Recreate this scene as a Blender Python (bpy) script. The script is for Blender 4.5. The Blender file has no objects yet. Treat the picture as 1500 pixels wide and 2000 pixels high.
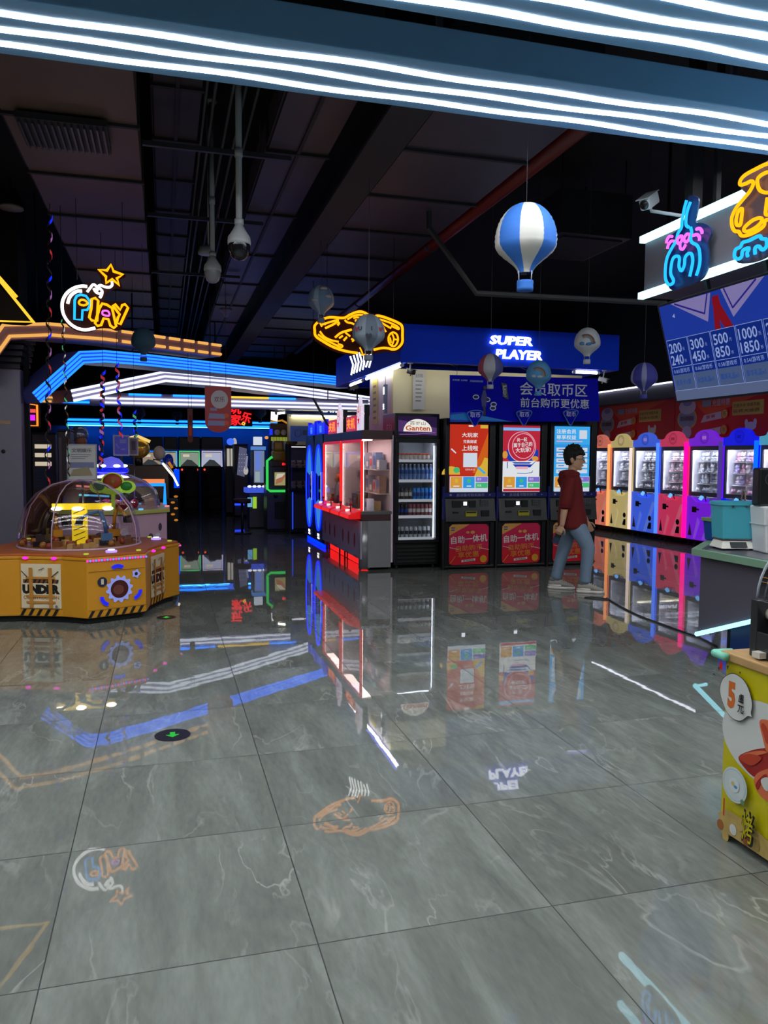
import bpy, math, random
from mathutils import Vector, Matrix
random.seed(7)
PI = math.pi
SC = bpy.context.scene
COL = SC.collection

# ------------------------------------------------------------------ camera
FPX, PITCH, ROLL, YAW, CAMH = 1532.85, 0.0696, 0.0069, 0.2729, 1.504
FWD = Vector((math.sin(YAW)*math.cos(PITCH), math.cos(YAW)*math.cos(PITCH), -math.sin(PITCH)))
_r = Vector((math.cos(YAW), -math.sin(YAW), 0)); _u = _r.cross(FWD)
RGT = math.cos(ROLL)*_r + math.sin(ROLL)*_u
UPV = -math.sin(ROLL)*_r + math.cos(ROLL)*_u
CAM = Vector((0, 0, CAMH))
cd = bpy.data.cameras.new('camera'); cam = bpy.data.objects.new('camera', cd); COL.objects.link(cam)
cd.sensor_fit = 'VERTICAL'; cd.sensor_height = 36.0; cd.lens = 36.0*FPX/2000.0; cd.clip_end = 200
cam.matrix_world = Matrix(((RGT.x, UPV.x, -FWD.x, 0), (RGT.y, UPV.y, -FWD.y, 0), (RGT.z, UPV.z, -FWD.z, CAMH), (0, 0, 0, 1)))
SC.camera = cam

# ------------------------------------------------------------------ world, view
w = bpy.data.worlds.new('world'); SC.world = w; w.use_nodes = True
bg = w.node_tree.nodes['Background']; bg.inputs[0].default_value = (0.55, 0.62, 0.75, 1); bg.inputs[1].default_value = 0.012
SC.view_settings.view_transform = 'Standard'; SC.view_settings.look = 'None'
SC.view_settings.exposure = 0.0; SC.view_settings.gamma = 1.0; SC.view_settings.use_curve_mapping = False
SC.cycles.use_denoising = True
SC.cycles.use_adaptive_sampling = True; SC.cycles.adaptive_threshold = 0.025; SC.cycles.max_bounces = 6; SC.cycles.transparent_max_bounces = 16; SC.cycles.diffuse_bounces = 3
SC.cycles.glossy_bounces = 3; SC.cycles.transmission_bounces = 4
SC.cycles.sample_clamp_indirect = 3.0; SC.cycles.caustics_reflective = False; SC.cycles.caustics_refractive = False
LED_WHITE = 22.0      # the ceiling LED strips, the main light of the hall

# ------------------------------------------------------------------ helpers
def ray(px, py): return FWD + RGT*((px-750)/FPX) - UPV*((py-1000)/FPX)
def at(px, py, ax, val):
    d = ray(px, py); i = 'xyz'.index(ax); t = (val-CAM[i])/d[i]; return CAM + d*t
def onplane(px, py, P0, n):
    d = ray(px, py); return CAM + d*(((Vector(P0)-CAM).dot(n))/d.dot(n))
def s2l(c):
    c = c/255.0
    return c/12.92 if c <= 0.04045 else ((c+0.055)/1.055)**2.4
def rgb(t): return (s2l(t[0]), s2l(t[1]), s2l(t[2]), 1)
MATS = {}
def pm(name, col, rough=0.5, metal=0.0, var=0.06, scale=6.0, bump=0.0, trans=0.0, spec=0.5, alpha=1.0):
    """painted / plastic / metal surface with a faint procedural variation"""
    if name in MATS: return MATS[name]
    m = bpy.data.materials.new(name); m.use_nodes = True; nt = m.node_tree; b = nt.nodes['Principled BSDF']
    c = rgb(col)
    b.inputs['Roughness'].default_value = rough; b.inputs['Metallic'].default_value = metal
    b.inputs['Specular IOR Level'].default_value = spec
    if trans: b.inputs['Transmission Weight'].default_value = trans
    if alpha < 1: b.inputs['Alpha'].default_value = alpha
    tc = nt.nodes.new('ShaderNodeTexCoord'); nz = nt.nodes.new('ShaderNodeTexNoise'); nz.inputs['Scale'].default_value = scale
    nz.inputs['Detail'].default_value = 3
    nt.links.new(tc.outputs['Object'], nz.inputs['Vector'])
    mx = nt.nodes.new('ShaderNodeMix'); mx.data_type = 'RGBA'
    mx.inputs[6].default_value = (c[0]*(1-var), c[1]*(1-var), c[2]*(1-var), 1)
    mx.inputs[7].default_value = (min(1, c[0]*(1+var)), min(1, c[1]*(1+var)), min(1, c[2]*(1+var)), 1)
    nt.links.new(nz.outputs['Fac'], mx.inputs[0]); nt.links.new(mx.outputs[2], b.inputs['Base Color'])
    if bump:
        bp = nt.nodes.new('ShaderNodeBump'); bp.inputs['Strength'].default_value = bump; bp.inputs['Distance'].default_value = 0.01
        nt.links.new(nz.outputs['Fac'], bp.inputs['Height']); nt.links.new(bp.outputs['Normal'], b.inputs['Normal'])
    MATS[name] = m; return m
def em(name, col, s=1.0, lin=False):
    """a surface that gives off light"""
    if name in MATS: return MATS[name]
    m = bpy.data.materials.new(name); m.use_nodes = True; nt = m.node_tree; nt.nodes.clear()
    o = nt.nodes.new('ShaderNodeOutputMaterial'); e = nt.nodes.new('ShaderNodeEmission')
    e.inputs[0].default_value = (*col, 1) if lin else rgb(col); e.inputs[1].default_value = s
    nt.links.new(e.outputs[0], o.inputs[0]); MATS[name] = m; return m
def glass(name, tint=(251, 252, 253), gl=0.10, rough=0.02):
    """thin clear sheet: mostly see-through with a glossy skin that strengthens at grazing angles"""
    if name in MATS: return MATS[name]
    m = bpy.data.materials.new(name); m.use_nodes = True; nt = m.node_tree; nt.nodes.clear()
    o = nt.nodes.new('ShaderNodeOutputMaterial'); t = nt.nodes.new('ShaderNodeBsdfTransparent'); g = nt.nodes.new('ShaderNodeBsdfGlossy')
    t.inputs[0].default_value = rgb(tint); g.inputs[0].default_value = (1, 1, 1, 1); g.inputs['Roughness'].default_value = rough
    f = nt.nodes.new('ShaderNodeFresnel'); f.inputs[0].default_value = 1.45
    mp = nt.nodes.new('ShaderNodeMapRange'); mp.inputs[3].default_value = gl*0.4; mp.inputs[4].default_value = min(1, gl*6)
    mx = nt.nodes.new('ShaderNodeMixShader')
    nt.links.new(f.outputs[0], mp.inputs[0]); nt.links.new(mp.outputs[0], mx.inputs[0])
    nt.links.new(t.outputs[0], mx.inputs[1]); nt.links.new(g.outputs[0], mx.inputs[2]); nt.links.new(mx.outputs[0], o.inputs[0])
    MATS[name] = m; return m

_txt = {}
def text_geo(s, off=0.0, shear=0.0):
    k = (s, off, shear)
    if k in _txt: return _txt[k]
    cu = bpy.data.curves.new('t', 'FONT'); cu.body = s; cu.size = 1; cu.offset = off; cu.shear = shear; cu.resolution_u = 2
    ob = bpy.data.objects.new('t', cu); COL.objects.link(ob)
    dg = bpy.context.evaluated_depsgraph_get(); me = bpy.data.meshes.new_from_object(ob.evaluated_get(dg))
    v = [(p.co.x, p.co.y) for p in me.vertices]; f = [tuple(p.vertices) for p in me.polygons]
    bpy.data.objects.remove(ob); bpy.data.curves.remove(cu); bpy.data.meshes.remove(me)
    xs = [p[0] for p in v] or [0, 1]; ys = [p[1] for p in v] or [0, 1]
    x0, x1, y0, y1 = min(xs), max(xs), min(ys), max(ys)
    v = [((a-x0)/max(1e-6, x1-x0), (b-y0)/max(1e-6, y1-y0)) for a, b in v]
    _txt[k] = (v, f); return _txt[k]

class M:
    """collects shapes, then links them as ONE mesh object"""
    def __init__(s): s.v = []; s.f = []; s.mi = []; s.mats = []; s.sm = []; s.layer = 0
    def k(s, m):
        if m not in s.mats: s.mats.append(m)
        return s.mats.index(m)
    def add(s, vs, fs, m, smooth=False):
        o = len(s.v); s.v += [tuple(p) for p in vs]; i = s.k(m)
        for f in fs: s.f.append(tuple(o+a for a in f)); s.mi.append(i); s.sm.append(smooth)
        return s
    def box(s, x0, x1, y0, y1, z0, z1, m):
        x0, x1 = sorted((x0, x1)); y0, y1 = sorted((y0, y1)); z0, z1 = sorted((z0, z1))
        v = [(x, y, z) for z in (z0, z1) for y in (y0, y1) for x in (x0, x1)]
        return s.add(v, [(0, 2, 3, 1), (4, 5, 7, 6), (0, 1, 5, 4), (1, 3, 7, 5), (3, 2, 6, 7), (2, 0, 4, 6)], m)
    def hexa(s, p8, m):   # bottom 4 ccw, top 4 ccw
        return s.add(p8, [(3, 2, 1, 0), (4, 5, 6, 7), (0, 1, 5, 4), (1, 2, 6, 5), (2, 3, 7, 6), (3, 0, 4, 7)], m)
    def plate(s, poly, y0, y1, m, smooth=False):   # polygon in XZ, thickness along Y (front = smaller y)
        n = len(poly); a = sum(poly[i][0]*poly[(i+1) % n][1]-poly[(i+1) % n][0]*poly[i][1] for i in range(n))
        if a < 0: poly = poly[::-1]
        v = [(p[0], y0, p[1]) for p in poly]+[(p[0], y1, p[1]) for p in poly]
        fs = [tuple(range(n)), tuple(range(2*n-1, n-1, -1))]+[(i, i+n, (i+1) % n+n, (i+1) % n) for i in range(n)]
        return s.add(v, fs, m, smooth)
    def slab(s, poly, z0, z1, m):   # polygon in XY, thickness along Z
        n = len(poly); a = sum(poly[i][0]*poly[(i+1) % n][1]-poly[(i+1) % n][0]*poly[i][1] for i in range(n))
        if a < 0: poly = poly[::-1]
        v = [(p[0], p[1], z0) for p in poly]+[(p[0], p[1], z1) for p in poly]
        return s.add(v, [tuple(range(n-1, -1, -1)), tuple(range(n, 2*n))]+[(i, (i+1) % n, (i+1) % n+n, i+n) for i in range(n)], m)
    def tube(s, pts, r, m, n=6, closed=False, smooth=True, r2=None):
        pts = [Vector(p) for p in pts]
        pts = [p for i, p in enumerate(pts) if i == 0 or (p-pts[i-1]).length > 1e-6]
        N = len(pts)
        if N < 2: return s
        vs = []; ref = None
        for i, p in enumerate(pts):
            if closed: d = (pts[(i+1) % N]-pts[i-1])
            else: d = pts[min(i+1, N-1)]-pts[max(i-1, 0)]
            if d.length < 1e-9: d = Vector((0, 0, 1))
            d.normalize()
            if ref is None:
                ref = d.cross(Vector((0, 0, 1)))
                if ref.length < 0.1: ref = d.cross(Vector((0, 1, 0)))
            ref = (ref-d*ref.dot(d)).normalized(); b = d.cross(ref)
            rr = r if r2 is None else r+(r2-r)*i/(N-1)
            for k in range(n):
                a = 2*PI*k/n; vs.append(p+(ref*math.cos(a)+b*math.sin(a))*rr)
        fs = []
        for i in range(N if closed else N-1):
            j = (i+1) % N
            for k in range(n): fs.append((i*n+k, i*n+(k+1) % n, j*n+(k+1) % n, j*n+k))
        if not closed: fs += [tuple(range(n-1, -1, -1)), tuple((N-1)*n+k for k in range(n))]
        return s.add(vs, fs, m, smooth)
    def cyl(s, p0, p1, r, m, n=16, r2=None, smooth=True): return s.tube([p0, p1], r, m, n, r2=r2, smooth=smooth)
    def lathe(s, prof, m, c=(0, 0, 0), n=20, smooth=True, mf=None, a0=0.0):
        vs = []; K = len(prof)
        for i in range(n):
            a = 2*PI*i/n+a0
            for r, z in prof: vs.append((c[0]+r*math.cos(a), c[1]+r*math.sin(a), c[2]+z))
        for i in range(n):
            j = (i+1) % n
            fs = [(i*K+k, j*K+k, j*K+k+1, i*K+k+1) for k in range(K-1)]
            if mf is None: mm = m
            else: mm = mf(i)
            o = len(s.v)
            ii = s.k(mm)
            for f in fs: s.f.append(tuple(len(s.v)+q for q in f)); s.mi.append(ii); s.sm.append(smooth)
        s.v += vs; return s
    def ball(s, c, r, m, n=14, k=8, smooth=True):
        if not hasattr(r, '__len__'): r = (r, r, r)
        vs = [(c[0], c[1], c[2]-r[2])]
        for j in range(1, k):
            t = -PI/2+PI*j/k
            for i in range(n): a = 2*PI*i/n; vs.append((c[0]+r[0]*math.cos(t)*math.cos(a), c[1]+r[1]*math.cos(t)*math.sin(a), c[2]+r[2]*math.sin(t)))
        vs.append((c[0], c[1], c[2]+r[2])); T = len(vs)-1
        fs = [(0, 1+(i+1) % n, 1+i) for i in range(n)]
        for j in range(k-2):
            for i in range(n): a = 1+j*n; fs.append((a+i, a+(i+1) % n, a+n+(i+1) % n, a+n+i))
        a = 1+(k-2)*n; fs += [(a+i, a+(i+1) % n, T) for i in range(n)]
        return s.add(vs, fs, m, smooth)
    # flat printed artwork on a panel facing -Y: each call lies a hair in front of the last
    def _y(s, y, st=0.0007): s.layer += 1; return y-st*s.layer
    def poly(s, pts, y, m):
        yy = s._y(y); n = len(pts); a = sum(pts[i][0]*pts[(i+1) % n][1]-pts[(i+1) % n][0]*pts[i][1] for i in range(n))
        if a < 0: pts = pts[::-1]
        return s.add([(p[0], yy, p[1]) for p in pts], [tuple(range(n))], m)
    def rect(s, x0, x1, z0, z1, y, m): return s.poly([(x0, z0), (x1, z0), (x1, z1), (x0, z1)], y, m)
    def ell(s, cx, cz, rx, rz, y, m, n=24, a0=0, a1=2*PI): return s.poly([(cx+rx*math.cos(a0+(a1-a0)*i/(n if a1-a0 >= 2*PI-1e-6 else n-1)), cz+rz*math.sin(a0+(a1-a0)*i/(n if a1-a0 >= 2*PI-1e-6 else n-1))) for i in range(n)], y, m)
    def ring(s, cx, cz, rx, rz, t, y, m, n=28, a0=0, a1=2*PI):
        yy = s._y(y); vs = []; fs = []
        for i in range(n+1):
            a = a0+(a1-a0)*i/n
            vs += [(cx+rx*math.cos(a), yy, cz+rz*math.sin(a)), (cx+(rx-t)*math.cos(a), yy, cz+(rz-t)*math.sin(a))]
        for i in range(n): fs.append((2*i, 2*i+1, 2*i+3, 2*i+2))
        return s.add(vs, fs, m)
    def line(s, pts, t, y, m):
        yy = s._y(y)
        for (a, b) in zip(pts[:-1], pts[1:]):
            d = Vector((b[0]-a[0], b[1]-a[1])); d.normalize(); nn = Vector((-d.y, d.x))*t/2; e = d*t/2*0.6
            s.add([(a[0]-e.x+nn.x, yy, a[1]-e.y+nn.y), (a[0]-e.x-nn.x, yy, a[1]-e.y-nn.y), (b[0]+e.x-nn.x, yy, b[1]+e.y-nn.y), (b[0]+e.x+nn.x, yy, b[1]+e.y+nn.y)], [(0, 1, 2, 3)], m)
        return s
    def text(s, t, x0, x1, z0, z1, y, m, bold=0.0, shear=0.0, thick=0.0, rot=0.0):
        if bold and any(ord(c) > 0x2000 for c in t):   # heavier strokes for Chinese characters: the same glyphs laid a hair apart
            n_ = max(1, len(t)); e = bold*0.55*(x1-x0)/n_; ez = e*0.8
            for dx, dz in ((-e, 0), (e, 0), (0, ez), (0, -ez)): s.text(t, x0+dx, x1+dx, z0+dz, z1+dz, y, m, 0.0, shear, thick, rot)
            return s
        v, f = text_geo(t, bold, shear); yy = s._y(y)
        cx, cz = (x0+x1)/2, (z0+z1)/2; cr, sr = math.cos(rot), math.sin(rot)
        def P(a, b, q):
            X = x0+(x1-x0)*a-cx; Z = z0+(z1-z0)*b-cz
            return (cx+X*cr-Z*sr, q, cz+X*sr+Z*cr)
        s.add([P(a, b, yy-thick) for a, b in v], f, m)
        if thick:
            E = {}
            for fc in f:
                for i in range(len(fc)):
                    a, b = fc[i], fc[(i+1) % len(fc)]
                    E[(a, b)] = E.get((a, b), 0)+1
            n = len(v); vs = [P(a, b, yy-thick) for a, b in v]+[P(a, b, yy) for a, b in v]
            s.add(vs, [(a, a+n, b+n, b) for (a, b) in E if (b, a) not in E], m)
        return s
    def build(s, name, parent=None, mtx=None, bevel=0.0, sub=0, loc=None, seg=2, smooth=None, cent=False):
        me = bpy.data.meshes.new(name); vs = s.v
        if mtx is not None: vs = [tuple(mtx @ Vector(p)) for p in vs]
        me.from_pydata(vs, [], s.f); me.update()
        for m in s.mats: me.materials.append(m)
        me.polygons.foreach_set('material_index', s.mi)
        me.polygons.foreach_set('use_smooth', [True]*len(s.f) if smooth else s.sm)
        ob = bpy.data.objects.new(name, me); COL.objects.link(ob)
        if parent is not None: ob.parent = parent
        if loc is not None: ob.location = loc
        if bevel:
            b = ob.modifiers.new('b', 'BEVEL'); b.width = bevel; b.segments = seg; b.limit_method = 'ANGLE'; b.angle_limit = 0.6; b.use_clamp_overlap = True
        if sub: q = ob.modifiers.new('s', 'SUBSURF'); q.levels = sub; q.render_levels = sub
        return ob
def tag(o, label=None, cat=None, group=None, kind=None):
    if label: o['label'] = label
    if cat: o['category'] = cat
    if group: o['group'] = group
    if kind: o['kind'] = kind
    return o
def thing(name, label, cat, loc=(0, 0, 0), rz=0.0, group=None):
    o = bpy.data.objects.new(name, None); COL.objects.link(o); o.empty_display_size = 0.1
    o.location = loc; o.rotation_euler = (0, 0, rz); return tag(o, label, cat, group)
def struct(name, m, **k): return tag(m.build(name, **k), kind='structure')
def copy_tree(o, parent=None):
    c = o.copy(); COL.objects.link(c); c.parent = parent
    for ch in list(o.children): copy_tree(ch, c)
    return c
def smoothpath(pts, closed=False, k=4):
    P = [Vector(p) for p in pts]; n = len(P)
    if n < 3: return P
    out = []
    for i in range(n if closed else n-1):
        p0 = P[(i-1) % n] if (closed or i > 0) else P[0]*2-P[1]
        p1 = P[i]; p2 = P[(i+1) % n]; p3 = P[(i+2) % n] if (closed or i < n-2) else P[-1]*2-P[-2]
        for q in range(k):
            t = q/k
            out.append(0.5*((2*p1)+(p2-p0)*t+(2*p0-5*p1+4*p2-p3)*t*t+(3*p1-p0-3*p2+p3)*t**3))
    if not closed: out.append(P[-1])
    return out

DUCTS = [(-1.2, -0.18, 5.6, 21, 4.2), (-0.05, 0.33, 5.6, 22, 4.45), (0.95, 1.5, 5.5, 22, 4.3), (2.06, 3.22, 5.5, 22, 4.2), (1.5, 2.06, 5.6, 22.4, 4.05)]
def ctop(x, y):
    """height of the first thing overhead that a wire can be fixed to"""
    for x0, x1, y0, y1, z in DUCTS:
        if x0-0.03 <= x <= x1+0.03 and y0 <= y <= y1: return z-0.027
    return 5.3
# ------------------------------------------------------------------ shared materials
BLACK = pm('black_plastic', (22, 22, 25), 0.35); BLACKM = pm('black_matt', (16, 16, 18), 0.7)
DGREY = pm('dark_grey', (52, 54, 58), 0.5); GREY = pm('grey_paint', (110, 112, 118), 0.45); WHITE = pm('white_paint', (215, 215, 215), 0.45)
STEEL = pm('brushed_steel', (165, 165, 168), 0.28, 1.0, 0.12, 30); CHROME = pm('chrome', (200, 200, 205), 0.12, 1.0)
LBLUE = pm('light_housing', (138, 198, 250), 0.6); RED = pm('red_plastic', (190, 20, 22), 0.35)
YEL = pm('yellow_plastic', (225, 165, 20), 0.42, 0, 0.05); GLASS = glass('clear_glass'); ACR = glass('acrylic', (225, 222, 235), 0.12)
GLASSD = glass('clear_dome', (250, 246, 252), 0.07, 0.03)
L_WHITE = em('led_white', (250, 252, 252), LED_WHITE); L_SOFT = em('led_soft_white', (240, 248, 255), 3.0)
N_WHITE = em('neon_white', (1.0, 1.0, 1.0), 2.4, True); N_OR = em('neon_orange', (1.0, 0.33, 0.004), 2.0, True)
N_CY = em('neon_cyan', (0.012, 0.30, 0.85), 2.2, True); N_PI = em('neon_pink', (1.0, 0.16, 0.95), 1.3, True)
N_RED = em('neon_red', (1.0, 0.02, 0.03), 1.5, True); N_BLU = em('neon_blue', (0.004, 0.02, 1.0), 3.0, True)
N_ICE = em('neon_ice', (0.32, 0.85, 1.0), 2.2, True)
PLATE = pm('sign_backing', (44, 18, 14), 0.7, spec=0.1); PLATEB = pm('sign_backing_blue', (30, 50, 90), 0.3)
# ================================================================== FLOOR
def floor_mat():
    m = bpy.data.materials.new('polished_tile'); m.use_nodes = True; nt = m.node_tree; N = nt.nodes.new; L = nt.links.new
    b = nt.nodes['Principled BSDF']; tc = N('ShaderNodeTexCoord')
    mp = N('ShaderNodeMapping'); mp.inputs['Location'].default_value = (0.3595/0.8, -2.296/0.8, 0); mp.inputs['Scale'].default_value = (1/0.8, 1/0.8, 1)
    L(tc.outputs['Object'], mp.inputs['Vector'])
    def vm(op, a, b_=None):
        n = N('ShaderNodeVectorMath'); n.operation = op; L(a, n.inputs[0])
        if b_ is not None: L(b_, n.inputs[1])
        return n.outputs[0]
    def mt(op, a, b_=None, c=None):
        n = N('ShaderNodeMath'); n.operation = op
        for i, q in enumerate((a, b_, c)):
            if q is None: continue
            if isinstance(q, (int, float)): n.inputs[i].default_value = q
            else: L(q, n.inputs[i])
        return n.outputs[0]
    cell = vm('FLOOR', mp.outputs[0]); fr = vm('FRACTION', mp.outputs[0])
    wn = N('ShaderNodeTexWhiteNoise'); wn.noise_dimensions = '2D'; L(cell, wn.inputs['Vector'])
    sep = N('ShaderNodeSeparateXYZ'); L(fr, sep.inputs[0])
    gx = mt('MINIMUM', sep.outputs[0], mt('SUBTRACT', 1.0, sep.outputs[0])); gy = mt('MINIMUM', sep.outputs[1], mt('SUBTRACT', 1.0, sep.outputs[1]))
    g = mt('MINIMUM', gx, gy); grout = mt('LESS_THAN', g, 0.0026)
    # veined marble: domain shifted and tilted per tile
    sc = N('ShaderNodeVectorMath'); sc.operation = 'SCALE'; L(wn.outputs['Color'], sc.inputs[0]); sc.inputs['Scale'].default_value = 13.0
    base = vm('ADD', tc.outputs['Object'], sc.outputs[0])
    rot = N('ShaderNodeMapping'); rot.inputs['Rotation'].default_value = (0, 0, 0.35); rot.inputs['Scale'].default_value = (2.4, 0.62, 1); L(base, rot.inputs['Vector'])
    wr = N('ShaderNodeTexNoise'); wr.inputs['Scale'].default_value = 1.6; wr.inputs['Detail'].default_value = 6; wr.inputs['Roughness'].default_value = 0.62; wr.inputs['Distortion'].default_value = 0.9
    L(rot.outputs[0], wr.inputs['Vector'])
    r1 = N('ShaderNodeValToRGB'); L(wr.outputs['Fac'], r1.inputs[0]); e = r1.color_ramp.elements
    e[0].position = 0.30; e[0].color = rgb((106, 110, 106)); e[1].position = 0.72; e[1].color = rgb((142, 148, 143))
    x = r1.color_ramp.elements.new(0.5); x.color = rgb((121, 126, 121))
    # thin pale veins
    v1 = N('ShaderNodeTexNoise'); v1.inputs['Scale'].default_value = 1.5; v1.inputs['Detail'].default_value = 5; v1.inputs['Distortion'].default_value = 0.6
    rot2 = N('ShaderNodeMapping'); rot2.inputs['Rotation'].default_value = (0, 0, 0.6); rot2.inputs['Scale'].default_value = (2.2, 0.8, 1); L(base, rot2.inputs['Vector']); L(rot2.outputs[0], v1.inputs['Vector'])
    d = mt('ABSOLUTE', mt('SUBTRACT', v1.outputs['Fac'], 0.5)); vein = mt('SUBTRACT', 1.0, mt('MINIMUM', mt('MULTIPLY', d, 70.0), 1.0))
    ms = N('ShaderNodeTexNoise'); ms.inputs['Scale'].default_value = 2.3; L(base, ms.inputs['Vector'])
    vein = mt('MULTIPLY', vein, mt('MULTIPLY', mt('MAXIMUM', mt('SUBTRACT', ms.outputs['Fac'], 0.42), 0.0), 3.2))
    m1 = N('ShaderNodeMix'); m1.data_type = 'RGBA'; L(vein, m1.inputs[0]); L(r1.outputs[0], m1.inputs[6]); m1.inputs[7].default_value = rgb((162, 165, 160))
    fine = N('ShaderNodeTexNoise'); fine.inputs['Scale'].default_value = 22; fine.inputs['Detail'].default_value = 4; L(rot.outputs[0], fine.inputs['Vector'])
    m2 = N('ShaderNodeMix'); m2.data_type = 'RGBA'; m2.blend_type = 'MULTIPLY'; m2.inputs[0].default_value = 0.35
    L(m1.outputs[2], m2.inputs[6]); L(fine.outputs['Fac'], m2.inputs[7])
    br = N('ShaderNodeMix'); br.data_type = 'RGBA'; br.blend_type = 'MULTIPLY'; br.inputs[0].default_value = 1
    cv = mt('ADD', mt('MULTIPLY', wn.outputs['Value'], 0.10), 0.98); cb = N('ShaderNodeCombineColor'); L(cv, cb.inputs[0]); L(cv, cb.inputs[1]); L(cv, cb.inputs[2])
    L(m2.outputs[2], br.inputs[6]); L(cb.outputs[0], br.inputs[7])
    m3 = N('ShaderNodeMix'); m3.data_type = 'RGBA'; L(grout, m3.inputs[0]); L(br.outputs[2], m3.inputs[6]); m3.inputs[7].default_value = rgb((38, 40, 40))
    L(m3.outputs[2], b.inputs['Base Color'])
    L(mt('ADD', mt('MULTIPLY', grout, 0.5), 0.018), b.inputs['Roughness']); b.inputs['Specular IOR Level'].default_value = 0.55
    wv = N('ShaderNodeTexNoise'); wv.inputs['Scale'].default_value = 5.0; wv.inputs['Detail'].default_value = 2; L(base, wv.inputs['Vector'])
    bp = N('ShaderNodeBump'); bp.inputs['Strength'].default_value = 0.02; bp.inputs['Distance'].default_value = 0.01; L(wv.outputs['Fac'], bp.inputs['Height'])
    L(bp.outputs['Normal'], b.inputs['Normal'])
    return m
f = M(); f.box(-14, 14, -6, 27, -0.1, 0, floor_mat()); struct('floor', f)

# ================================================================== CEILING AND WALLS
CEILM = pm('ceiling_black', (34, 32, 34), 0.9, 0, 0.3, 1.5)
f = M(); f.box(-14, 14, -6, 27, 5.3, 5.4, CEILM); struct('ceiling', f)
BW = pm('back_wall_blue', (14, 110, 200), 0.6); DW = pm('dark_wall', (30, 30, 34), 0.8)
f = M(); f.box(-14, 14, 24.4, 24.5, 0, 5.3, DW); f.box(-3.2, 4.4, 24.3, 24.4, 0, 2.35, BW); struct('wall_back', f)
f = M(); f.box(-14.1, -14, -6, 27, 0, 5.3, DW); struct('wall_left', f)
f = M(); f.box(10.2, 10.3, -6, 27, 0, 5.3, DW); struct('wall_right', f)
f = M(); f.box(-14, 10.3, -6.1, -6, 0, 5.3, DW); struct('wall_front', f)

DUCT = pm('duct_sheet', (74, 68, 74), 0.55, 0.1, 0.25, 1.2); DUCTB = pm('duct_sheet_brown', (104, 84, 76), 0.6, 0.1, 0.25, 1.0); DUCTK = pm('duct_black', (40, 39, 43), 0.7)
def duct(label, x0, x1, y0, y1, z0, z1, mat, step, grid=0, seam=DUCTK):
    t = thing('air_duct', label, 'air duct', ((x0+x1)/2, (y0+y1)/2, z0))
    X, Y = (x1-x0)/2, (y1-y0)/2
    m = M(); m.box(-X, X, -Y, Y, 0, z1-z0, mat); m.build('duct_body', t)
    s = M(); n = int((y1-y0)/step); s.box(-X-0.022, -X-0.005, -Y, Y, 0.02, 0.05, seam)
    for i in range(n+1):
        yy = -Y+i*step; s.box(-X-0.02, X+0.02, yy-0.02, yy+0.02, -0.025, z1-z0, seam)
    for g in range(1, grid): xx = -X+2*X*g/grid; s.box(xx-0.015, xx+0.015, -Y, Y, -0.02, 0, seam)
    s.build('flange', t)
    for i in range(1, n+1, 3):
        for sx in (-1, 1): h = M(); h.cyl((sx*(X+0.01), -Y+i*step, 0), (sx*(X+0.01), -Y+i*step, 5.3-z0), 0.008, seam, 6); h.build('hanger_rod', t)
    return t
duct('brown sheet metal air duct with cross seams above the digger dome machine', -1.2, -0.18, 5.6, 21, 4.2, 4.6, DUCTB, 1.35)
duct('narrow ribbed black duct between the brown duct and the cable trays', -0.05, 0.33, 5.6, 22, 4.45, 4.8, DUCTK, 1.1, 2, BLACKM)
duct('flat grey duct beside the cable trays over the open aisle', 0.95, 1.5, 5.5, 22, 4.3, 4.65, DUCT, 1.9, 2)
duct('widest grey air duct with cross seams running toward the booth', 2.06, 3.22, 5.5, 22, 4.2, 4.65, DUCT, 1.25)
g = thing('ceiling_girder', 'long black steel girder between the two grey air ducts', 'girder', (1.78, 14, 4.05))
m = M(); m.box(-0.16, 0.16, -8.4, 8.4, 0, 0.03, pm('girder_grey', (50, 47, 50), 0.8)); m.box(-0.2, 0.2, -8.4, 8.4, 0.42, 0.45, BLACKM); m.box(-0.015, 0.015, -8.4, 8.4, 0.03, 0.42, BLACKM); m.box(-0.02, 0.02, -8.4, 8.4, 0.45, 1.25, BLACKM); m.build('beam_body', g)
TR = pm('tray_metal', (70, 70, 76), 0.5, 0.4)
for i in range(5):
    x = (0.37, 0.44, 0.58, 0.68, 0.78)[i]
    t = thing('conduit_pipe', 'thin dark conduit pipe in the bundle running along the ceiling', 'pipe', (x, 14, 4.5), group='conduit pipes in the ceiling bundle')
    m = M(); m.cyl((0, -8.3, 0), (0, 8, 0), 0.014, TR, 8); m.build('tube', t)
    for j in range(3): m = M(); m.cyl((0, -7+j*7, 0), (0, -7+j*7, 0.8), 0.006, BLACKM, 5); m.build('hanger_rod', t)
for j, (y, z) in enumerate(((7.35, 4.2), (9.45, 4.2), (12.4, 4.22))):
    t = thing('cross_rail', ['slim steel cross rail just behind the overhead light beam', 'slim steel cross rail behind the long camera pole', 'slim steel cross rail deepest in the ceiling'][j], 'rail', (0.5, y, z))
    m = M(); m.box(-0.65, 0.65, -0.02, 0.02, 0, 0.04, TR); m.build('rail_bar', t)
    m = M(); m.cyl((-0.1, 0, 0.04), (-0.1, 0, 5.3-z), 0.007, BLACKM, 5); m.build('hanger_rod', t); m = M(); m.cyl((0.37, 0, 0.04), (0.37, 0, 5.3-z), 0.007, BLACKM, 5); m.build('hanger_rod', t)
# return air grille on the brown duct
gp = at(128, 255, 'z', 4.17)
t = thing('air_grille', 'square slotted return air grille under the brown duct', 'grille', (gp.x, gp.y, 4.092))
m = M(); m.box(-0.34, 0.34, -0.3, 0.3, 0.03, 0.08, DUCTK)
for i in range(14): m.box(-0.32+i*0.048, -0.305+i*0.048, -0.28, 0.28, 0, 0.03, TR)
m.build('louvre_panel', t)
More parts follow.
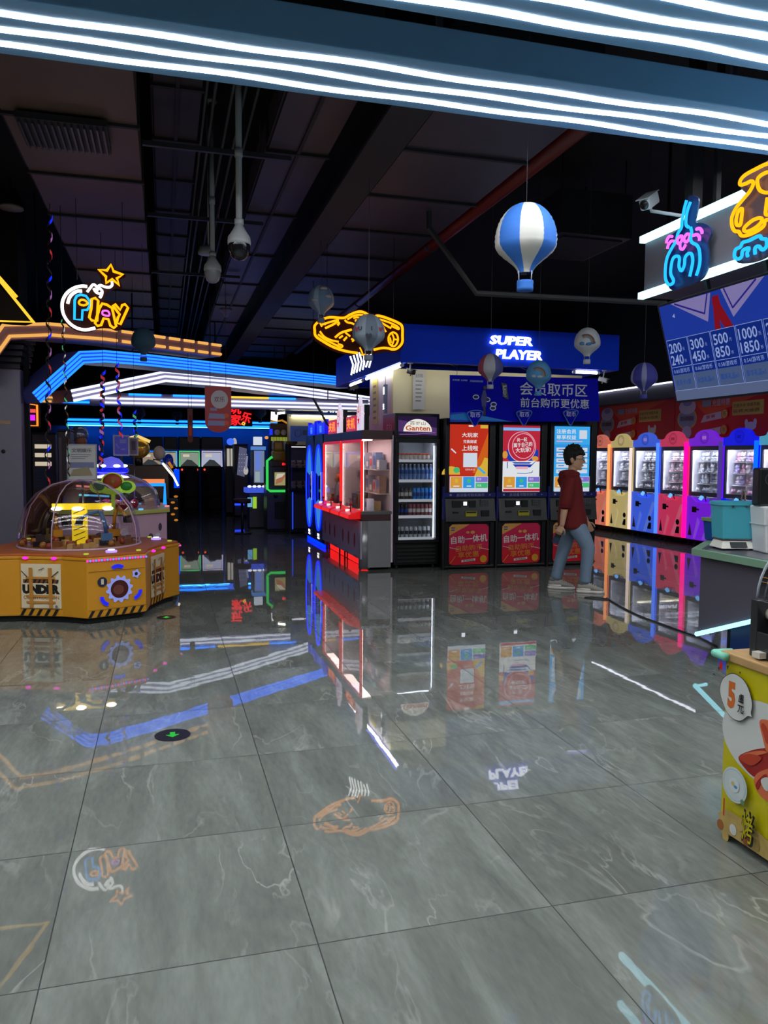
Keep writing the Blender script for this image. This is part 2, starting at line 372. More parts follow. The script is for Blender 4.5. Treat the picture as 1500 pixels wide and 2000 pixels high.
# fire main
RP = pm('fire_pipe_red', (120, 22, 20), 0.4)
t = thing('sprinkler_pipe', 'dark red fire sprinkler main along the edge of the wide duct', 'pipe', (3.42, 13, 4.3))
m = M(); m.cyl((0, -7.6, 0), (0, 8, 0), 0.085, RP, 14); m.build('main_pipe', t)
for j in range(4): m = M(); m.cyl((0, -7+j*4, 0.08), (0, -7+j*4, 1.0), 0.01, BLACKM, 6); m.cyl((0, -7+j*4-0.03, 0), (0, -7+j*4+0.03, 0), 0.095, TR, 14); m.build('pipe_hanger', t)
# angled black pipe and cross pipe over the booth
pts = [at(838, 445, 'y', 8.3), at(930, 572, 'y', 8.3), at(1300, 592, 'y', 8.3)]
t = thing('angled_support_bar', 'bent black support bar above the paper balloons', 'support bar', pts[1])
m = M(); m.tube([p-pts[1] for p in [Vector((pts[0].x, pts[0].y, ctop(pts[0].x, pts[0].y)))]+pts], 0.035, pm('bar_grey', (66, 66, 70), 0.5), 6, smooth=False)
m.cyl(pts[2]-pts[1], Vector((pts[2].x, pts[2].y, 5.3))-pts[1], 0.02, BLACKM, 6); m.build('bar', t)
# hanging air handler
a0 = at(1060, 470, 'z', 4.3); 
t = thing('air_handler', 'black box air handler hanging high above the striped balloon', 'air handler', (a0.x+0.55, a0.y+0.2, 4.3))
m = M(); m.box(-0.5, 0.5, -0.6, 0.6, 0, 0.55, pm('handler_black', (44, 44, 50), 0.5)); m.build('casing', t, bevel=0.01)
m = M(); m.box(-0.42, 0.42, -0.5, 0.5, -0.02, 0, DUCTK); m.build('access_panel', t)
m = M(); [m.cyl((sx*0.45, sy*0.5, 0.55), (sx*0.45, sy*0.5, 1.0), 0.01, BLACKM, 5) for sx in (-1, 1) for sy in (-1, 1)]; m.build('hanger_rod', t)
# small round ceiling lamp far left
lp = at(22, 408, 'z', 4.9)
t = thing('round_ceiling_lamp', 'small flat round lamp high above the yellow neon triangle', 'ceiling lamp', (lp.x, lp.y, 4.9))
m = M(); m.cyl((0, 0, 0), (0, 0, 0.03), 0.16, pm('lamp_cream', (190, 180, 170), 0.5), 20); m.build('lamp_disc', t)
m = M(); m.cyl((0, 0, 0.03), (0, 0, 0.4), 0.01, BLACKM, 6); m.build('stem', t)

# ================================================================== LED LIGHT BEAMS OVERHEAD
def light_beam(label, x0, x1, y0, y1, z0, slope_strips=3):
    t = thing('ceiling_light_beam', label, 'light beam', ((x0+x1)/2, (y0+y1)/2, z0)); X, Y = (x1-x0)/2, (y1-y0)/2
    m = M(); m.box(-X, X, -Y, Y, 0, 0.2, LBLUE); m.build('housing', t, bevel=0.006)
    wd = 2*Y
    for i in range(slope_strips):
        c = -Y+wd*(0.23+0.285*i); s = M(); n_ = 150; hw = 0.027
        def wy(k): return 0.010*math.sin(k*0.55+i*1.9)+0.006*math.sin(k*0.27+i)
        vs = []
        for k in range(n_+1):
            xx = -X+2*X*k/n_; o_ = wy(k); vs += [(xx, c-hw+o_, -0.003), (xx, c+hw+o_, -0.003), (xx, c+hw+o_, 0.0), (xx, c-hw+o_, 0.0)]
        fs = []
        for k in range(n_):
            a = 4*k
            for q in range(4): fs.append((a+q, a+4+q, a+4+(q+1) % 4, a+(q+1) % 4))
        fs += [(0, 1, 2, 3), (4*n_+3, 4*n_+2, 4*n_+1, 4*n_)]
        s.add(vs, fs, L_WHITE); s.build('led_strip', t)
    h = M()
    for i in range(int(2*X/2.2)+1): h.box(-X+0.6+i*2.2-0.02, -X+0.6+i*2.2+0.02, Y-0.03, Y, 0.2, 5.3-z0, pm('bracket_pale', (150, 150, 155), 0.4, 0.5))
    h.build('hanger_bracket', t); return t
light_beam('long pale blue light beam overhead, the second from us, with three white LED strips', -5.5, 9.5, 4.3, 4.88, 3.7)
light_beam('long pale blue light beam at the top corner, nearest overhead, with white LED strips', -5.5, 9.5, 3.26, 3.86, 3.7)
light_beam('unseen pale blue light beam straight above the camera, added for floor light', -5.5, 9.5, 1.2, 1.8, 3.7)  # unseen beam continuing the row, added to light the near floor
light_beam('unseen pale blue light beam behind the camera, added for floor light', -5.5, 9.5, -1.4, -0.8, 3.7)  # also out of view, added for more light on the floor

# ================================================================== FAR ARCHED LIGHT BEAMS
def arch(label, P0, px_pts, h, depth, fr, mat_strip, body, dirv=(0.786, 0.618, 0), dashed=0.0, r=0.02):
    d = Vector(dirv).normalized(); n = Vector((d.y, -d.x, 0))   # n toward the viewer
    P0 = Vector(P0); W = [onplane(px, py, P0, n)-P0 for px, py in px_pts]
    q = [Vector((p.dot(d), p.z)) for p in W]
    t = thing('arched_light_beam', label, 'light beam', P0)
    def off(k):
        out = []
        for i, p in enumerate(q):
            a = (q[i]-q[i-1]).normalized() if i > 0 else (q[1]-q[0]).normalized()
            b = (q[i+1]-q[i]).normalized() if i < len(q)-1 else a
            na = Vector((-a.y, a.x)); nb = Vector((-b.y, b.x)); mm = (na+nb).normalized(); out.append(p+mm*(k/max(0.5, mm.dot(na))))
        return out
    lo, hi = off(0), off(h)
    def w3(p, dep): return Vector((d.x*p.x, d.y*p.x, p.y))-n*dep
    m = M(); K = len(q)
    vs = [w3(p, 0) for p in lo]+[w3(p, 0) for p in hi]+[w3(p, depth) for p in hi]+[w3(p, depth) for p in lo]
    fs = []
    for i in range(K-1):
        for a, b in ((0, 1), (1, 2), (2, 3), (3, 0)): fs.append((a*K+i, a*K+i+1, b*K+i+1, b*K+i))
    fs += [(0, K, 2*K, 3*K), (K-1, 4*K-1, 3*K-1, 2*K-1)]
    m.add(vs, fs, body); m.build('housing', t)
    for fq in fr:
        pp = [w3(p, -0.012) for p in off(h*fq)]; s = M()
        if not dashed: s.tube(pp, r, mat_strip, 6)
        else:
            s.tube(pp[:4], r, mat_strip, 6)
            a, b = pp[3], pp[4]; u = 0.0
            while u < 0.96: s.tube([a+(b-a)*u, a+(b-a)*min(1, u+0.09)], r, mat_strip, 6); u += 0.13
        s.build('led_strip', t)
    hg = M()
    for p in (hi[len(hi)//2], hi[-1]):
        g0 = w3(p, depth/2); hg.cyl(g0, Vector((g0.x, g0.y, ctop(g0.x+P0.x, g0.y+P0.y)-P0.z)), 0.012, BLACKM, 5)
    hg.build('hanger_rod', t); return t
A_BL = em('arch_led_blue', (0.012, 0.16, 1.0), 2.6, True); A_CY = em('arch_led_cyan', (0.008, 0.19, 0.9), 3.0, True); A_OR = em('arch_led_amber', (1.0, 0.5, 0.12), 0.9, True); A_W = em('arch_led_white', (0.78, 0.85, 1.0), 1.4, True)
ARB = pm('arch_blue_face', (120, 130, 225), 0.4); ARO = pm('arch_brown_face', (190, 150, 160), 0.4); ARW = pm('arch_grey_face', (190, 180, 215), 0.4)
arch('amber striped arched light beam behind the digger dome, bent down at one end', (-1.58, 12.4, 3.2), [(-30, 735), (22, 663), (97, 660), (205, 668), (431, 697)], 0.22, 0.55, (0.2, 0.9), A_OR, ARO, dashed=1.0, r=0.025)
arch('blue striped arched light beam leading to the booth, with a sloping leg', (-1.16, 12.9, 2.9), [(79, 787), (164, 710), (205, 708), (282, 714), (656, 752), (700, 757)], 0.19, 0.6, (0.08, 0.36, 0.64, 0.92), A_BL, ARB, r=0.017)
arch('white striped arched light beam under the blue one, with a long gentle ramp', (0.04, 15.6, 2.9), [(144, 785), (323, 746), (440, 755), (725, 791)], 0.21, 0.6, (0.1, 0.5, 0.9), A_W, ARW, r=0.024)
def straight_beam(label, px0, px1, py, Y, h, strips, mats, fr):
    a = at(px0, py, 'y', Y); b = at(px1, py, 'y', Y); z = a.z
    t = thing('straight_light_beam', label, 'light beam', ((a.x+b.x)/2, Y, z)); X = (b.x-a.x)/2
    m = M(); m.box(-X, X, 0.02, 0.5, 0, h, ARW); m.build('housing', t)
    for f0, u0, u1, mm in strips:
        s = M(); s.box(-X+2*X*u0, -X+2*X*u1, -0.01, 0.02, h*f0-0.02, h*f0+0.02, mm); s.build('led_strip', t)
    xm = (a.x+b.x)/2; g = M(); g.cyl((-X*0.6, 0.25, h), (-X*0.6, 0.25, ctop(xm-X*0.6, Y)-z), 0.012, BLACKM, 5); g.build('hanger_rod', t); g = M(); g.cyl((X*0.7, 0.25, h), (X*0.7, 0.25, ctop(xm+X*0.7, Y)-z), 0.012, BLACKM, 5); g.build('hanger_rod', t)
A_Y = em('arch_led_yellow', (1.0, 0.62, 0.05), 1.2, True)
straight_beam('level grey beam with white strips and a cyan and yellow line deep in the hall', 175, 720, 790, 18.0, 0.26, [(0.2, 0.05, 1, A_W), (0.55, 0, 1, A_W), (0.92, 0.13, 0.24, A_CY), (0.92, 0.28, 0.42, A_CY), (0.92, 0.43, 0.62, A_Y), (0.92, 0.62, 0.72, A_CY)], 0, 0)
straight_beam('short amber and cyan striped beam beyond the garlands', 45, 215, 786, 19.0, 0.25, [(0.15, 0, 0.32, A_OR), (0.5, 0, 0.34, A_OR), (0.85, 0, 0.3, A_OR), (0.15, 0.45, 0.9, A_CY), (0.5, 0.5, 0.85, A_CY), (0.85, 0.6, 0.98, A_CY)], 0, 0)
t = thing('wall_light_line', 'long cyan LED line along the top of the blue back wall', 'light strip', (0.3, 24.28, 2.36))
m = M(); m.box(-2.95, 3.05, -0.12, 0.02, 0.0, 0.22, pm('line_trough', (20, 70, 120), 0.5)); m.build('trough', t)
m = M(); m.box(-2.95, 3.05, -0.4, -0.37, -0.02, 0.0, em('added_wash_blue', (0.04, 0.3, 0.9), 14.0, True)); m.box(-2.95, 3.05, -0.42, -0.12, 0.0, 0.012, DGREY); m.build('added_wash_strip', t)  # wash strip added to brighten the blue wall below
for z in (0.05, 0.16):
    m = M(); m.box(-2.95, 3.05, -0.15, -0.12, z-0.03, z+0.03, A_CY); m.build('led_strip', t)

# ================================================================== BOOTH
CREAM = pm('booth_cream', (214, 206, 166), 0.6, 0, 0.04); CREAMS = pm('booth_lilac', (205, 200, 215), 0.6, 0, 0.04)
f = M(); f.box(3.10, 6.05, 10.65, 10.75, 0, 2.745, CREAM); f.box(3.10, 3.2, 10.75, 11.95, 0, 2.745, CREAMS); f.box(5.95, 6.05, 10.75, 13.8, 0, 2.745, CREAM); f.box(3.9, 6.05, 13.7, 13.8, 0, 2.745, CREAM); struct('wall_booth', f)
FBLUE = pm('fascia_blue', (2, 62, 240), 0.55, 0, 0.05, spec=0.15)
t = thing('booth_fascia', 'deep blue sign fascia with glowing white SUPER PLAYER letters over the booth', 'sign fascia', (2.98, 9.9, 2.75))
m = M(); m.box(0, 3.22, 0, 0.12, 0, 0.49, FBLUE); m.box(0, 0.12, 0.12, 4.0, 0, 0.49, FBLUE); m.box(3.1, 3.22, 0.12, 4.0, 0, 0.49, FBLUE); m.box(0.12, 3.1, 3.88, 4.0, 0, 0.49, FBLUE)
m.box(0.12, 3.1, 0.12, 3.88, 0.42, 0.46, DGREY); m.build('fascia_panel', t)
m = M(); m.box(0.12, 3.1, 0.12, 0.75, 0.1, 0.12, pm('soffit_grey', (190, 190, 190), 0.5)); m.box(0.12, 0.2, 0.75, 2.1, 0.1, 0.12, GREY); m.build('soffit', t)
m = M(); m.text('SUPER', 4.216-2.98, 4.845-2.98, 0.275, 0.395, -0.02, em('letter_white', (235, 238, 255), 2.6), 0.035, 0.12, thick=0.02); m.build('super_lettering', t)
m = M(); m.text('PLAYER', 4.301-2.98, 4.99-2.98, 0.09, 0.215, -0.02, MATS['letter_white'], 0.035, 0.12, thick=0.02); m.build('player_lettering', t)
TUBEL = em('tube_light', (255, 250, 225), 12.0)
def tube_lamp(name, label, p0, p1, r=0.018):
    p0, p1 = Vector(p0), Vector(p1); c = (p0+p1)/2; t = thing(name, label, 'tube lamp', c)
    m = M(); m.tube([p0-c, p1-c], r, TUBEL, 8); m.build('tube', t)
    d = (p1-p0).normalized(); m = M(); m.tube([p0-c+Vector((0, 0, r+0.012)), p1-c+Vector((0, 0, r+0.012))], 0.014, WHITE, 4)
    for q, sgn in ((p0-c, 1), (p1-c, -1)): m.cyl(q-d*0.02*sgn, q+d*0.02*sgn, r+0.004, WHITE, 8)
    m.build('lamp_holder', t); return t
tube_lamp('tube_lamp', 'white tube lamp under the side edge of the booth fascia', (3.03, 10.0, 2.715), (3.03, 11.9, 2.715), 0.022)
tube_lamp('tube_lamp', 'short white tube lamp at the far end under the booth fascia side', (3.01, 12.05, 2.70), (3.01, 12.9, 2.70), 0.018)
tube_lamp('tube_lamp', 'short white tube lamp under the fascia end beside the rainbow balloon', (5.55, 9.99, 2.715), (5.93, 9.99, 2.715), 0.018)
tube_lamp('tube_lamp', 'long hidden tube lamp added under the fascia to light the booth wall', (3.35, 10.07, 2.80), (5.6, 10.07, 2.80), 0.02)  # hidden tube, added to light the cream wall
# posters on the booth wall
def poster_x(name, label, x, y0, y1, z0, z1, fn):   # hangs on a wall facing -x: local x runs from far (y1) to near (y0)
    t = thing(name, label, 'poster', (x, y1, z0), -PI/2); m = M(); fn(m, y1-y0, z1-z0); m.build('sheet', t); return t
def yposter(m, w_, h_):
    m.box(0, w_, -0.006, 0, 0, h_, pm('poster_yellow', (200, 185, 80), 0.5))
    for i in range(6): m.rect(w_*0.2, w_*0.8, h_*(0.12+0.14*i), h_*(0.17+0.14*i), -0.006, pm('poster_ochre', (120, 95, 50), 0.5))
poster_x('wall_poster', 'tall narrow yellow notice on the booth side wall', 3.095, 11.45, 11.75, 2.0, 2.68, yposter)
t = thing('lit_corner_sign', 'slim hanging sign with glowing characters by the fridge', 'sign', (3.0, 10.72, 2.02))
m = M(); m.box(-0.02, 0.02, -0.075, 0.0, 0.1, 0.5, pm('sign_slate', (80, 92, 120), 0.4)); m.cyl((0, -0.03, 0.5), (0, -0.03, 0.71), 0.004, BLACK, 5); m.build('sign_panel', t)
m = M(); m.text('优惠', -0.07, 0.0, 0.36, 0.47, 0, N_WHITE, 0.03, rot=0.0); m.text('充', -0.07, 0, 0.15, 0.24, 0, N_WHITE, 0.03); m.build('lettering', t, mtx=Matrix.Rotation(-PI/2, 4, 'Z') @ Matrix.Translation((0.07, -0.025, 0)))
t = thing('hanging_notice', 'long white paper notice with small print hanging from the fascia beside the drinks fridge', 'notice', (3.47, 10.62, 2.18))
m = M(); m.box(-0.09, 0.09, 0, 0.004, 0, 0.55, pm('paper_white', (190, 190, 185), 0.6)); m.text('会员须知', -0.05, 0.06, 0.45, 0.5, 0, DGREY)
for i in range(6): m.rect(-0.05, 0.05-0.01*(i % 3), 0.39-i*0.055, 0.405-i*0.055, 0, GREY)
m.build('sheet', t)

# ================================================================== MEMBER COIN BANNER
BB = pm('banner_blue', (2, 8, 205), 0.6, 0, 0.08, spec=0.12); BW1 = pm('banner_white', (225, 232, 250), 0.5); BL2 = pm('banner_light_blue', (20, 150, 250), 0.5); BL1 = pm('banner_mid_blue', (12, 70, 230), 0.5)
t = thing('member_banner', 'wide deep blue banner with white Chinese lettering above the kiosks', 'banner', (3.58, 9.66, 1.97))
m = M(); m.plate([(0.01, 0), (2.2, 0.05), (2.15, 0.63), (0, 0.605)], 0, 0.02, BB)
m.poly([(0.01, 0.0), (0.9, 0.02), (0.5, 0.07), (0.2, 0.13), (0.01, 0.12)], 0, BL1); m.poly([(0.01, 0.03), (0.85, 0.022), (0.45, 0.09), (0.2, 0.115), (0.01, 0.09)], 0, BL2)
m.text('会员取币区', 0.99, 1.99, 0.375, 0.545, 0, BW1, 0.02); m.text('前台购币更优惠', 1.0, 2.02, 0.215, 0.34, 0, BW1, 0.02)
m.text('大玩家', 0.03, 0.13, 0.53, 0.555, 0, BW1); m.text('SUPER', 0.15, 0.24, 0.53, 0.55, 0, BW1); m.rect(0.27, 0.46, 0.52, 0.55, 0, BL1); m.text('乐园有限公司', 0.28, 0.45, 0.525, 0.545, 0, BW1)
for (cx, cz) in ((0.36, 0.33), (0.52, 0.30), (0.61, 0.24), (0.6, 0.19)): m.ring(cx, cz, 0.045, 0.032, 0.012, 0, BW1, 16); m.ell(cx, cz, 0.022, 0.012, 0, BLACK, 12)
m.plate([(0.45, 0.2), (0.5, 0.2), (0.52, 0.32), (0.49, 0.42), (0.46, 0.42), (0.43, 0.31)], -0.012, -0.008, pm('figure_violet', (80, 80, 160), 0.5)); m.ell(0.475, 0.45, 0.022, 0.026, -0.012, BLACK, 12); m.poly([(0.46, 0.22), (0.49, 0.22), (0.5, 0.1), (0.47, 0.08)], 0, BLACK)
m.poly([(0.71, 0.53), (0.79, 0.51), (0.82, 0.31), (0.76, 0.33)], 0, BLACK); m.text('购币区', 0.735, 0.79, 0.34, 0.5, 0, BW1)
m.build('banner_sheet', t)
PK = pm('pick_edge', (70, 130, 200), 0.4)
for i, cx in enumerate((0.34, 1.04, 1.73)):
    p = M(); cz = 0.06+0.02*i
    tri = smoothpath([(cx-0.115, cz+0.06, 0), (cx, cz+0.10, 0), (cx+0.115, cz+0.075, 0), (cx+0.06, cz-0.03, 0), (cx, cz-0.12, 0), (cx-0.07, cz-0.03, 0)], True, 4)
    tri = [(q.x, q.y) for q in tri]; p.plate(tri, -0.045, -0.03, PK)
    ins = [(cx+(a-cx)*0.88, cz+(b-cz)*0.88) for a, b in tri]; p.layer = 0; p.poly(ins, -0.045, BB)
    p.text('取币', cx-0.07, cx+0.07, cz, cz+0.07, -0.045, BW1, 0.01); p.box(cx-0.02, cx+0.02, -0.03, 0, cz, cz+0.04, BLACK); p.build('pick_tag', t)
m = M()
for x in (0.1, 1.1, 2.05): m.tube([(x, 0.01, 0.58), (x, 0.01, 0.70), (x, 0.27, 0.778)], 0.003, BLACK, 5)
m.build('hanging_wire', t)

# ================================================================== KIOSKS
KB = pm('kiosk_black', (24, 25, 30), 0.3); KB2 = pm('kiosk_console', (34, 36, 42), 0.4); KBL = pm('kiosk_blue', (16, 22, 110), 0.35)
def S(n, c, s=0.95): return em('screen_'+n, c, s)
s_red = S('red', (190, 48, 30)); s_or = S('orange', (205, 95, 30)); s_w = S('white', (225, 228, 232)); s_blue = S('blue', (50, 150, 225)); s_dblue = S('deep_blue', (30, 60, 170)); s_pur = S('purple', (130, 110, 205)); s_grn = S('green', (70, 185, 120)); s_yel = S('yellow', (215, 175, 60)); s_tan = S('tan', (215, 150, 60)); s_crim = S('crimson', (185, 40, 60)); s_sky = S('sky', (120, 185, 245)); s_pink = S('pink', (235, 170, 190)); s_lt = S('pale', (205, 215, 230)); s_cy = S('cyan', (60, 170, 240)); s_lime = S('lime', (190, 215, 70))
PP = {k: pm('print_'+k, c, 0.35) for k, c in dict(crim=(205, 30, 80), red=(205, 25, 45), gold=(215, 155, 80), white=(225, 215, 215), oran=(225, 130, 50), blue=(20, 80, 140), dark=(70, 20, 30), coin=(215, 160, 40), cream=(225, 200, 160)).items()}
def kiosk(x, label, art):
    t = thing('coin_kiosk', label, 'kiosk', (x, 9.85, 0))
    m = M(); m.box(0.0, 0.72, 0.06, 0.72, 0.02, 2.03, KB); m.box(0.0, 0.72, 0.0, 0.06, 0.96, 1.04, KB)
    m.box(0.0, 0.055, 0, 0.06, 1.04, 2.03, KB); m.box(0.635, 0.72, 0, 0.06, 1.04, 2.03, KB); m.box(0.055, 0.635, 0, 0.06, 1.96, 2.03, KB)
    m.box(0.0, 0.72, 0.0, 0.06, 0.02, 0.05, KB); m.box(0.0, 0.06, 0, 0.06, 0.05, 0.65, KB); m.box(0.66, 0.72, 0, 0.06, 0.05, 0.65, KB); m.box(0.06, 0.66, 0, 0.06, 0.62, 0.65, KB)
    m.hexa([(0, -0.05, 0.65), (0.72, -0.05, 0.65), (0.72, 0.06, 0.65), (0, 0.06, 0.65), (0, 0.0, 0.96), (0.72, 0.0, 0.96), (0.72, 0.06, 0.96), (0, 0.06, 0.96)], KB2)
    for sx in (0.06, 0.66): m.box(sx-0.03, sx+0.03, 0.1, 0.16, 0, 0.02, BLACKM)
    m.build('cabinet_body', t, bevel=0.006)
    m = M(); m.box(0.065, 0.625, 0.03, 0.045, 1.045, 1.955, BLACK); art(m); m.build('touch_screen', t)
    m = M(); m.box(-0.005, 0.725, -0.012, 0, 0.975, 1.04, KBL); m.text('此设备可取实体币', 0.16, 0.56, 0.987, 1.028, -0.012, pm('band_text', (150, 150, 175), 0.5), 0.01); m.rect(0.06, 0.09, 0.995, 1.02, -0.012, MATS['band_text']); m.rect(0.63, 0.65, 1.0, 1.015, -0.012, MATS['band_text']); m.build('blue_band', t)
    m = M(); m.box(0.24, 0.31, -0.035, 0.0, 0.86, 0.925, BLACK); m.box(0.25, 0.3, -0.037, -0.035, 0.868, 0.917, em('scanner_white', (235, 240, 255), 2.0)); m.build('code_scanner', t)
    m = M(); m.box(0.1, 0.22, -0.03, 0, 0.84, 0.93, BLACKM); m.build('card_reader', t); m = M(); m.box(0.34, 0.43, -0.03, 0, 0.84, 0.93, BLACKM); m.build('banknote_slot', t)
    m = M(); m.box(0.5, 0.62, -0.033, -0.0, 0.86, 0.94, pm('keypad_grey', (90, 92, 98), 0.4))
    for i in range(3):
        for j in range(3): m.box(0.51+i*0.037, 0.535+i*0.037, -0.038, -0.033, 0.868+j*0.024, 0.884+j*0.024, DGREY)
    m.build('key_pad', t)
    m = M(); m.box(0.28, 0.44, -0.05, -0.03, 0.72, 0.79, pm('tray_lip', (170, 160, 30), 0.45)); m.box(0.29, 0.43, -0.052, -0.05, 0.765, 0.785, BLACKM); m.build('coin_tray', t)
    m = M(); m.box(0.1, 0.18, -0.046, -0.03, 0.765, 0.785, BLACKM); m.box(0.51, 0.62, -0.05, -0.03, 0.72, 0.8, BLACKM); m.build('ticket_slot', t)
    m = M(); m.box(0.065, 0.655, 0.02, 0.05, 0.055, 0.615, KB); r = 0.04
    cor = [(0.075+r, 0.06), (0.645-r, 0.06), (0.645, 0.06+r), (0.645, 0.61-r), (0.645-r, 0.61), (0.075+r, 0.61), (0.075, 0.61-r), (0.075, 0.06+r)]
    y = 0.02; m.poly(cor, y, PP['crim']); m.poly([(0.075+r, 0.06), (0.645-r, 0.06), (0.645, 0.06+r), (0.645, 0.25), (0.36, 0.2), (0.075, 0.27), (0.075, 0.06+r)], y, PP['red'])
    m.poly([(0.075, 0.46), (0.075, 0.57), (0.115, 0.61), (0.37, 0.61)], y, PP['gold']); m.rect(0.1, 0.155, 0.555, 0.57, y, PP['blue']); m.rect(0.1, 0.15, 0.525, 0.54, y, PP['blue'])
    m.ell(0.34, 0.5, 0.025, 0.018, y, PP['gold']); m.ell(0.41, 0.5, 0.032, 0.022, y, PP['gold'])
    m.text('自助一体机', 0.1, 0.62, 0.36, 0.46, y, PP['white'], 0.035, 0, rot=0.06)
    m.text('自助购币', 0.17, 0.55, 0.25, 0.33, y, PP['oran'], 0.03, rot=0.06); m.text('享优惠', 0.2, 0.5, 0.16, 0.24, y, PP['oran'], 0.03, rot=0.05)
    m.poly([(0.25, 0.095), (0.45, 0.115), (0.45, 0.145), (0.25, 0.125)], y, PP['white']); m.text('先充后玩', 0.27, 0.43, 0.108, 0.133, y, PP['dark'], 0.02, rot=0.1)
    m.ell(0.565, 0.135, 0.05, 0.05, y, PP['coin']); m.ring(0.565, 0.135, 0.04, 0.04, 0.006, y, PP['oran']); m.text('币', 0.545, 0.585, 0.115, 0.155, y, PP['oran'])
    m.line([(0.08, 0.3), (0.2, 0.27)], 0.008, y, PP['cream']); m.line([(0.5, 0.29), (0.64, 0.26)], 0.008, y, PP['cream']); m.line([(0.08, 0.08), (0.16, 0.18)], 0.01, y, PP['oran'])
    m.build('door_poster', t); return t
def tiles(m, y, base):
    m.rect(0.07, 0.62, 1.045, 1.255, y, base)
    m.rect(0.08, 0.245, 1.1, 1.25, y, s_tan); m.rect(0.26, 0.425, 1.1, 1.25, y, s_blue); m.rect(0.44, 0.615, 1.18, 1.25, y, s_pur); m.rect(0.44, 0.615, 1.1, 1.17, y, s_grn)
    m.rect(0.14, 0.185, 1.17, 1.225, y, s_yel); m.ell(0.342, 1.195, 0.03, 0.026, y, s_grn); m.rect(0.12, 0.205, 1.118, 1.132, y, s_w); m.rect(0.31, 0.375, 1.118, 1.132, y, s_w)
    m.text('购币', 0.46, 0.52, 1.2, 1.235, y, s_w); m.text('充值', 0.46, 0.52, 1.12, 1.15, y, s_w)
def art1(m):
    y = 0.03; m.rect(0.07, 0.62, 1.05, 1.95, y, s_red); m.poly([(0.62, 1.3), (0.62, 1.85), (0.4, 1.3)], y, s_or)
    m.ell(0.09, 1.28, 0.13, 0.11, y, s_yel, 20, 0, PI); m.poly([(0.42, 1.25), (0.62, 1.25), (0.62, 1.5), (0.57, 1.51), (0.53, 1.42), (0.47, 1.35)], y, s_yel); m.ell(0.17, 1.34, 0.045, 0.04, y, s_grn)
    m.text('大玩家', 0.24, 0.47, 1.78, 1.84, y, s_w, 0.03); m.text('兑换商城', 0.26, 0.45, 1.7, 1.745, y, s_w, 0.02); m.text('上线啦', 0.24, 0.47, 1.6, 1.67, y, s_w, 0.03)
    m.rect(0.26, 0.46, 1.38, 1.57, y, s_lt); m.text('扫码关注', 0.29, 0.43, 1.335, 1.36, y, s_w)
    m.line([(0.09, 1.62), (0.15, 1.57)], 0.018, y, s_lt); m.line([(0.48, 1.37), (0.57, 1.3)], 0.03, y, s_cy); m.rect(0.5, 0.61, 1.9, 1.945, y, s_yel); m.rect(0.33, 0.4, 1.92, 1.94, y, s_w)
    tiles(m, y, s_lt)
def art2(m):
    y = 0.03; m.rect(0.07, 0.62, 1.05, 1.95, y, s_w); m.rect(0.07, 0.62, 1.46, 1.95, y, s_crim); m.rect(0.07, 0.62, 1.88, 1.92, y, s_sky)
    m.poly([(0.12, 1.62), (0.6, 1.62), (0.6, 1.5), (0.48, 1.38), (0.26, 1.38), (0.13, 1.5)], y, s_dblue); m.ell(0.1, 1.55, 0.04, 0.05, y, s_tan); m.ell(0.55, 1.5, 0.05, 0.035, y, s_tan)
    m.ell(0.35, 1.66, 0.21, 0.21, y, s_pink, 32); m.ell(0.35, 1.66, 0.2, 0.2, y, s_crim, 32); m.ring(0.37, 1.67, 0.17, 0.175, 0.01, y, s_pink, 32); m.poly([(0.15, 1.46), (0.56, 1.47), (0.5, 1.42), (0.2, 1.42)], y, s_w); m.poly([(0.2, 1.45), (0.5, 1.45), (0.46, 1.43), (0.24, 1.43)], y, s_dblue)
    m.text('共一起', 0.27, 0.42, 1.73, 1.785, y, s_w, 0.03, rot=0.08); m.text('属于自己的', 0.22, 0.5, 1.66, 1.72, y, s_w, 0.03, rot=0.08); m.text('大玩家!', 0.25, 0.48, 1.585, 1.65, y, s_w, 0.03, rot=0.08)
    m.rect(0.26, 0.44, 1.355, 1.39, y, s_pink); m.line([(0.28, 1.3), (0.4, 1.295), (0.5, 1.31), (0.51, 1.335)], 0.008, y, s_dblue); m.line([(0.13, 1.45), (0.13, 1.37)], 0.012, y, s_dblue)
    tiles(m, y, s_w); m.rect(0.07, 0.62, 1.05, 1.085, y, s_crim)
def art3(m):
    y = 0.03; m.rect(0.07, 0.62, 1.05, 1.95, y, s_cy); m.rect(0.07, 0.62, 1.5, 1.7, y, s_blue); m.text('注册会员', 0.1, 0.4, 1.85, 1.91, y, s_w, 0.025); m.text('尊享权益', 0.1, 0.4, 1.77, 1.83, y, s_w, 0.025)
    m.rect(0.45, 0.57, 1.78, 1.9, y, s_lt); m.rect(0.1, 0.5, 1.735, 1.75, y, s_pink)
    for i in range(5): m.rect(0.1, 0.58, 1.6-0.075*i, 1.655-0.075*i, y, s_lt); m.rect(0.13, 0.22, 1.625-0.075*i, 1.635-0.075*i, y, s_dblue)
    tiles(m, y, s_lt)
kiosk(3.60, 'black coin kiosk with an orange and red screen, beside the drinks fridge', art1)
kiosk(4.37, 'black coin kiosk with a crimson round emblem on its screen, middle of three', art2)
kiosk(5.14, 'black coin kiosk with a light blue screen, behind the walking person', art3)
for i, x in enumerate((3.578, 4.345, 5.115)):
    m = M(); m.box(-0.012, 0.012, -0.02, 0.03, 0.68, 1.12, KBL)
    o = m.build('blue_side_post', loc=(x, 9.84, 0)); m2 = M(); m2.box(-0.012, 0.012, -0.01, 0.03, 0.0, 0.68, BLACKM)
    tag(o, ['slim blue post standing between the fridge and the first kiosk', 'slim blue post standing between the first and second kiosks', 'slim blue post standing between the second and third kiosks'][i], 'post'); m2.build('post_base', o)

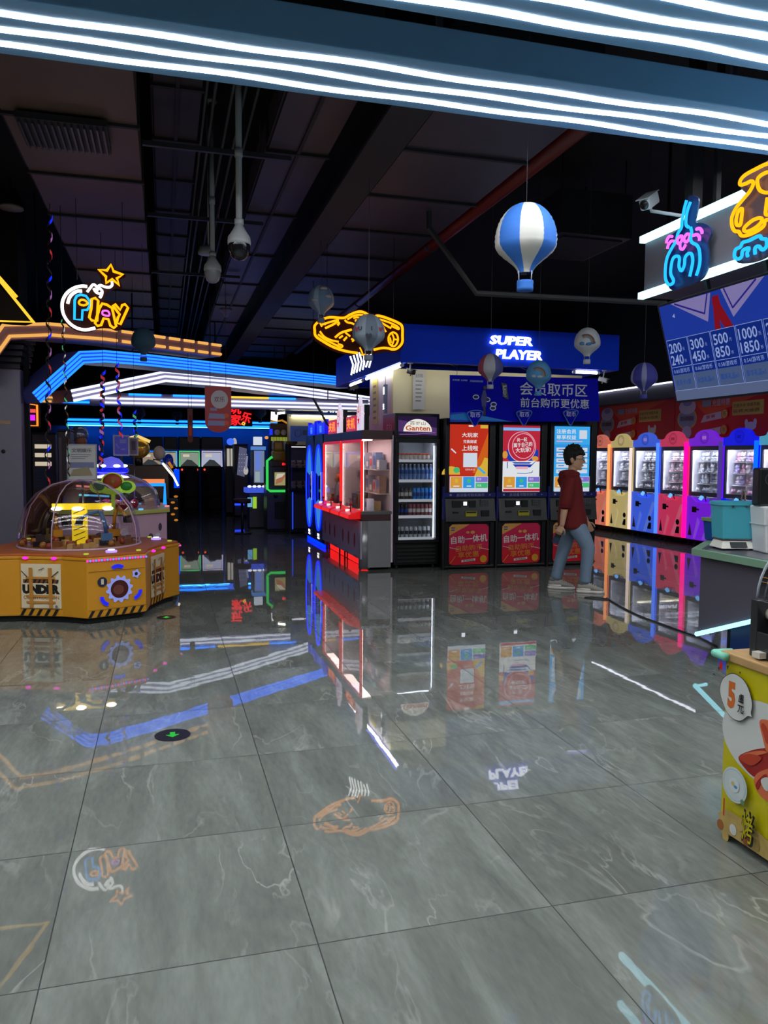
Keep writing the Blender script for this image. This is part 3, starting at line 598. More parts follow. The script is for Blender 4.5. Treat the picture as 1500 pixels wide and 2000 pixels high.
# ================================================================== DRINKS FRIDGE
FB = pm('fridge_black', (20, 20, 22), 0.3); FP = pm('fridge_purple', (84, 58, 100), 0.4); FI = pm('fridge_liner', (205, 208, 212), 0.4)
t = thing('drinks_fridge', 'tall black glass-door drinks fridge with a purple lightbox header', 'fridge', (2.95, 9.98, 0))
m = M(); m.box(0, 0.62, 0.05, 0.65, 0.06, 0.36, FB); m.box(0.0, 0.035, 0.05, 0.65, 0.36, 1.76, FB); m.box(0.585, 0.62, 0.05, 0.65, 0.36, 1.76, FB); m.box(0.035, 0.585, 0.6, 0.65, 0.36, 1.76, FB); m.box(0, 0.62, 0.04, 0.65, 1.76, 2.09, FB)
for i in range(5): m.box(0.04, 0.58, 0.035, 0.05, 0.09+i*0.05, 0.12+i*0.05, BLACKM)
for x in (0.05, 0.57):
    for y in (0.1, 0.6): m.cyl((x, y, 0), (x, y, 0.06), 0.02, BLACKM, 8)
m.build('body', t, bevel=0.005)
m = M(); m.box(0.035, 0.585, 0.59, 0.6, 0.38, 1.74, FI); m.box(0.035, 0.045, 0.1, 0.59, 0.38, 1.74, FI); m.box(0.575, 0.585, 0.1, 0.59, 0.38, 1.74, FI); m.box(0.045, 0.575, 0.1, 0.59, 0.37, 0.385, FI); m.box(0.045, 0.575, 0.1, 0.59, 1.735, 1.75, FI); m.build('liner', t)
m = M(); m.box(0.556, 0.562, 0.075, 0.085, 0.42, 1.66, em('fridge_led', (225, 235, 255), 9.0)); m.box(0.08, 0.54, 0.12, 0.15, 1.722, 1.734, MATS['fridge_led']); m.build('inner_light', t)
SH = [1.47, 1.2, 0.935, 0.715, 0.42]
for z in SH:
    m = M(); m.box(0.046, 0.574, 0.12, 0.58, z-0.01, z, pm('shelf_wire', (190, 192, 198), 0.4)); m.box(0.046, 0.574, 0.105, 0.12, z-0.03, z+0.008, em('shelf_label_strip', (200, 205, 215), 0.55)); m.build('shelf', t)
m = M(); W_ = pm('fan_guard', (170, 172, 176), 0.4, 0.5)
for r in (0.03, 0.05, 0.07, 0.09): m.tube([(0.19+r*math.cos(a*PI/8), 0.585, 1.63+r*math.sin(a*PI/8)) for a in range(16)], 0.003, W_, 4, closed=True)
m.build('fan_guard', t)
d = M(); d.box(0, 0.62, 0, 0.045, 0.36, 0.4, FB); d.box(0, 0.62, 0, 0.045, 1.70, 1.76, FB); d.box(0, 0.045, 0, 0.045, 0.4, 1.7, FB); d.box(0.57, 0.62, 0, 0.045, 0.4, 1.7, FB)
dd = d.build('door', t, bevel=0.004); g = M(); g.box(0.045, 0.57, 0.018, 0.024, 0.4, 1.7, GLASS); g.build('pane', dd)
g = M(); g.box(0.588, 0.606, -0.035, 0, 0.95, 1.15, BLACK); g.build('handle', dd)
m = M(); P_H = em('header_purple', (92, 62, 120), 0.7); P_HD = em('header_dark', (52, 34, 78), 0.6); P_HL = em('header_lilac', (140, 110, 165), 0.7)
m.box(0.03, 0.59, 0.03, 0.04, 1.79, 2.06, FB); y = 0.03; m.rect(0.04, 0.58, 1.795, 2.05, y, P_HD); m.poly([(0.04, 1.85), (0.58, 1.80), (0.58, 1.9), (0.2, 1.98), (0.04, 2.0)], y, P_H); m.line([(0.06, 1.81), (0.3, 1.815), (0.56, 1.84)], 0.01, y, P_HL)
m.ell(0.31, 1.85, 0.2, 0.165, y, em('header_white', (240, 236, 225), 0.95), 30, 0, PI); m.text('百岁山', 0.2, 0.42, 1.935, 1.985, y, em('header_ink', (70, 55, 60), 0.7), 0.0); m.text('Ganten', 0.14, 0.485, 1.86, 1.93, y, em('header_orange', (205, 95, 55), 0.8), 0.03)
m.build('lightbox_header', t)
sp = M(); sp.box(0, 0.58, -0.004, 0, 0.1, 2.06, FP); W2 = pm('side_wave', (135, 105, 150), 0.4); W3 = pm('side_print', (175, 150, 185), 0.4)
for k in range(5): sp.line([(0.05+0.1*k, 0.15), (0.09+0.1*k, 0.7), (0.04+0.1*k, 1.2), (0.10+0.09*k, 1.7), (0.06+0.09*k, 2.0)], 0.012, -0.004, W2)
sp.text('Ganten', 0.05, 0.55, 1.1, 1.2, -0.004, W3, 0.01, rot=-PI/2); sp.text('ESL', 0.2, 0.52, 1.85, 1.95, -0.004, W3, 0.01)
sp.ring(0.3, 1.45, 0.1, 0.22, 0.012, -0.004, W2)
sp.build('side_graphic', t, mtx=Matrix.Translation((0, 0.63, 0)) @ Matrix.Rotation(-PI/2, 4, 'Z'))
# drinks
def bottle_mesh(kind):
    m = M(); 
    C = dict(orange=(215, 80, 35), blue=(60, 100, 170), dark=(60, 55, 58), cyan=(30, 130, 215), wine=(130, 60, 70), silver=(190, 195, 200), cup=(225, 110, 60), black=(30, 30, 34))
    if kind == 'cup':
        m.lathe([(0, 0), (0.022, 0), (0.027, 0.07), (0, 0.07)], pm('cup_paper', (225, 205, 190), 0.5), n=10)
        m.lathe([(0, 0.07), (0.029, 0.07), (0.029, 0.088), (0, 0.092)], pm('cup_lid', C['orange'], 0.4), n=10); return m
    if kind in ('blue',):
        B = pm('bottle_blue', (120, 150, 205), 0.15); m.lathe([(0, 0), (0.028, 0.0), (0.029, 0.06), (0.026, 0.075), (0.029, 0.09), (0.029, 0.14), (0.012, 0.18), (0.012, 0.195), (0, 0.195)], B, n=10)
        m.lathe([(0, 0.195), (0.014, 0.195), (0.014, 0.213), (0, 0.213)], pm('cap_white', (205, 210, 220), 0.4), n=10); m.lathe([(0.0295, 0.085), (0.0295, 0.135)], pm('label_blue', C['blue'], 0.4), n=10); return m
    h = 0.16 if kind != 'silver' else 0.15
    m.lathe([(0, 0), (0.022, 0), (0.026, 0.008), (0.026, h-0.012), (0.021, h), (0, h)], pm('can_'+kind, C[kind], 0.3, 0.3), n=10)
    m.lathe([(0.0265, h*0.3), (0.0265, h*0.62)], pm('band_'+kind, (210, 200, 200) if kind in ('dark', 'wine') else (40, 45, 60) if kind == 'silver' else (15, 60, 150), 0.4), n=10)
    return m
ROWS = [('cup', 8, 0, 'small cup drink with orange lid on the top fridge shelf', 'cup drinks on the top fridge shelf', 0, 0.06),
        ('blue', 9, 1, 'clear bottled water with blue label on the second fridge shelf', 'water bottles on the second fridge shelf', 0, 0.0575),
        ('dark', 4, 2, 'dark drink can with pale band on the third fridge shelf', 'dark cans on the third fridge shelf', 0, 0.057),
        ('cyan', 5, 2, 'bright blue drink can on the third fridge shelf', 'blue cans on the third fridge shelf', 4, 0.057),
        ('wine', 6, 3, 'dark red drink can on the fourth fridge shelf', 'red cans on the fourth fridge shelf', 3, 0.057),
        ('black', 3, 3, 'black drink can on the fourth fridge shelf', 'black cans on the fourth fridge shelf', 0, 0.057),
        ('silver', 8, 4, 'silver drink can on the bottom fridge shelf', 'silver cans on the bottom fridge shelf', 0, 0.062)]
for kind, n, sh, lab, grp, st, dx in ROWS:
    src = None
    for i in range(n):
        loc = (2.95+0.082+(st+i)*dx, 9.98+0.155+0.004*(i % 2), SH[sh]+0.0005)
        if src is None: src = bottle_mesh(kind).build('drink_bottle' if kind == 'blue' else 'drink_cup' if kind == 'cup' else 'drink_can'); o = tag(src, lab, 'drink', grp)
        else: o = src.copy(); COL.objects.link(o)
        o.location = loc
# ================================================================== CLAW MACHINES ON THE BOOTH SIDE
def glowp(name, col, es, rough=0.3):
    """translucent plastic lit from inside by its own LEDs"""
    if name in MATS: return MATS[name]
    m = pm(name, col, rough, 0, 0.04); b = m.node_tree.nodes['Principled BSDF']; b.inputs['Emission Color'].default_value = rgb(col); b.inputs['Emission Strength'].default_value = es; return m
MH = pm('machine_maroon', (74, 44, 48), 0.4); ML = pm('machine_lower', (165, 155, 178), 0.35); SPN = pm('steel_panel', (165, 165, 170), 0.3, 0.55); RG = em('red_glow', (1.0, 0.03, 0.03), 0.9, True); RGd = glowp('red_lit_plastic', (215, 20, 25), 0.6)
PAP = pm('prize_backdrop', (225, 208, 215), 0.5)
def prize_machine(y_far, W, label, near_end, idx):
    t = thing('prize_machine', label, 'prize machine', (2.5, y_far, 0), -PI/2)
    m = M(); m.box(0.0, W, -0.02, 0.40, 0.15, 0.66, ML); m.box(0.02, W-0.1, 0.12, 0.4, 0.0, 0.15, BLACKM); m.box(0, 0.02, 0.0, 0.4, 0.66, 1.74, PAP); m.box(0, W, 0, 0.42, 1.74, 1.86, MH); m.box(0, 0.03, 0.39, 0.42, 0.66, 1.74, MH)
    m.box(0, W, 0.40, 0.43, 0.1, 1.8, PAP); m.box(0, W, 0.0, 0.4, 0.66, 0.75, MH)
    for x in (0.15, W-0.2): m.cyl((x, 0.03, 0), (x, 0.03, 0.15), 0.014, BLACKM, 8)
    m.build('cabinet_body', t, bevel=0.006)
    u = M(); u.box(0.03, W-0.12, 0.105, 0.12, 0.01, 0.145, em('red_underglow', (1.0, 0.012, 0.012), 1.6, True)); u.build('underglow_panel', t)
    for i in range(2):
        x0 = 0.05+i*(W/2-0.02); c = M(); c.hexa([(x0, -0.16, 0.68), (x0+W/2-0.1, -0.16, 0.68), (x0+W/2-0.1, 0.02, 0.68), (x0, 0.02, 0.68), (x0, -0.16, 0.74), (x0+W/2-0.1, -0.16, 0.74), (x0+W/2-0.1, 0.02, 0.80), (x0, 0.02, 0.80)], RGd)
        cp = c.build('control_shelf', t, bevel=0.01); q = M(); q.box(x0+0.02, x0+W/2-0.12, -0.17, -0.16, 0.69, 0.73, RG); q.build('lit_edge', cp)
        q = M(); q.cyl((x0+0.12, -0.08, 0.76), (x0+0.12, -0.08, 0.79), 0.03, em('button_white', (255, 235, 225), 1.2), 12); q.build('push_button', cp)
        q = M(); q.cyl((x0+0.3, -0.08, 0.76), (x0+0.3, -0.08, 0.85), 0.008, BLACK, 8); q.ball((x0+0.3, -0.08, 0.86), 0.022, RED, 10, 6); q.build('joystick', cp)
    f = M()
    for x in (0.02, W-0.02): f.box(x-0.018, x+0.018, -0.012, 0.02, 0.8, 1.72, RG)
    f.build('red_light_post', t)
    r = M(); r.box(0.04, W-0.04, -0.005, 0.01, 1.70, 1.74, RGd); r.box(0.04, W-0.04, -0.005, 0.01, 0.78, 0.80, RGd); r.build('window_rail', t)
    g = M(); g.box(0.04, W-0.04, 0.0, 0.006, 0.8, 1.7, GLASS); g.build('window_pane', t)
    if near_end:
        g = M(); g.box(W-0.006, W, 0.02, 0.4, 0.8, 1.7, GLASS); g.build('end_pane', t)
        k = M(); k.cyl((W-0.06, 0.05, 0.02), (W-0.06, 0.05, 0.66), 0.075, SPN, 20); k.box(W-0.01, W+0.005, 0.05, 0.4, 0.04, 0.66, SPN); k.build('steel_corner', t)
        k = M(); k.box(0, W, 0, 0.42, 0.745, 0.79, STEEL); k.build('steel_sill', t, bevel=0.005)
    for x in (0.02, W-0.02): li = M(); li.box(x-0.015, x+0.015, 0.0205, 0.024, 0.8, 1.72, em('cabinet_led', (255, 225, 215), 11.0)); li.build('inner_light', t)  # post strips added out of sight to brighten the prizes
    li = M(); li.box(0.08, W-0.08, 0.03, 0.16, 1.728, 1.738, em('cabinet_led', (255, 225, 215), 11.0)); li.build('inner_light', t)
    p = M(); y = -0.02
    for i in range(3): ov = M(); ov.ell(0.24+0.36*i, 0.38, 0.05, 0.1, y, pm('oval_reflection_red', (150, 40, 50), 0.4), 18); ov.build('oval_reflection', t)  # red reflections painted on the panel as flat ovals
    p.text('抓抓乐', W-0.35, W-0.12, 0.14, 0.19, y, DGREY); p.text('礼品机', 0.4, 0.6, 0.14, 0.18, y, DGREY)
    p.build('lower_panel_print', t)
    # toppers: red drum sign and white star totem
    s = M(); s.box(0.12, W*0.55, 0.05, 0.2, 1.87, 2.08, RGd); s.layer = 0; s.text('夹机', 0.17, W*0.55-0.05, 1.9, 2.05, 0.05, em('sign_glyph', (1.0, 0.25, 0.05), 1.6, True), 0.02); s.build('red_top_sign', t, bevel=0.02)
    x = W-0.26; hgt = 0.44
    pts = [(x-0.12, 1.86), (x-0.08, 1.93), (x-0.04, 1.86), (x, 1.92), (x+0.04, 1.86), (x+0.08, 1.93), (x+0.12, 1.86), (x+0.12, 2.06), (x+0.15, 2.08), (x+0.12, 2.1), (x+0.12, 2.2), (x+0.07, 2.16), (x, 1.87+hgt), (x-0.07, 2.16), (x-0.12, 2.2), (x-0.12, 2.1), (x-0.15, 2.08), (x-0.12, 2.06)]
    s = M(); s.plate(pts, 0.02, 0.06, glowp('totem_white', (225, 215, 235), 0.75)); s.box(x+0.03, x+0.15, 0.062, 0.12, 1.86, 2.2, BLACKM); s.layer = 0
    for k in range(5): s.line([(x-0.11, 2.2-0.02-k*0.03), (x-0.05, 2.17-k*0.03)], 0.008, 0.02, RG); s.line([(x+0.11, 2.2-0.02-k*0.03), (x+0.05, 2.17-k*0.03)], 0.008, 0.02, RG)
    st = [(x+(0.07 if i % 2 == 0 else 0.028)*math.sin(i*PI/5), 1.99+(0.07 if i % 2 == 0 else 0.028)*math.cos(i*PI/5)) for i in range(10)]
    s.poly(st, 0.02, em('star_red', (205, 20, 50), 0.9)); s.poly([(x-0.035, 2.1), (x+0.035, 2.1), (x+0.02, 2.17), (x, 2.23), (x-0.02, 2.17)], 0.02, em('torch_dark', (120, 20, 20), 0.8)); s.poly([(x-0.015, 2.11), (x+0.015, 2.11), (x+0.012, 2.15), (x, 2.2), (x-0.012, 2.15)], 0.02, em('torch_flame', (250, 225, 160), 1.0))
    s.build('star_totem', t); return t
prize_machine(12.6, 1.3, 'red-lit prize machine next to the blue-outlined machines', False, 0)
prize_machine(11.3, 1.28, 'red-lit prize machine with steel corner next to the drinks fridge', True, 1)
# prizes inside
cols = [(205, 165, 110), (190, 170, 180), (120, 140, 180), (215, 180, 150), (150, 110, 90), (175, 175, 190)]
for mi, (yf, W) in enumerate(((12.6, 1.3), (11.3, 1.28))):
    src = {}
    for i in range(9):
        if mi == 0 and i in (1, 2): continue
        hgt = random.choice((0.12, 0.16, 0.2)); c = cols[(i*5+mi) % 6]; key = (hgt, c)
        yl = 0.14+0.13*(i % 2); xl = 0.12+i*(W-0.24)/8.2
        m = M(); m.box(-0.055, 0.055, -0.05, 0.05, 0, hgt, pm('carton_%d_%d_%d' % c, c, 0.5)); m.layer = 0; m.rect(-0.04, 0.04, hgt*0.3, hgt*0.75, -0.05, pm('carton_print%d' % (i % 3), [(230, 225, 220), (200, 60, 60), (70, 90, 150)][i % 3], 0.5))
        o = m.build('prize_box', mtx=Matrix.Rotation(-PI/2, 4, 'Z'), loc=(2.5+yl, yf-xl, 0.7905 if mi else 0.7505))
        tag(o, ['small boxed prize in the red-lit machine beside the blue ones', 'small boxed prize in the red-lit machine beside the fridge'][mi], 'box', ['boxed prizes in the far red machine', 'boxed prizes in the near red machine'][mi])
    for lvl in range(2):
        z = 1.02+0.32*lvl; m = M(); m.box(0.05, W-0.05, 0.22, 0.395, z-0.012, z, pm('shelf_pale', (200, 190, 180), 0.4))
        o = m.build('prize_shelf', mtx=Matrix.Rotation(-PI/2, 4, 'Z'), loc=(2.5, yf, 0)); tag(o, ['lower', 'upper'][lvl]+' display shelf inside the red-lit machine beside the '+['blue ones', 'fridge'][mi], 'shelf')
        for i in range(6):
            c = cols[(i*3+lvl+mi) % 6]; m = M(); hh = 0.13+0.05*((i*7+lvl) % 3)
            m.box(-0.07, 0.07, -0.05, 0.05, 0, hh, pm('carton_%d_%d_%d' % c, c, 0.5)); m.layer = 0; m.rect(-0.055, 0.055, hh*0.25, hh*0.8, -0.05, pm('carton_print%d' % ((i+lvl) % 3), (0, 0, 0), 0.5))
            o = m.build('prize_box', mtx=Matrix.Rotation(-PI/2, 4, 'Z'), loc=(2.5+0.31, yf-0.16-i*(W-0.32)/5, z+0.0005))
            tag(o, ['boxed prize on the shelf of the red-lit machine beside the blue ones', 'boxed prize on the shelf of the red-lit machine beside the fridge'][mi], 'box', ['shelf prizes in the far red machine', 'shelf prizes in the near red machine'][mi])
m = M(); SK = pm('doll_skin', (215, 180, 150), 0.5); m.ball((0, 0, 0.42), (0.06, 0.06, 0.065), pm('doll_hair', (220, 100, 25), 0.6)); m.ball((0, -0.02, 0.405), (0.05, 0.05, 0.055), SK)
m.lathe([(0, 0.0), (0.06, 0.0), (0.075, 0.1), (0.055, 0.3), (0.03, 0.36), (0, 0.36)], pm('doll_coat', (215, 215, 220), 0.6)); m.tube([(-0.05, 0, 0.32), (-0.1, -0.05, 0.24), (-0.02, -0.09, 0.26)], 0.02, MATS['doll_coat'], 8)
tag(m.build('doll', loc=(2.68, 12.28, 0.7505), mtx=Matrix.Rotation(-PI/2, 4, 'Z')), 'orange-haired doll in a white coat inside the red-lit machine', 'doll')

BD = pm('blue_machine_body', (44, 56, 100), 0.4); BLL = em('oval_light_blue', (60, 140, 225), 0.85)
def blue_machine(y_far, W, label):
    t = thing('blue_claw_machine', label, 'claw machine', (2.5, y_far, 0), -PI/2); cx = W/2
    m = M(); m.box(0.01, W-0.01, 0.02, 0.42, 0.06, 0.5, BD); m.box(0.01, W-0.01, 0.36, 0.42, 0.5, 1.8, BD); m.box(0.01, 0.05, 0.02, 0.36, 0.5, 1.8, BD); m.box(W-0.05, W-0.01, 0.02, 0.36, 0.5, 1.8, BD); m.box(0.01, W-0.01, 0.02, 0.42, 1.8, 1.88, BD)
    m.box(0.03, W-0.03, 0.1, 0.4, 0, 0.06, BLACKM)
    m.build('cabinet_body', t, bevel=0.006)
    # front frame with oval opening
    rx, rz, cz = W*0.36, 0.72, 0.98; n = 36; f = M(); vs = []; fs = []
    for i in range(n):
        a = 2*PI*i/n; ex, ez = rx*math.cos(a), rz*math.sin(a); k = min((W/2-0.01)/max(1e-6, abs(math.cos(a))), 0.9/max(1e-6, abs(math.sin(a)))); ox, oz = k*math.cos(a), k*math.sin(a)
        vs += [(cx+ex, 0, cz+ez), (cx+ox, 0, cz+oz), (cx+ex, 0.02, cz+ez), (cx+ox, 0.02, cz+oz)]
    for i in range(n):
        a, b = 4*i, 4*((i+1) % n); fs += [(a, a+1, b+1, b), (a+2, b+2, b+3, a+3), (a, b, b+2, a+2)]
    f.add(vs, fs, BD); f.build('front_frame', t)
    o = M(); o.tube([(cx+rx*math.cos(2*PI*i/40), -0.008, cz+rz*math.sin(2*PI*i/40)) for i in range(40)], 0.013, N_BLU, 6, closed=True); o.build('oval_neon', t)
    for sg in (1, -1):
        c = M()
        pts = [(cx+rx*0.97*math.cos(a), cz+sg*rz*0.97*math.sin(a)) for a in [PI*0.12+i*PI*0.76/16 for i in range(17)]]
        pts += [(cx+rx*0.5, cz+sg*rz*0.3) if False else (cx-rx*0.2, cz+sg*rz*0.28)]
        c.plate(pts, 0.004, 0.014, BLL); c.build('crescent_panel', t)
    g = M(); g.ell(cx, cz, rx, rz, 0.018, GLASS, 32); g.build('window_pane', t)
    s = M(); s.tube([(W-0.07, -0.015, 0.75), (W-0.07, -0.015, 1.25)], 0.012, N_BLU, 6); s.tube([(W-0.12, -0.015, 0.75), (W-0.12, -0.015, 1.25)], 0.010, em('neon_lilac', (0.55, 0.5, 1.0), 1.5, True), 6); s.build('side_neon', t)
    u = M(); u.box(0.03, W-0.03, 0.03, 0.045, 0.004, 0.056, em('blue_underglow', (0.0, 0.006, 1.0), 9.0, True)); u.build('underglow_strip', t)
    tp = M(); pts = [(0.08, 1.88), (W-0.08, 1.88), (W-0.08, 2.12), (W-0.22, 2.06), (W*0.5, 2.08), (0.22, 2.06), (0.1, 2.12)]; tp.plate(pts, 0.03, 0.1, glowp('cat_top_blue', (10, 20, 220), 0.9)); tp.layer = 0
    tp.text('猫', cx-0.1, cx+0.1, 1.91, 2.03, 0.03, em('top_glyph_blue', (90, 150, 255), 1.3)); tp.build('ear_top_sign', t)
    l = M(); l.text('抓抓', cx-0.1, cx+0.06, 0.16, 0.21, -0.001, N_WHITE, 0.03); l.text('娃娃机', cx-0.08, cx+0.08, 0.12, 0.15, -0.001, N_WHITE, 0.02); l.build('white_lettering', t)
    i_ = M(); i_.box(0.1, W-0.1, 0.1, 0.14, 1.77, 1.79, em('cabinet_led_cool', (215, 225, 255), 2.5)); i_.build('inner_light', t)
    p = M(); p.box(0.05, W-0.05, 0.05, 0.36, 0.5, 0.52, BD); p.build('prize_floor', t)
    return t
blue_machine(14.3, 0.84, 'blue neon oval claw machine, the farther of the pair')
blue_machine(13.45, 0.84, 'blue neon oval claw machine touching the red-lit machine')
def bear(c1, c2, s=1.0):
    m = M(); A = pm('plush_%d_%d_%d' % c1, c1, 0.9, 0, 0.1, 40, 0.3); B = pm('plush_%d_%d_%d' % c2, c2, 0.9)
    m.ball((0, 0, 0.055*s), (0.052*s, 0.045*s, 0.055*s), A, 10, 6); m.ball((0, -0.008*s, 0.125*s), (0.05*s, 0.046*s, 0.042*s), A, 10, 6)
    for sx in (-1, 1):
        m.ball((sx*0.035*s, 0, 0.165*s), (0.016*s, 0.012*s, 0.018*s), B, 8, 5); m.ball((sx*0.05*s, -0.025*s, 0.065*s), (0.018*s, 0.022*s, 0.016*s), A, 8, 5); m.ball((sx*0.032*s, -0.045*s, 0.02*s), (0.02*s, 0.026*s, 0.018*s), B, 8, 5)
        m.ball((sx*0.018*s, -0.05*s, 0.132*s), 0.005*s, BLACK, 6, 4)
    m.ball((0, -0.052*s, 0.115*s), (0.014*s, 0.01*s, 0.01*s), B, 8, 5); return m
for k, (yf, lab) in enumerate(((14.3, 'the farther blue oval machine'), (13.45, 'the nearer blue oval machine'))):
    src = None
    for i in range(5):
        loc = (2.5+0.17+0.1*(i % 2), yf-0.16-i*0.13, 0.5205)
        if src is None: src = bear([(230, 150, 70), (235, 120, 60)][k], (240, 230, 225), 1.2).build('plush_toy', mtx=Matrix.Rotation(-PI/2, 4, 'Z')); o = tag(src, 'orange plush toy inside '+lab, 'plush toy', 'orange plush toys in '+lab)
        else: o = src.copy(); COL.objects.link(o)
        o.location = loc

# ================================================================== PLUSH CLAW MACHINES ALONG THE WALL
CL = [('orange', (226, 122, 98), 'with a peach arched top, half hidden behind the last kiosk', (255, 158, 92), 1.0),
      ('yellow', (205, 186, 120), 'with a pale yellow arched top', (235, 215, 205), 0.9),
      ('cornflower', (66, 104, 240), 'with a light blue arched top', (70, 120, 255), 1.2),
      ('rose', (214, 58, 98), 'with a rose pink arched top', (255, 8, 140), 1.3),
      ('violet', (126, 34, 232), 'with a purple arched top', (84, 66, 158), 0.6),
      ('ultramarine', (14, 24, 250), 'with a deep blue arched top', (10, 90, 255), 1.3),
      ('cyan', (84, 176, 204), 'with a cyan arched top, cut off by the picture edge', (60, 200, 220), 0.7)]
YB = [14.16+0.78, 14.16, 13.38, 12.52, 11.70, 10.83, 10.03, 9.2]
WGF = pm('window_grey', (96, 98, 112), 0.4); INW = pm('machine_liner', (215, 215, 225), 0.5)
for i, (nm, c, ds, bc, bs) in enumerate(CL):
    y1, y0 = YB[i], YB[i+1]; W = y1-y0-0.012; lab = 'tall plush claw machine '+ds
    t = thing('plush_claw_machine', lab, 'claw machine', (8.75, y1, 0), -PI/2); G = glowp('machine_'+nm, c, 0.6)
    m = M(); m.box(0.03, W-0.03, 0.06, 0.72, 0.1, 0.16, BLACKM); m.box(0.0, 0.03, 0.02, 0.74, 0.16, 1.74, G); m.box(W-0.03, W, 0.02, 0.74, 0.16, 1.74, G); m.box(0.03, 0.034, 0.02, 0.42, 0.87, 1.74, INW); m.box(W-0.034, W-0.03, 0.02, 0.42, 0.87, 1.74, INW); m.box(0.03, W-0.03, 0.42, 0.45, 0.16, 1.74, INW); m.box(0.03, W-0.03, 0.06, 0.42, 0.84, 0.87, INW); m.box(0.0, W, 0.04, 0.74, 1.74, 1.8, WHITE)
    for x in (0.08, W-0.08):
        for yy in (0.12, 0.65): m.cyl((x, yy, 0.03), (x, yy, 0.1), 0.02, BLACKM, 8); m.cyl((x-0.015, yy, 0.03), (x+0.015, yy, 0.03), 0.03, BLACKM, 10)
    m.build('cabinet_body', t)
    f = M(); cx = W/2
    f.plate([(0.0, 0.13), (W, 0.13), (W, 0.88), (W*0.8, 0.86), (W*0.68, 0.78), (W*0.3, 0.78), (W*0.16, 0.86), (0, 0.88)], -0.02, 0.04, G); fo = f.build('front_panel', t, bevel=0.012)
    d = M(); d.rect(W*0.18, W*0.32, 0.6, 0.7, -0.021, BLACK); d.rect(W*0.32, W*0.4, 0.64, 0.67, -0.021, BLACK); d.rect(W*0.66, W*0.8, 0.2, 0.32, -0.021, BLACK); d.poly([(W*0.08, 0.2), (W*0.2, 0.2), (W*0.13, 0.42)], -0.021, DGREY)
    gl = glowp('machine_light_'+nm, tuple(min(255, int(q+(255-q)*0.22)) for q in c), 0.5)
    d.poly([(W*0.5, 0.15), (W*0.62, 0.15), (W*0.92, 0.7), (W*0.82, 0.72)], -0.021, gl); d.poly([(W*0.24, 0.15), (W*0.3, 0.15), (W*0.44, 0.45), (W*0.36, 0.52)], -0.021, gl); d.ell(W*0.74, 0.40, 0.05, 0.05, -0.021, BLACK, 16); d.build('panel_slots', fo)
    f = M(); f.box(0.03, W-0.03, 0.0, 0.05, 0.88, 0.95, WGF); f.box(0.03, W-0.03, 0.0, 0.03, 1.66, 1.73, WGF); f.box(0.03, 0.07, 0, 0.03, 0.95, 1.66, WGF); f.box(W-0.07, W-0.03, 0, 0.03, 0.95, 1.66, WGF); fo = f.build('window_frame', t)
    g = M(); g.box(0.07, W-0.07, 0.01, 0.016, 0.95, 1.66, GLASS); g.build('pane', fo)
    k = M(); k.cyl((W*0.45, -0.0, 0.88), (W*0.45, -0.04, 0.83), 0.03, em('button_sky', (110, 180, 255), 1.2), 12); k.cyl((W*0.6, -0.02, 0.8), (W*0.6, -0.04, 0.86), 0.008, BLACK, 8); k.ball((W*0.6, -0.04, 0.875), 0.02, BLACK, 8, 5); k.build('control_stick', t)
    # arched header with round emblem
    a = [(0, 1.73), (W, 1.73), (W, 1.86), (W*0.88, 1.87)]+[(cx+W*0.33*math.cos(q), 1.865+0.14*math.sin(q)) for q in [0.15+j*(PI-0.3)/12 for j in range(13)]]+[(W*0.12, 1.87), (0, 1.86)]
    f = M(); f.plate(a, -0.015, 0.05, G); ho = f.build('arched_header', t, bevel=0.01); e = M(); dk = pm('emblem_dark_'+nm, tuple(int(q*0.55) for q in c), 0.4)
    e.ring(cx-0.02, 1.87, 0.11, 0.1, 0.008, -0.0155, dk); e.ring(cx-0.02, 1.87, 0.085, 0.078, 0.006, -0.0155, dk); e.text('娃娃', cx-0.07, cx+0.03, 1.84, 1.9, -0.0155, em('emblem_print', (225, 170, 200), 0.5) if i in (1, 2, 4) else dk, 0.02); e.build('round_emblem', ho)
    lb = M(); lb.box(W-0.012-(0.05 if i in (3,) else 0.035), W+0.01, -0.05, -0.015, 0.14, 1.80 if i != 1 else 1.72, em('bar_'+nm, bc, bs*1.3)); lb.build('light_bar', t)
    il = M(); il.box(0.06, W-0.06, 0.03, 0.13, 1.722, 1.735, em('plush_led', (235, 238, 255), 42.0)); il.build('inner_light', t)
    for x in (0.05, W-0.05): il = M(); il.box(x-0.013, x+0.013, 0.0305, 0.034, 0.9, 1.71, MATS['plush_led']); il.build('added_side_light', t)  # strips hidden behind the frame posts, added to brighten the toys
    for z in (1.09, 1.28, 1.47):
        s_ = M(); s_.box(0.04, W-0.04, 0.165, 0.415, z-0.01, z, INW); s_.build('toy_shelf', t)
    cw = [[(225, 222, 226)], [(226, 226, 226)], [(225, 225, 228), (200, 205, 210)], [(226, 208, 218), (220, 220, 228)], [(222, 224, 232), (196, 206, 222)], [(226, 170, 200), (226, 214, 224), (180, 170, 220)], [(205, 160, 120)]][i]
    src = {}
    lv = [(0.8705, 0.13), (1.0905, 0.21), (1.2805, 0.21), (1.4705, 0.21)]
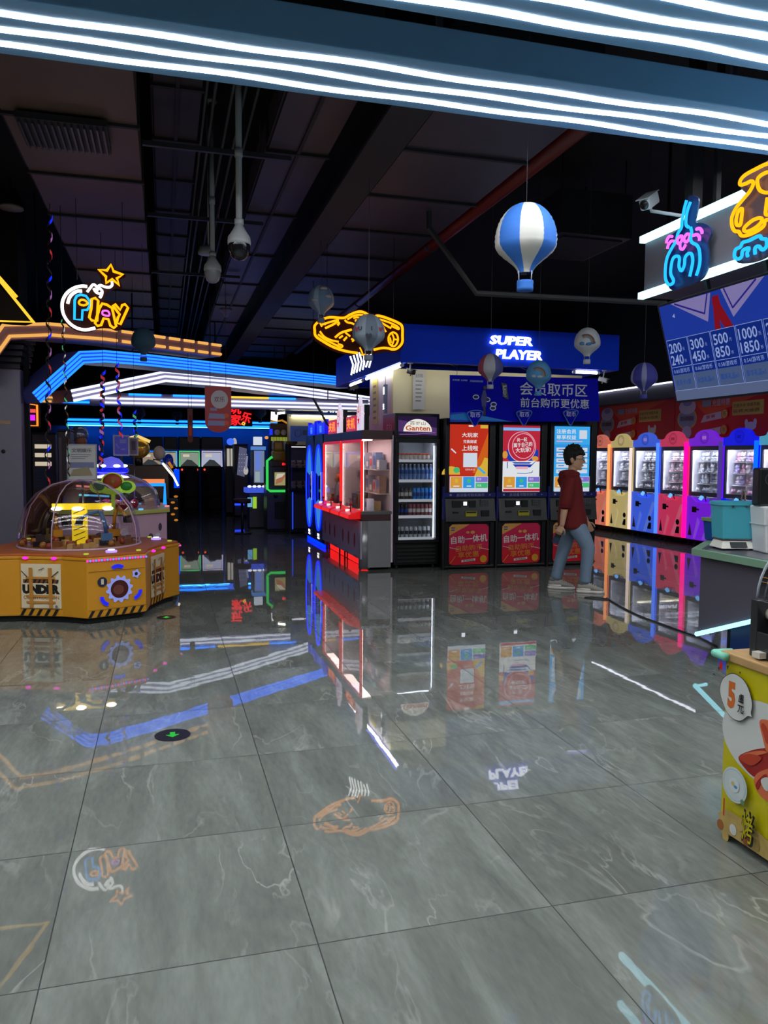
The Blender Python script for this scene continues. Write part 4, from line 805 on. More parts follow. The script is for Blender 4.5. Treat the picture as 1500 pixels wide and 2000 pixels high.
    for li_, (z, yd) in enumerate(lv):
        for j in range(6):
            ck = cw[(j+li_) % len(cw)]
            if ck not in src: src[ck] = bear(ck, tuple(min(255, q+12) for q in ck) if i != 3 else (235, 180, 190), 0.86); src[ck] = o = src[ck].build('plush_toy')
            else: o = src[ck].copy(); COL.objects.link(o)
            o.location = (8.75+yd+0.03*((j+li_) % 2), y1-0.105-j*(W-0.21)/5, z); o.rotation_euler = (0, 0, -PI/2+random.uniform(-0.15, 0.15))
            tag(o, '%s plush toy inside the claw machine with the %s top' % (['white', 'white', 'white or grey', 'pale pink', 'pale blue', 'pink or lilac', 'tan'][i], ['peach', 'pale yellow', 'light blue', 'rose pink', 'purple', 'deep blue', 'cyan'][i]), 'plush toy', 'plush toys in the %s claw machine' % nm)

# red poster wall, soffit and light line above them
PR = pm('poster_red', (215, 24, 22), 0.5); PR2 = pm('poster_orange', (235, 84, 34), 0.5); PW = pm('poster_paper', (214, 208, 220), 0.5); PY = pm('poster_gold', (214, 186, 84), 0.5); PBk = pm('poster_dark', (112, 20, 24), 0.5); PGR = pm('poster_blue_grey', (150, 165, 180), 0.5); PV = pm('poster_lilac', (150, 150, 200), 0.5)
for k in range(3):
    yA = 15.6-2.72*k; t = thing('promotion_banner', ['red promotion banner partly hidden by the kiosk banner', 'red promotion banner with white badge above the yellow machine', 'red promotion banner with white badge above the purple machine'][k], 'banner', (9.3, yA+0.0, 1.82), -PI/2); m = M(); W, H = 2.7, 0.82
    m.box(0, W, 0, 0.02, 0, H, PR); y = 0
    m.poly([(0.9, H*0.55), (2.5, H), (0.4, H)], y, PR2); m.rect(1.55, 2.28, 0.43, 0.66, y, PY); m.ell(2.0, 0.24, 0.13, 0.07, y, PW); m.ell(1.9, 0.3, 0.04, 0.06, y, PW, 12); m.ell(2.1, 0.3, 0.04, 0.06, y, PW, 12)
    m.ell(0.36, 0.43, 0.28, 0.2, y, PY, 24); m.ell(0.36, 0.43, 0.25, 0.17, y, PGR, 24); m.ell(0.36, 0.65, 0.24, 0.14, y, PW, 24); m.ell(0.36, 0.72, 0.13, 0.06, y, PV); m.ell(0.36, 0.18, 0.14, 0.12, y, PW)
    m.text('欢乐抓娃娃', 0.17, 0.55, 0.39, 0.48, y, PBk, 0.01)
    m.rect(0.78, 1.02, 0.62, 0.73, y, PGR); m.text('充值特惠', 1.05, 1.5, 0.62, 0.73, y, PW, 0.01)
    for q in range(2):
        zz = 0.34-0.27*q; m.poly([(0.76-0.06*q, zz), (1.35, zz+0.06), (1.45, zz+0.2), (0.84-0.06*q, zz+0.13)], y, PW); m.text('套餐', 0.9, 1.15, zz+0.07, zz+0.13, y, PR, 0.01, rot=0.1); m.ell(1.38, zz+0.13, 0.09, 0.09, y, PR2, 16); m.ell(1.38, zz+0.13, 0.07, 0.07, y, PY, 16)
        m.text('币', 1.34, 1.42, zz+0.09, zz+0.17, y, PBk)
    for q in range(2): m.text('优惠多多 惊喜不断' if q else '玩转大世界', 1.6, 2.22, 0.47+0.09*q, 0.53+0.09*q, y, PBk)
    m.build('sheet', t)
SOF = pm('soffit_plaster', (86, 86, 100), 0.7)
f = M(); f.box(9.32, 10.2, 8.2, 16, 0, 2.64, DW); f.box(8.95, 10.2, 8.2, 17.5, 2.64, 2.9, SOF); struct('trim_1', f)
t = thing('ceiling_light_line', 'thin white LED line along the grey soffit above the claw machines', 'light strip', (8.93, 12.8, 2.9)); m = M(); m.box(-0.02, 0.02, -4.6, 4.4, 0, 0.022, em('line_white', (235, 240, 255), 3.5)); m.build('led_strip', t)
# ================================================================== SERVICE COUNTER AND PRICE SIGN
CT = 0.84
t = thing('service_counter', 'grey service counter with green-edged top and a slanted light strip at its foot', 'counter', (3.85, 4.97, 0), -PI/2)
CG = pm('counter_grey', (78, 74, 86), 0.55)
m = M(); m.plate([(0, 0.20), (0.57, 0.415), (1.3, 0.2), (1.9, 0.42), (2.9, 0.2), (2.9, CT-0.05), (0, CT-0.05)], 0, 0.03, CG); m.hexa([(-0.86, 0.86, 0.0), (0.0, 0.0, 0.2), (0.0, 0.03, 0.2), (-0.84, 0.87, 0.0), (-0.86, 0.86, CT-0.05), (0.0, 0.0, CT-0.05), (0.0, 0.03, CT-0.05), (-0.84, 0.87, CT-0.05)], CG); m.build('front_panel', t)
m = M(); m.box(0.12, 2.8, 0.16, 0.85, 0.0, CT-0.06, BLACKM); m.box(0.18, 0.5, 0.14, 0.16, 0.0, 0.4, pm('plinth_blue', (14, 46, 110), 0.4)); m.build('plinth', t)
m = M(); m.slab([(-0.03, -0.06), (2.95, -0.06), (2.95, 0.95), (-1.0, 0.95)], CT-0.05, CT, pm('counter_edge_green', (112, 145, 122), 0.45)); m.slab([(0.02, -0.01), (2.9, -0.01), (2.9, 0.9), (-0.86, 0.9)], CT, CT+0.002, pm('counter_top_grey', (84, 84, 90), 0.3)); m.build('worktop', t, bevel=0.01)
m = M(); m.tube([(0.0, -0.015, 0.195), (0.57, -0.015, 0.41), (1.3, -0.015, 0.195)], 0.018, N_ICE, 6); m.tube([(0.015, -0.01, 0.2), (-0.012, 0.1, 0.2)], 0.012, N_ICE, 6); m.build('led_strip', t)
def on_counter(px, py, z=CT): return at(px, py, 'z', z)
b0 = on_counter(1418, 1058); t = thing('storage_bin', 'dark blue plastic bin on the counter behind the teal crate', 'bin', (b0.x, b0.y+0.08, CT+0.002))
m = M(); B_ = pm('bin_blue', (14, 70, 150), 0.4); m.hexa([(-0.075, -0.09, 0), (0.075, -0.09, 0), (0.075, 0.09, 0), (-0.075, 0.09, 0), (-0.09, -0.1, 0.17), (0.09, -0.1, 0.17), (0.09, 0.1, 0.17), (-0.09, 0.1, 0.17)], B_); m.build('bin_body', t, bevel=0.01)
m = M(); m.box(-0.1, -0.03, -0.11, 0.11, 0.155, 0.185, pm('bin_clip_green', (110, 140, 100), 0.5)); m.build('clip_handle', t, bevel=0.006)
s0 = on_counter(1450, 1076); t = thing('counter_scale', 'white weighing scale on the counter under the teal crate', 'scale', (s0.x, s0.y+0.1, CT+0.002), -0.25)
m = M(); m.hexa([(-0.13, -0.1, 0.012), (0.13, -0.1, 0.012), (0.13, 0.12, 0.012), (-0.13, 0.12, 0.012), (-0.105, -0.06, 0.07), (0.105, -0.06, 0.07), (0.105, 0.1, 0.07), (-0.105, 0.1, 0.07)], pm('scale_white', (215, 215, 205), 0.4))
for sx in (-0.1, 0.1): m.cyl((sx, -0.07, 0), (sx, -0.07, 0.014), 0.015, BLACK, 8); m.cyl((sx, 0.09, 0), (sx, 0.09, 0.014), 0.015, BLACK, 8)
m.build('scale_body', t, bevel=0.008); m = M(); m.box(-0.115, 0.115, -0.07, 0.11, 0.074, 0.084, STEEL); m.box(-0.02, 0.02, 0, 0.04, 0.07, 0.075, BLACK); m.build('weighing_plate', t, bevel=0.003)
m = M(); m.hexa([(-0.06, -0.103, 0.025), (0.06, -0.103, 0.025), (0.06, -0.09, 0.025), (-0.06, -0.09, 0.025), (-0.06, -0.075, 0.06), (0.06, -0.075, 0.06), (0.06, -0.07, 0.06), (-0.06, -0.07, 0.06)], DGREY); m.build('display', t)
t = thing('teal_crate', 'teal plastic crate standing on the white scale', 'crate', (s0.x+0.0, s0.y+0.115, CT+0.0865), -0.25); TL_ = pm('crate_teal', (70, 170, 190), 0.45)
m = M(); w0, w1 = 0.110, 0.125
def crate(m, a, b, d0, d1, h, th, mat):
    m.hexa([(-a, -d0, 0), (a, -d0, 0), (a, d0, 0), (-a, d0, 0), (-a, -d0, th), (a, -d0, th), (a, d0, th), (-a, d0, th)], mat)
    O = [(-a, -d0), (a, -d0), (a, d0), (-a, d0)]; T = [(-b, -d1), (b, -d1), (b, d1), (-b, d1)]
    for i in range(4):
        j = (i+1) % 4; k = 1-th/a
        m.hexa([(O[i][0], O[i][1], 0), (O[j][0], O[j][1], 0), (O[j][0]*k, O[j][1]*k, 0), (O[i][0]*k, O[i][1]*k, 0), (T[i][0], T[i][1], h), (T[j][0], T[j][1], h), (T[j][0]*k, T[j][1]*k, h), (T[i][0]*k, T[i][1]*k, h)], mat)
crate(m, w0, w1, 0.09, 0.1, 0.265, 0.006, TL_); m.build('crate_body', t)
m = M(); [m.box(-w1-0.006, w1+0.006, sy*0.1-0.008, sy*0.1+0.008, 0.245, 0.27, TL_) for sy in (-1, 1)]; [m.box(sx*w1-0.008, sx*w1+0.008, -0.1, 0.1, 0.245, 0.27, TL_) for sx in (-1, 1)]
for sx in (-0.05, 0.05): m.box(sx-0.006, sx+0.006, -0.112, -0.104, 0.23, 0.245, DGREY)
m.build('rim', t)
wb = on_counter(1513, 1082); t = thing('white_box', 'tall white plastic box on the counter beside the teal crate', 'box', (wb.x+0.07, wb.y+0.07, CT+0.002), -0.25)
m = M(); m.hexa([(-0.12, -0.1, 0), (0.12, -0.1, 0), (0.12, 0.1, 0), (-0.12, 0.1, 0), (-0.15, -0.11, 0.335), (0.15, -0.11, 0.335), (0.15, 0.11, 0.335), (-0.15, 0.11, 0.335)], pm('box_white', (205, 208, 212), 0.45)); m.build('box_body', t, bevel=0.012)
m = M(); m.box(-0.143, 0.143, -0.108, 0.108, 0.2, 0.208, pm('box_rib', (180, 182, 186), 0.5)); m.build('rib', t)
t = thing('black_device', 'black counter device with a square panel standing on the white box', 'device', (wb.x+0.055, wb.y+0.07, CT+0.3375), -0.25)
m = M(); m.box(-0.15, 0.15, -0.05, 0.06, 0, 0.27, BLACK); m.build('device_body', t, bevel=0.015); m = M(); m.box(-0.01, 0.13, -0.056, -0.05, 0.08, 0.24, BLACKM); m.ring(-0.08, 0.19, 0.03, 0.04, 0.008, -0.05, DGREY); m.build('front_panel', t)
tp = on_counter(1450, 1052); t = thing('small_tripod', 'small brown tripod standing behind the teal crate', 'tripod', (tp.x, tp.y, CT+0.002))
m = M(); BR = pm('tripod_brown', (110, 90, 80), 0.5)
for a in (0.4, 2.5, 4.6): m.tube([(0.09*math.cos(a), 0.09*math.sin(a), 0), (0.008*math.cos(a), 0.008*math.sin(a), 0.39)], 0.007, BR, 6)
m.ball((0, 0, 0.395), 0.015, BR, 8, 6); m.build('tripod_legs', t)

# price sign: grey box with light bars, neon drinks and bun, tilted menu screen
SX, SY = 3.85, 5.8
t = thing('counter_sign_box', 'grey overhead sign box with icy light bars along both edges', 'sign box', (SX, SY, 2.84), -PI/2)
m = M(); m.box(0, 3.2, 0, 1.2, 0, 0.48, pm('sign_grey', (88, 84, 92), 0.6)); m.build('box_body', t)
ICEB = em('ice_bar', (0.42, 0.85, 1.0), 3.2, True)
for z in (0.012, 0.468):
    m = M(); m.box(-0.01, 3.2, -0.05, -0.0, z-0.026, z+0.026, ICEB); m.build('light_bar', t)
m = M(); m.box(0.5, 0.54, 0.25, 0.29, 0.48, 2.45, BLACKM); m.build('hanger_post', t); m = M(); m.box(2.5, 2.54, 0.25, 0.29, 0.48, 2.45, BLACKM); m.build('hanger_post', t)
# menu screen
BLp = Vector((4.055, 5.60, 1.981)); TLp = Vector((3.85+0.005, 5.60, 2.727)); Vv = (TLp-BLp).normalized(); Uu = Vector((0, -1, 0)); Nn = Uu.cross(Vv)   # Nn points away from the front
MT = Matrix(((Uu.x, -Nn.x, Vv.x, BLp.x), (Uu.y, -Nn.y, Vv.y, BLp.y), (Uu.z, -Nn.z, Vv.z, BLp.z), (0, 0, 0, 1)))
if (MT.to_3x3() @ Vector((0, -1, 0))).x > 0: MT = Matrix(((Uu.x, Nn.x, Vv.x, BLp.x), (Uu.y, Nn.y, Vv.y, BLp.y), (Uu.z, Nn.z, Vv.z, BLp.z), (0, 0, 0, 1)))
t = thing('price_menu_screen', 'blue price menu screen with red bow tie, tilted under the sign box', 'menu screen', (0, 0, 0)); t.matrix_world = MT
m = M(); m.box(-0.02, 1.42, 0.004, 0.06, -0.02, 0.79, BLACK); m.build('screen_case', t, bevel=0.006)
m = M(); mB = em('menu_blue', (38, 66, 178), 0.62); mD = em('menu_deep', (26, 56, 160), 0.5); mS = em('menu_slate', (84, 104, 150), 0.6); mW = em('menu_text', (150, 170, 225), 0.75); mC = em('menu_collar', (150, 140, 200), 0.62); mR = em('menu_red', (150, 24, 40), 0.6); mG = em('menu_pale', (104, 118, 158), 0.6); mI = em('menu_ink', (44, 84, 170), 0.6); mP = em('menu_violet', (52, 44, 150), 0.6)
y = 0.004; m.rect(0, 1.4, 0, 0.77, y, mB); m.rect(0, 1.4, 0, 0.085, y, mG)
for (a, b, c) in (((0.15, 0.77), (0.62, 0.765), (0.54, 0.565)), ((0.73, 0.77), (1.16, 0.77), (0.81, 0.555))): m.poly([a, c, b], y, mC)
for (a, b, c) in (((0.2, 0.76), (0.585, 0.765), (0.52, 0.63)), ((0.765, 0.765), (1.08, 0.765), (0.82, 0.62))):
    m.line([a, c, b], 0.014, y, mP)
m.poly([(0.63, 0.735), (0.7, 0.735), (0.705, 0.67), (0.62, 0.67)], y, mR); m.poly([(0.63, 0.68), (0.7, 0.68), (0.80, 0.49), (0.71, 0.49), (0.67, 0.56), (0.665, 0.49), (0.6, 0.49)], y, mR); m.poly([(0.15, 0.67), (0.18, 0.69), (0.18, 0.655)], y, mW)
X = [0.02, 0.296, 0.572, 0.848, 1.124]; A = ['200', '300', '500', '1000', '2000']; Bq = ['240', '450', '850', '1850', '3800']; Cq = ['0.83/游戏币', '0.66/游戏币', '0.58/游戏币', '0.54/游戏币', '0.52/游戏币']; D = ['会员卡1张', '纪念礼品x1', '精美礼品x1', '豪华礼品x1', '豪华礼品x2']
for i in range(5):
    x = X[i]; m.rect(x, x+0.256, 0.08, 0.495, y, mW); m.rect(x+0.004, x+0.252, 0.084, 0.491, y, mD if i else mD); m.rect(x+0.004, x+0.252, 0.084, 0.21, y, mS); m.rect(x+0.004, x+0.252, 0.27, 0.274, y, mW)
    w_ = 0.155 if i < 3 else 0.18
    m.text(A[i], x+0.02, x+0.02+w_, 0.385, 0.465, y, mW, 0.015); m.text('元', x+0.03+w_, x+0.055+w_, 0.395, 0.42, y, mW); m.text(Bq[i], x+0.02, x+0.02+w_, 0.29, 0.37, y, mW, 0.015); m.text('币', x+0.03+w_, x+0.055+w_, 0.3, 0.325, y, mW)
    m.text(Cq[i], x+0.03, x+0.225, 0.222, 0.258, y, mW); m.text(D[i], x+0.035, x+0.22, 0.125, 0.17, y, mI, 0.015)
m.build('menu_display', t)
m = M(); m.box(0.5, 0.53, 0.06, 0.09, 0.5, 0.885, BLACKM); m.build('screen_bracket', t); m = M(); m.box(1.1, 1.13, 0.06, 0.09, 0.5, 0.885, BLACKM); m.build('screen_bracket', t)

# neon helper: strokes are traced in photo pixels and stood on a real plane
def neon(name, label, cat, ax, val, strokes, plates=(), stand=0.035, back=0.012, group=None, hang=None):
    sgn = Vector((0, 1, 0)) if ax == 'y' else Vector((1, 0, 0))
    allp = [at(px, py, ax, val) for _, _, pts, _ in strokes for px, py in pts]; c = sum(allp, Vector())/len(allp)
    t = thing(name, label, cat, c)
    if plates:
        b = M()
        for pts, mat in plates:
            P = smoothpath([at(px, py, ax, val)-c for px, py in pts], True, 4)
            P2 = [p+sgn*stand for p in P]; P3 = [p+sgn*(stand+back) for p in P]; n = len(P)
            b.add(P2+P3, [tuple(range(n)), tuple(range(2*n-1, n-1, -1))]+[(i, i+n, (i+1) % n+n, (i+1) % n) for i in range(n)], mat)
        b.build('backing_board', t)
    g = {}
    for mat, r, pts, cl in strokes:
        mm = g.setdefault(mat.name, (M(), mat)); closed = cl in (1, 3); P = [at(px, py, ax, val)-c for px, py in pts]
        if cl in (0, 1): P = smoothpath(P, closed, 4)
        mm[0].tube(P, r, mat, 6, closed=closed)
    nm = {'neon_white': 'white_neon_tube', 'neon_orange': 'orange_neon_tube', 'neon_cyan': 'cyan_neon_tube', 'neon_pink': 'pink_neon_tube', 'neon_red': 'red_neon_tube', 'neon_ice': 'icy_neon_tube', 'neon_blue': 'blue_neon_tube'}
    for k, (mm, mat) in g.items(): mm.build(nm.get(k, 'neon_tube'), t)
    if hang:
        h = M()
        for px, py in hang: p = at(px, py, ax, val)+sgn*stand; h.cyl(p-c, Vector((p.x, p.y, ctop(p.x, p.y)))-c, 0.003, BLACK, 5)
        h.build('hanging_wire', t)
    return t
def Z(ox, oy, k, pts): return [(ox+a/k, oy+b/k) for a, b in pts]
# PLAY bomb
q = lambda pts: Z(100, 500, 8.824, pts)
neon('play_neon_sign', 'neon sign of a white round bomb with PLAY letters and an orange star', 'neon sign', 'y', 8.9, [
    (N_WHITE, 0.017, q([(620, 525), (520, 520), (400, 550), (280, 630), (205, 750), (188, 880), (215, 1010), (290, 1130), (400, 1220), (520, 1265), (640, 1268), (760, 1240)]), 0),
    (N_WHITE, 0.017, q([(530, 605), (440, 610), (360, 660), (310, 730), (285, 820)]), 0),
    (N_WHITE, 0.014, q([(620, 620), (680, 540), (720, 495), (760, 505), (800, 560), (780, 600), (740, 560)]), 0), (N_WHITE, 0.014, q([(730, 560), (770, 620), (840, 650), (880, 610), (850, 570), (810, 530), (850, 505), (920, 530), (1000, 540), (1050, 500), (1045, 440)]), 0),
    (N_WHITE, 0.015, q([(880, 620), (865, 680), (835, 720)]), 0),
    (N_OR, 0.016, q([(1030, 150), (1075, 265), (1235, 320), (1130, 385), (1180, 505), (1050, 400), (945, 465), (945, 355), (820, 235), (960, 250)]), 3),
    (N_CY, 0.014, q([(400, 1090), (405, 760), (440, 690), (510, 665), (600, 690), (660, 770), (665, 860), (620, 930), (540, 930), (530, 1100)]), 3),
    (N_OR, 0.012, q([(480, 790), (520, 755), (590, 770), (625, 820), (560, 850), (490, 830)]), 1),
    (N_OR, 0.015, q([(700, 740), (760, 725), (810, 770), (790, 1120), (700, 1110), (655, 1060), (690, 900)]), 3),
    (N_OR, 0.015, q([(880, 820), (960, 840), (1050, 900), (1120, 1210), (1080, 1240), (1020, 1200), (985, 1090), (905, 1075), (860, 1190), (800, 1205), (755, 1160), (830, 900)]), 3),
    (N_PI, 0.011, q([(890, 950), (960, 945), (1000, 980), (990, 1030), (890, 1010)]), 1),
    (N_OR, 0.015, q([(1060, 850), (1100, 830), (1190, 930), (1220, 850), (1270, 830), (1325, 890), (1190, 1180), (1130, 1150), (1150, 1060), (1180, 1010)]), 3),
], plates=[(q([(160, 880), (200, 700), (340, 540), (560, 470), (720, 450), (840, 470), (860, 380), (770, 230), (790, 190), (930, 210), (1030, 100), (1110, 230), (1270, 310), (1260, 360), (1180, 400), (1220, 530), (1090, 560), (960, 620), (930, 760), (1250, 780), (1370, 860), (1350, 960), (1220, 1210), (1130, 1280), (1000, 1240), (820, 1240), (640, 1310), (450, 1290), (250, 1160)]), PLATE)], hang=[(150, 545), (240, 520)])
# hoop and ball
q = lambda pts: Z(600, 595, 7.5, pts)
neon('hoop_neon_sign', 'orange neon outline sign with a small ball, above a white neon net', 'neon sign', 'y', 9.3, [
    (N_OR, 0.016, q([(740, 710), (560, 680), (380, 620), (220, 530), (125, 460), (110, 380), (115, 300), (200, 230), (330, 185), (530, 195), (620, 150), (720, 110), (800, 105), (880, 140), (980, 200)]), 0),
    (N_OR, 0.016, q([(980, 200), (1010, 165), (1080, 170), (1200, 210), (1330, 265), (1390, 320), (1395, 450), (1390, 560), (1320, 640), (1250, 655), (1190, 640), (1100, 635), (975, 660)]), 0),
    (N_OR, 0.012, q([(1060, 215), (1200, 260), (1320, 320), (1340, 360), (1230, 310)]), 0), (N_OR, 0.012, q([(980, 205), (1080, 260), (1180, 320), (1230, 345)]), 0), (N_OR, 0.011, q([(1110, 320), (1130, 360), (1155, 400)]), 0),
    (N_OR, 0.013, q([(590, 215), (680, 165), (780, 150), (850, 175), (910, 215)]), 0), (N_OR, 0.012, q([(550, 225), (590, 260), (650, 270), (695, 295)]), 0), (N_OR, 0.011, q([(680, 200), (730, 185), (790, 210), (770, 240), (710, 225), (720, 260)]), 0),
    (N_OR, 0.013, q([(200, 300), (300, 265), (460, 220)]), 0), (N_OR, 0.015, q([(265, 345), (380, 290), (440, 255), (465, 275), (445, 300)]), 0), (N_OR, 0.009, q([(185, 265), (215, 325)]), 0), (N_OR, 0.009, q([(240, 245), (268, 300)]), 0),
    (N_OR, 0.012, q([(185, 390), (250, 470), (350, 520), (460, 545)]), 0), (N_OR, 0.012, q([(160, 435), (260, 510), (380, 570), (490, 625), (515, 600), (450, 575)]), 0),
    (N_OR, 0.015, q([(410, 480), (500, 410), (650, 365)]), 0), (N_OR, 0.013, q([(470, 490), (520, 455)]), 0), (N_OR, 0.014, q([(535, 525), (580, 475)]), 0), (N_OR, 0.011, q([(560, 410), (630, 465)]), 0), (N_OR, 0.011, q([(645, 500), (680, 520), (660, 540)]), 0), (N_OR, 0.009, q([(770, 625), (800, 690), (810, 720)]), 0), (N_OR, 0.012, q([(790, 735), (860, 735)]), 0),
    (N_OR, 0.012, q([(1260, 405), (1315, 440), (1330, 520), (1300, 590), (1255, 610), (1205, 570), (1190, 490), (1215, 430)]), 1), (N_OR, 0.010, q([(1240, 420), (1270, 500), (1245, 590)]), 0), (N_OR, 0.010, q([(1270, 505), (1325, 515)]), 0), (N_OR, 0.009, q([(1215, 480), (1230, 560)]), 0)]
    + [(N_WHITE, 0.0105, q([(a, b), (c, d), (e, f_)]), 2) for a, b, c, d, e, f_ in ((630, 755, 672, 880, 645, 1030), (680, 740, 715, 860, 680, 1010), (725, 720, 755, 840, 722, 995), (760, 700, 800, 830, 768, 975), (835, 750, 835, 860, 812, 955), (880, 730, 890, 830, 858, 915), (930, 725, 940, 790, 905, 920))],
    plates=[(q([(70, 400), (80, 270), (200, 180), (400, 140), (560, 140), (780, 60), (960, 120), (1080, 130), (1330, 220), (1430, 300), (1430, 580), (1330, 690), (1150, 690), (960, 720), (740, 740), (400, 680), (120, 520)]), PLATE)], hang=[(640, 625), (770, 620)])
# bottle creature and bun on the sign box
q = lambda pts: Z(1280, 370, 10, pts)
neon('bottle_neon_sign', 'cyan neon bottle with pink wings and a curly M, mounted on the sign box', 'neon sign', 'x', SX-0.0985, [
    (N_CY, 0.012, q([(610, 210), (560, 400), (520, 620), (510, 740), (440, 860), (410, 1000), (330, 1130), (230, 1330), (195, 1550), (200, 1750), (260, 1860), (340, 1830), (350, 1760), (300, 1650), (310, 1480), (350, 1340), (430, 1300), (470, 1350), (460, 1500), (510, 1590), (565, 1480), (580, 1330), (650, 1250), (710, 1270), (730, 1400), (700, 1570), (670, 1700)]), 0),
    (N_CY, 0.012, q([(685, 245), (630, 400), (600, 560), (600, 690), (650, 740)]), 0), (N_CY, 0.012, q([(690, 740), (710, 850), (690, 970), (720, 1040), (810, 1090), (860, 1200), (870, 1400), (840, 1560), (800, 1680)]), 0),
    (N_PI, 0.011, q([(490, 910), (430, 980), (450, 1060), (510, 1010), (520, 920)]), 1), (N_PI, 0.011, q([(620, 870), (560, 950), (590, 1030), (650, 980), (670, 890)]), 1), (N_PI, 0.011, q([(480, 1060), (490, 1150), (540, 1165), (590, 1080)]), 0),
    (N_PI, 0.012, q([(330, 920), (270, 920), (225, 990), (215, 1050)]), 0), (N_PI, 0.012, q([(370, 1010), (310, 1010), (255, 1080), (235, 1160)]), 0), (N_PI, 0.012, q([(800, 780), (860, 760), (905, 810), (912, 860)]), 0), (N_PI, 0.012, q([(740, 900), (810, 880), (860, 930), (860, 1000)]), 0)],
    plates=[(q([(560, 150), (640, 110), (760, 170), (740, 400), (700, 620), (860, 650), (980, 720), (1010, 860), (940, 1050), (960, 1300), (930, 1560), (800, 1760), (500, 1900), (240, 1960), (150, 1780), (160, 1500), (210, 1260), (165, 1100), (190, 930), (300, 830), (420, 740), (500, 500)]), PLATEB)])
q = lambda pts: Z(1410, 290, 8.333, pts)
neon('bun_neon_sign', 'orange neon bun figure with cyan feet at the picture edge, on the sign box', 'neon sign', 'x', SX-0.0985, [
    (N_OR, 0.012, q([(800, 240), (700, 262), (560, 330), (380, 430), (300, 520), (300, 590), (380, 575), (480, 530), (510, 580), (450, 700), (350, 820), (230, 970), (160, 1130), (170, 1280), (220, 1350), (270, 1350), (320, 1420), (420, 1410), (560, 1350), (680, 1260), (700, 1180), (760, 1160), (900, 1160), (1000, 1000), (1050, 700), (980, 420), (900, 270)]), 1),
    (N_OR, 0.012, q([(860, 360), (700, 400), (590, 480), (580, 580), (620, 680), (720, 720), (820, 700)]), 0), (N_OR, 0.012, q([(310, 980), (260, 1040), (230, 1180), (250, 1250), (300, 1240), (320, 1120), (330, 1000)]), 1), (N_OR, 0.012, q([(620, 1130), (500, 1170), (380, 1270), (360, 1330), (420, 1350), (560, 1280), (650, 1180)]), 1), (N_OR, 0.012, q([(740, 800), (720, 950), (715, 1070), (780, 1080)]), 0),
    (N_CY, 0.012, q([(620, 1420), (560, 1440), (440, 1500), (340, 1530), (300, 1600), (220, 1650), (205, 1760), (260, 1800), (320, 1760), (340, 1660), (440, 1620), (410, 1700), (420, 1760)]), 0), (N_CY, 0.012, q([(620, 1420), (650, 1470), (720, 1480), (725, 1590), (660, 1650), (600, 1590), (540, 1620), (540, 1720)]), 0)],
    plates=[(q([(240, 640), (240, 540), (340, 400), (560, 260), (760, 160), (1000, 260), (1120, 600), (1080, 1000), (900, 1260), (800, 1500), (760, 1680), (500, 1830), (200, 1860), (150, 1700), (240, 1500), (130, 1330), (110, 1120), (220, 900), (340, 760)]), pm('sign_backing_clear', (70, 60, 66), 0.25))])
# yellow triangle neon, far left
Y_N = em('neon_yellow', (1.0, 0.55, 0.04), 1.3, True)
neon('triangle_neon', 'corner of a large yellow neon triangle at the picture edge', 'neon sign', 'y', 7.2, [(Y_N, 0.02, [(-120, 400), (65, 629), (-160, 622)], 3), (Y_N, 0.013, [(-20, 520), (33, 580)], 2)], plates=[([(-130, 395), (-60, 480), (0, 560), (62, 630), (-40, 627), (-170, 625)], pm('triangle_board', (14, 10, 10), 0.9, spec=0.1))], hang=[(-60, 480), (-140, 560)])
# far neon pieces
t_ = at(469, 810, 'y', 21.0); t = thing('red_glyph_sign', 'bright red glowing character sign deep in the hall', 'neon sign', (t_.x, 21.0, t_.z))
m = M(); R_ = em('glyph_red', (1.0, 0.015, 0.02), 1.4, True); m.text('玩', -0.26, 0.02, 0.02, 0.3, 0, R_, 0.06, thick=0.03); m.text('家', -0.25, 0.02, -0.28, 0.0, 0, R_, 0.06, thick=0.03); m.text('乐', 0.04, 0.28, -0.2, 0.06, 0, R_, 0.06, thick=0.03, rot=-0.3); m.build('lettering', t)
m = M(); m.box(-0.3, 0.32, 0.02, 0.05, -0.3, 0.32, BLACKM); m.cyl((0, 0.03, 0.3), (0, 0.03, ctop(t_.x, 21)-t_.z), 0.01, BLACKM, 5); m.build('backing_board', t); m = M(); m.tube([(0.04, -0.03, -0.24), (0.1, -0.03, -0.27), (0.12, -0.03, -0.22), (0.07, -0.03, -0.2)], 0.02, em('glyph_amber', (1, 0.45, 0.05), 1.5, True), 6, closed=True); m.build('amber_ring', t)
t_ = at(54, 810, 'y', 15.0); t = thing('orange_square_sign', 'orange neon square glyph with magenta centre beyond the grey column', 'neon sign', (t_.x, 15.0, t_.z)); O_ = em('glyph_orange', (1.0, 0.25, 0.02), 1.4, True)
m = M(); s_ = 0.155
m.tube([(-s_, 0, -0.19), (-s_, 0, 0.19), (-0.03, 0, 0.19), (-0.03, 0, -0.19)], 0.02, O_, 6, closed=True); m.tube([(0.0, 0, -0.19), (0.0, 0, 0.19), (s_, 0, 0.17), (s_, 0, -0.19)], 0.02, O_, 6, closed=True); m.build('orange_neon_tube', t); m = M(); m.box(0.035, 0.12, -0.01, 0.01, -0.1, 0.0, em('glyph_magenta', (0.7, 0.02, 0.9), 1.2, True)); m.box(0.03, 0.13, -0.01, 0.01, 0.04, 0.1, em('glyph_rose', (0.9, 0.1, 0.1), 1.0, True)); m.build('magenta_square', t); m = M(); m.box(-0.2, 0.2, 0.03, 0.05, -0.22, 0.22, BLACKM); m.cyl((0, 0.04, 0.2), (0, 0.04, 5.3-t_.z), 0.01, BLACKM, 5); m.build('backing_board', t)

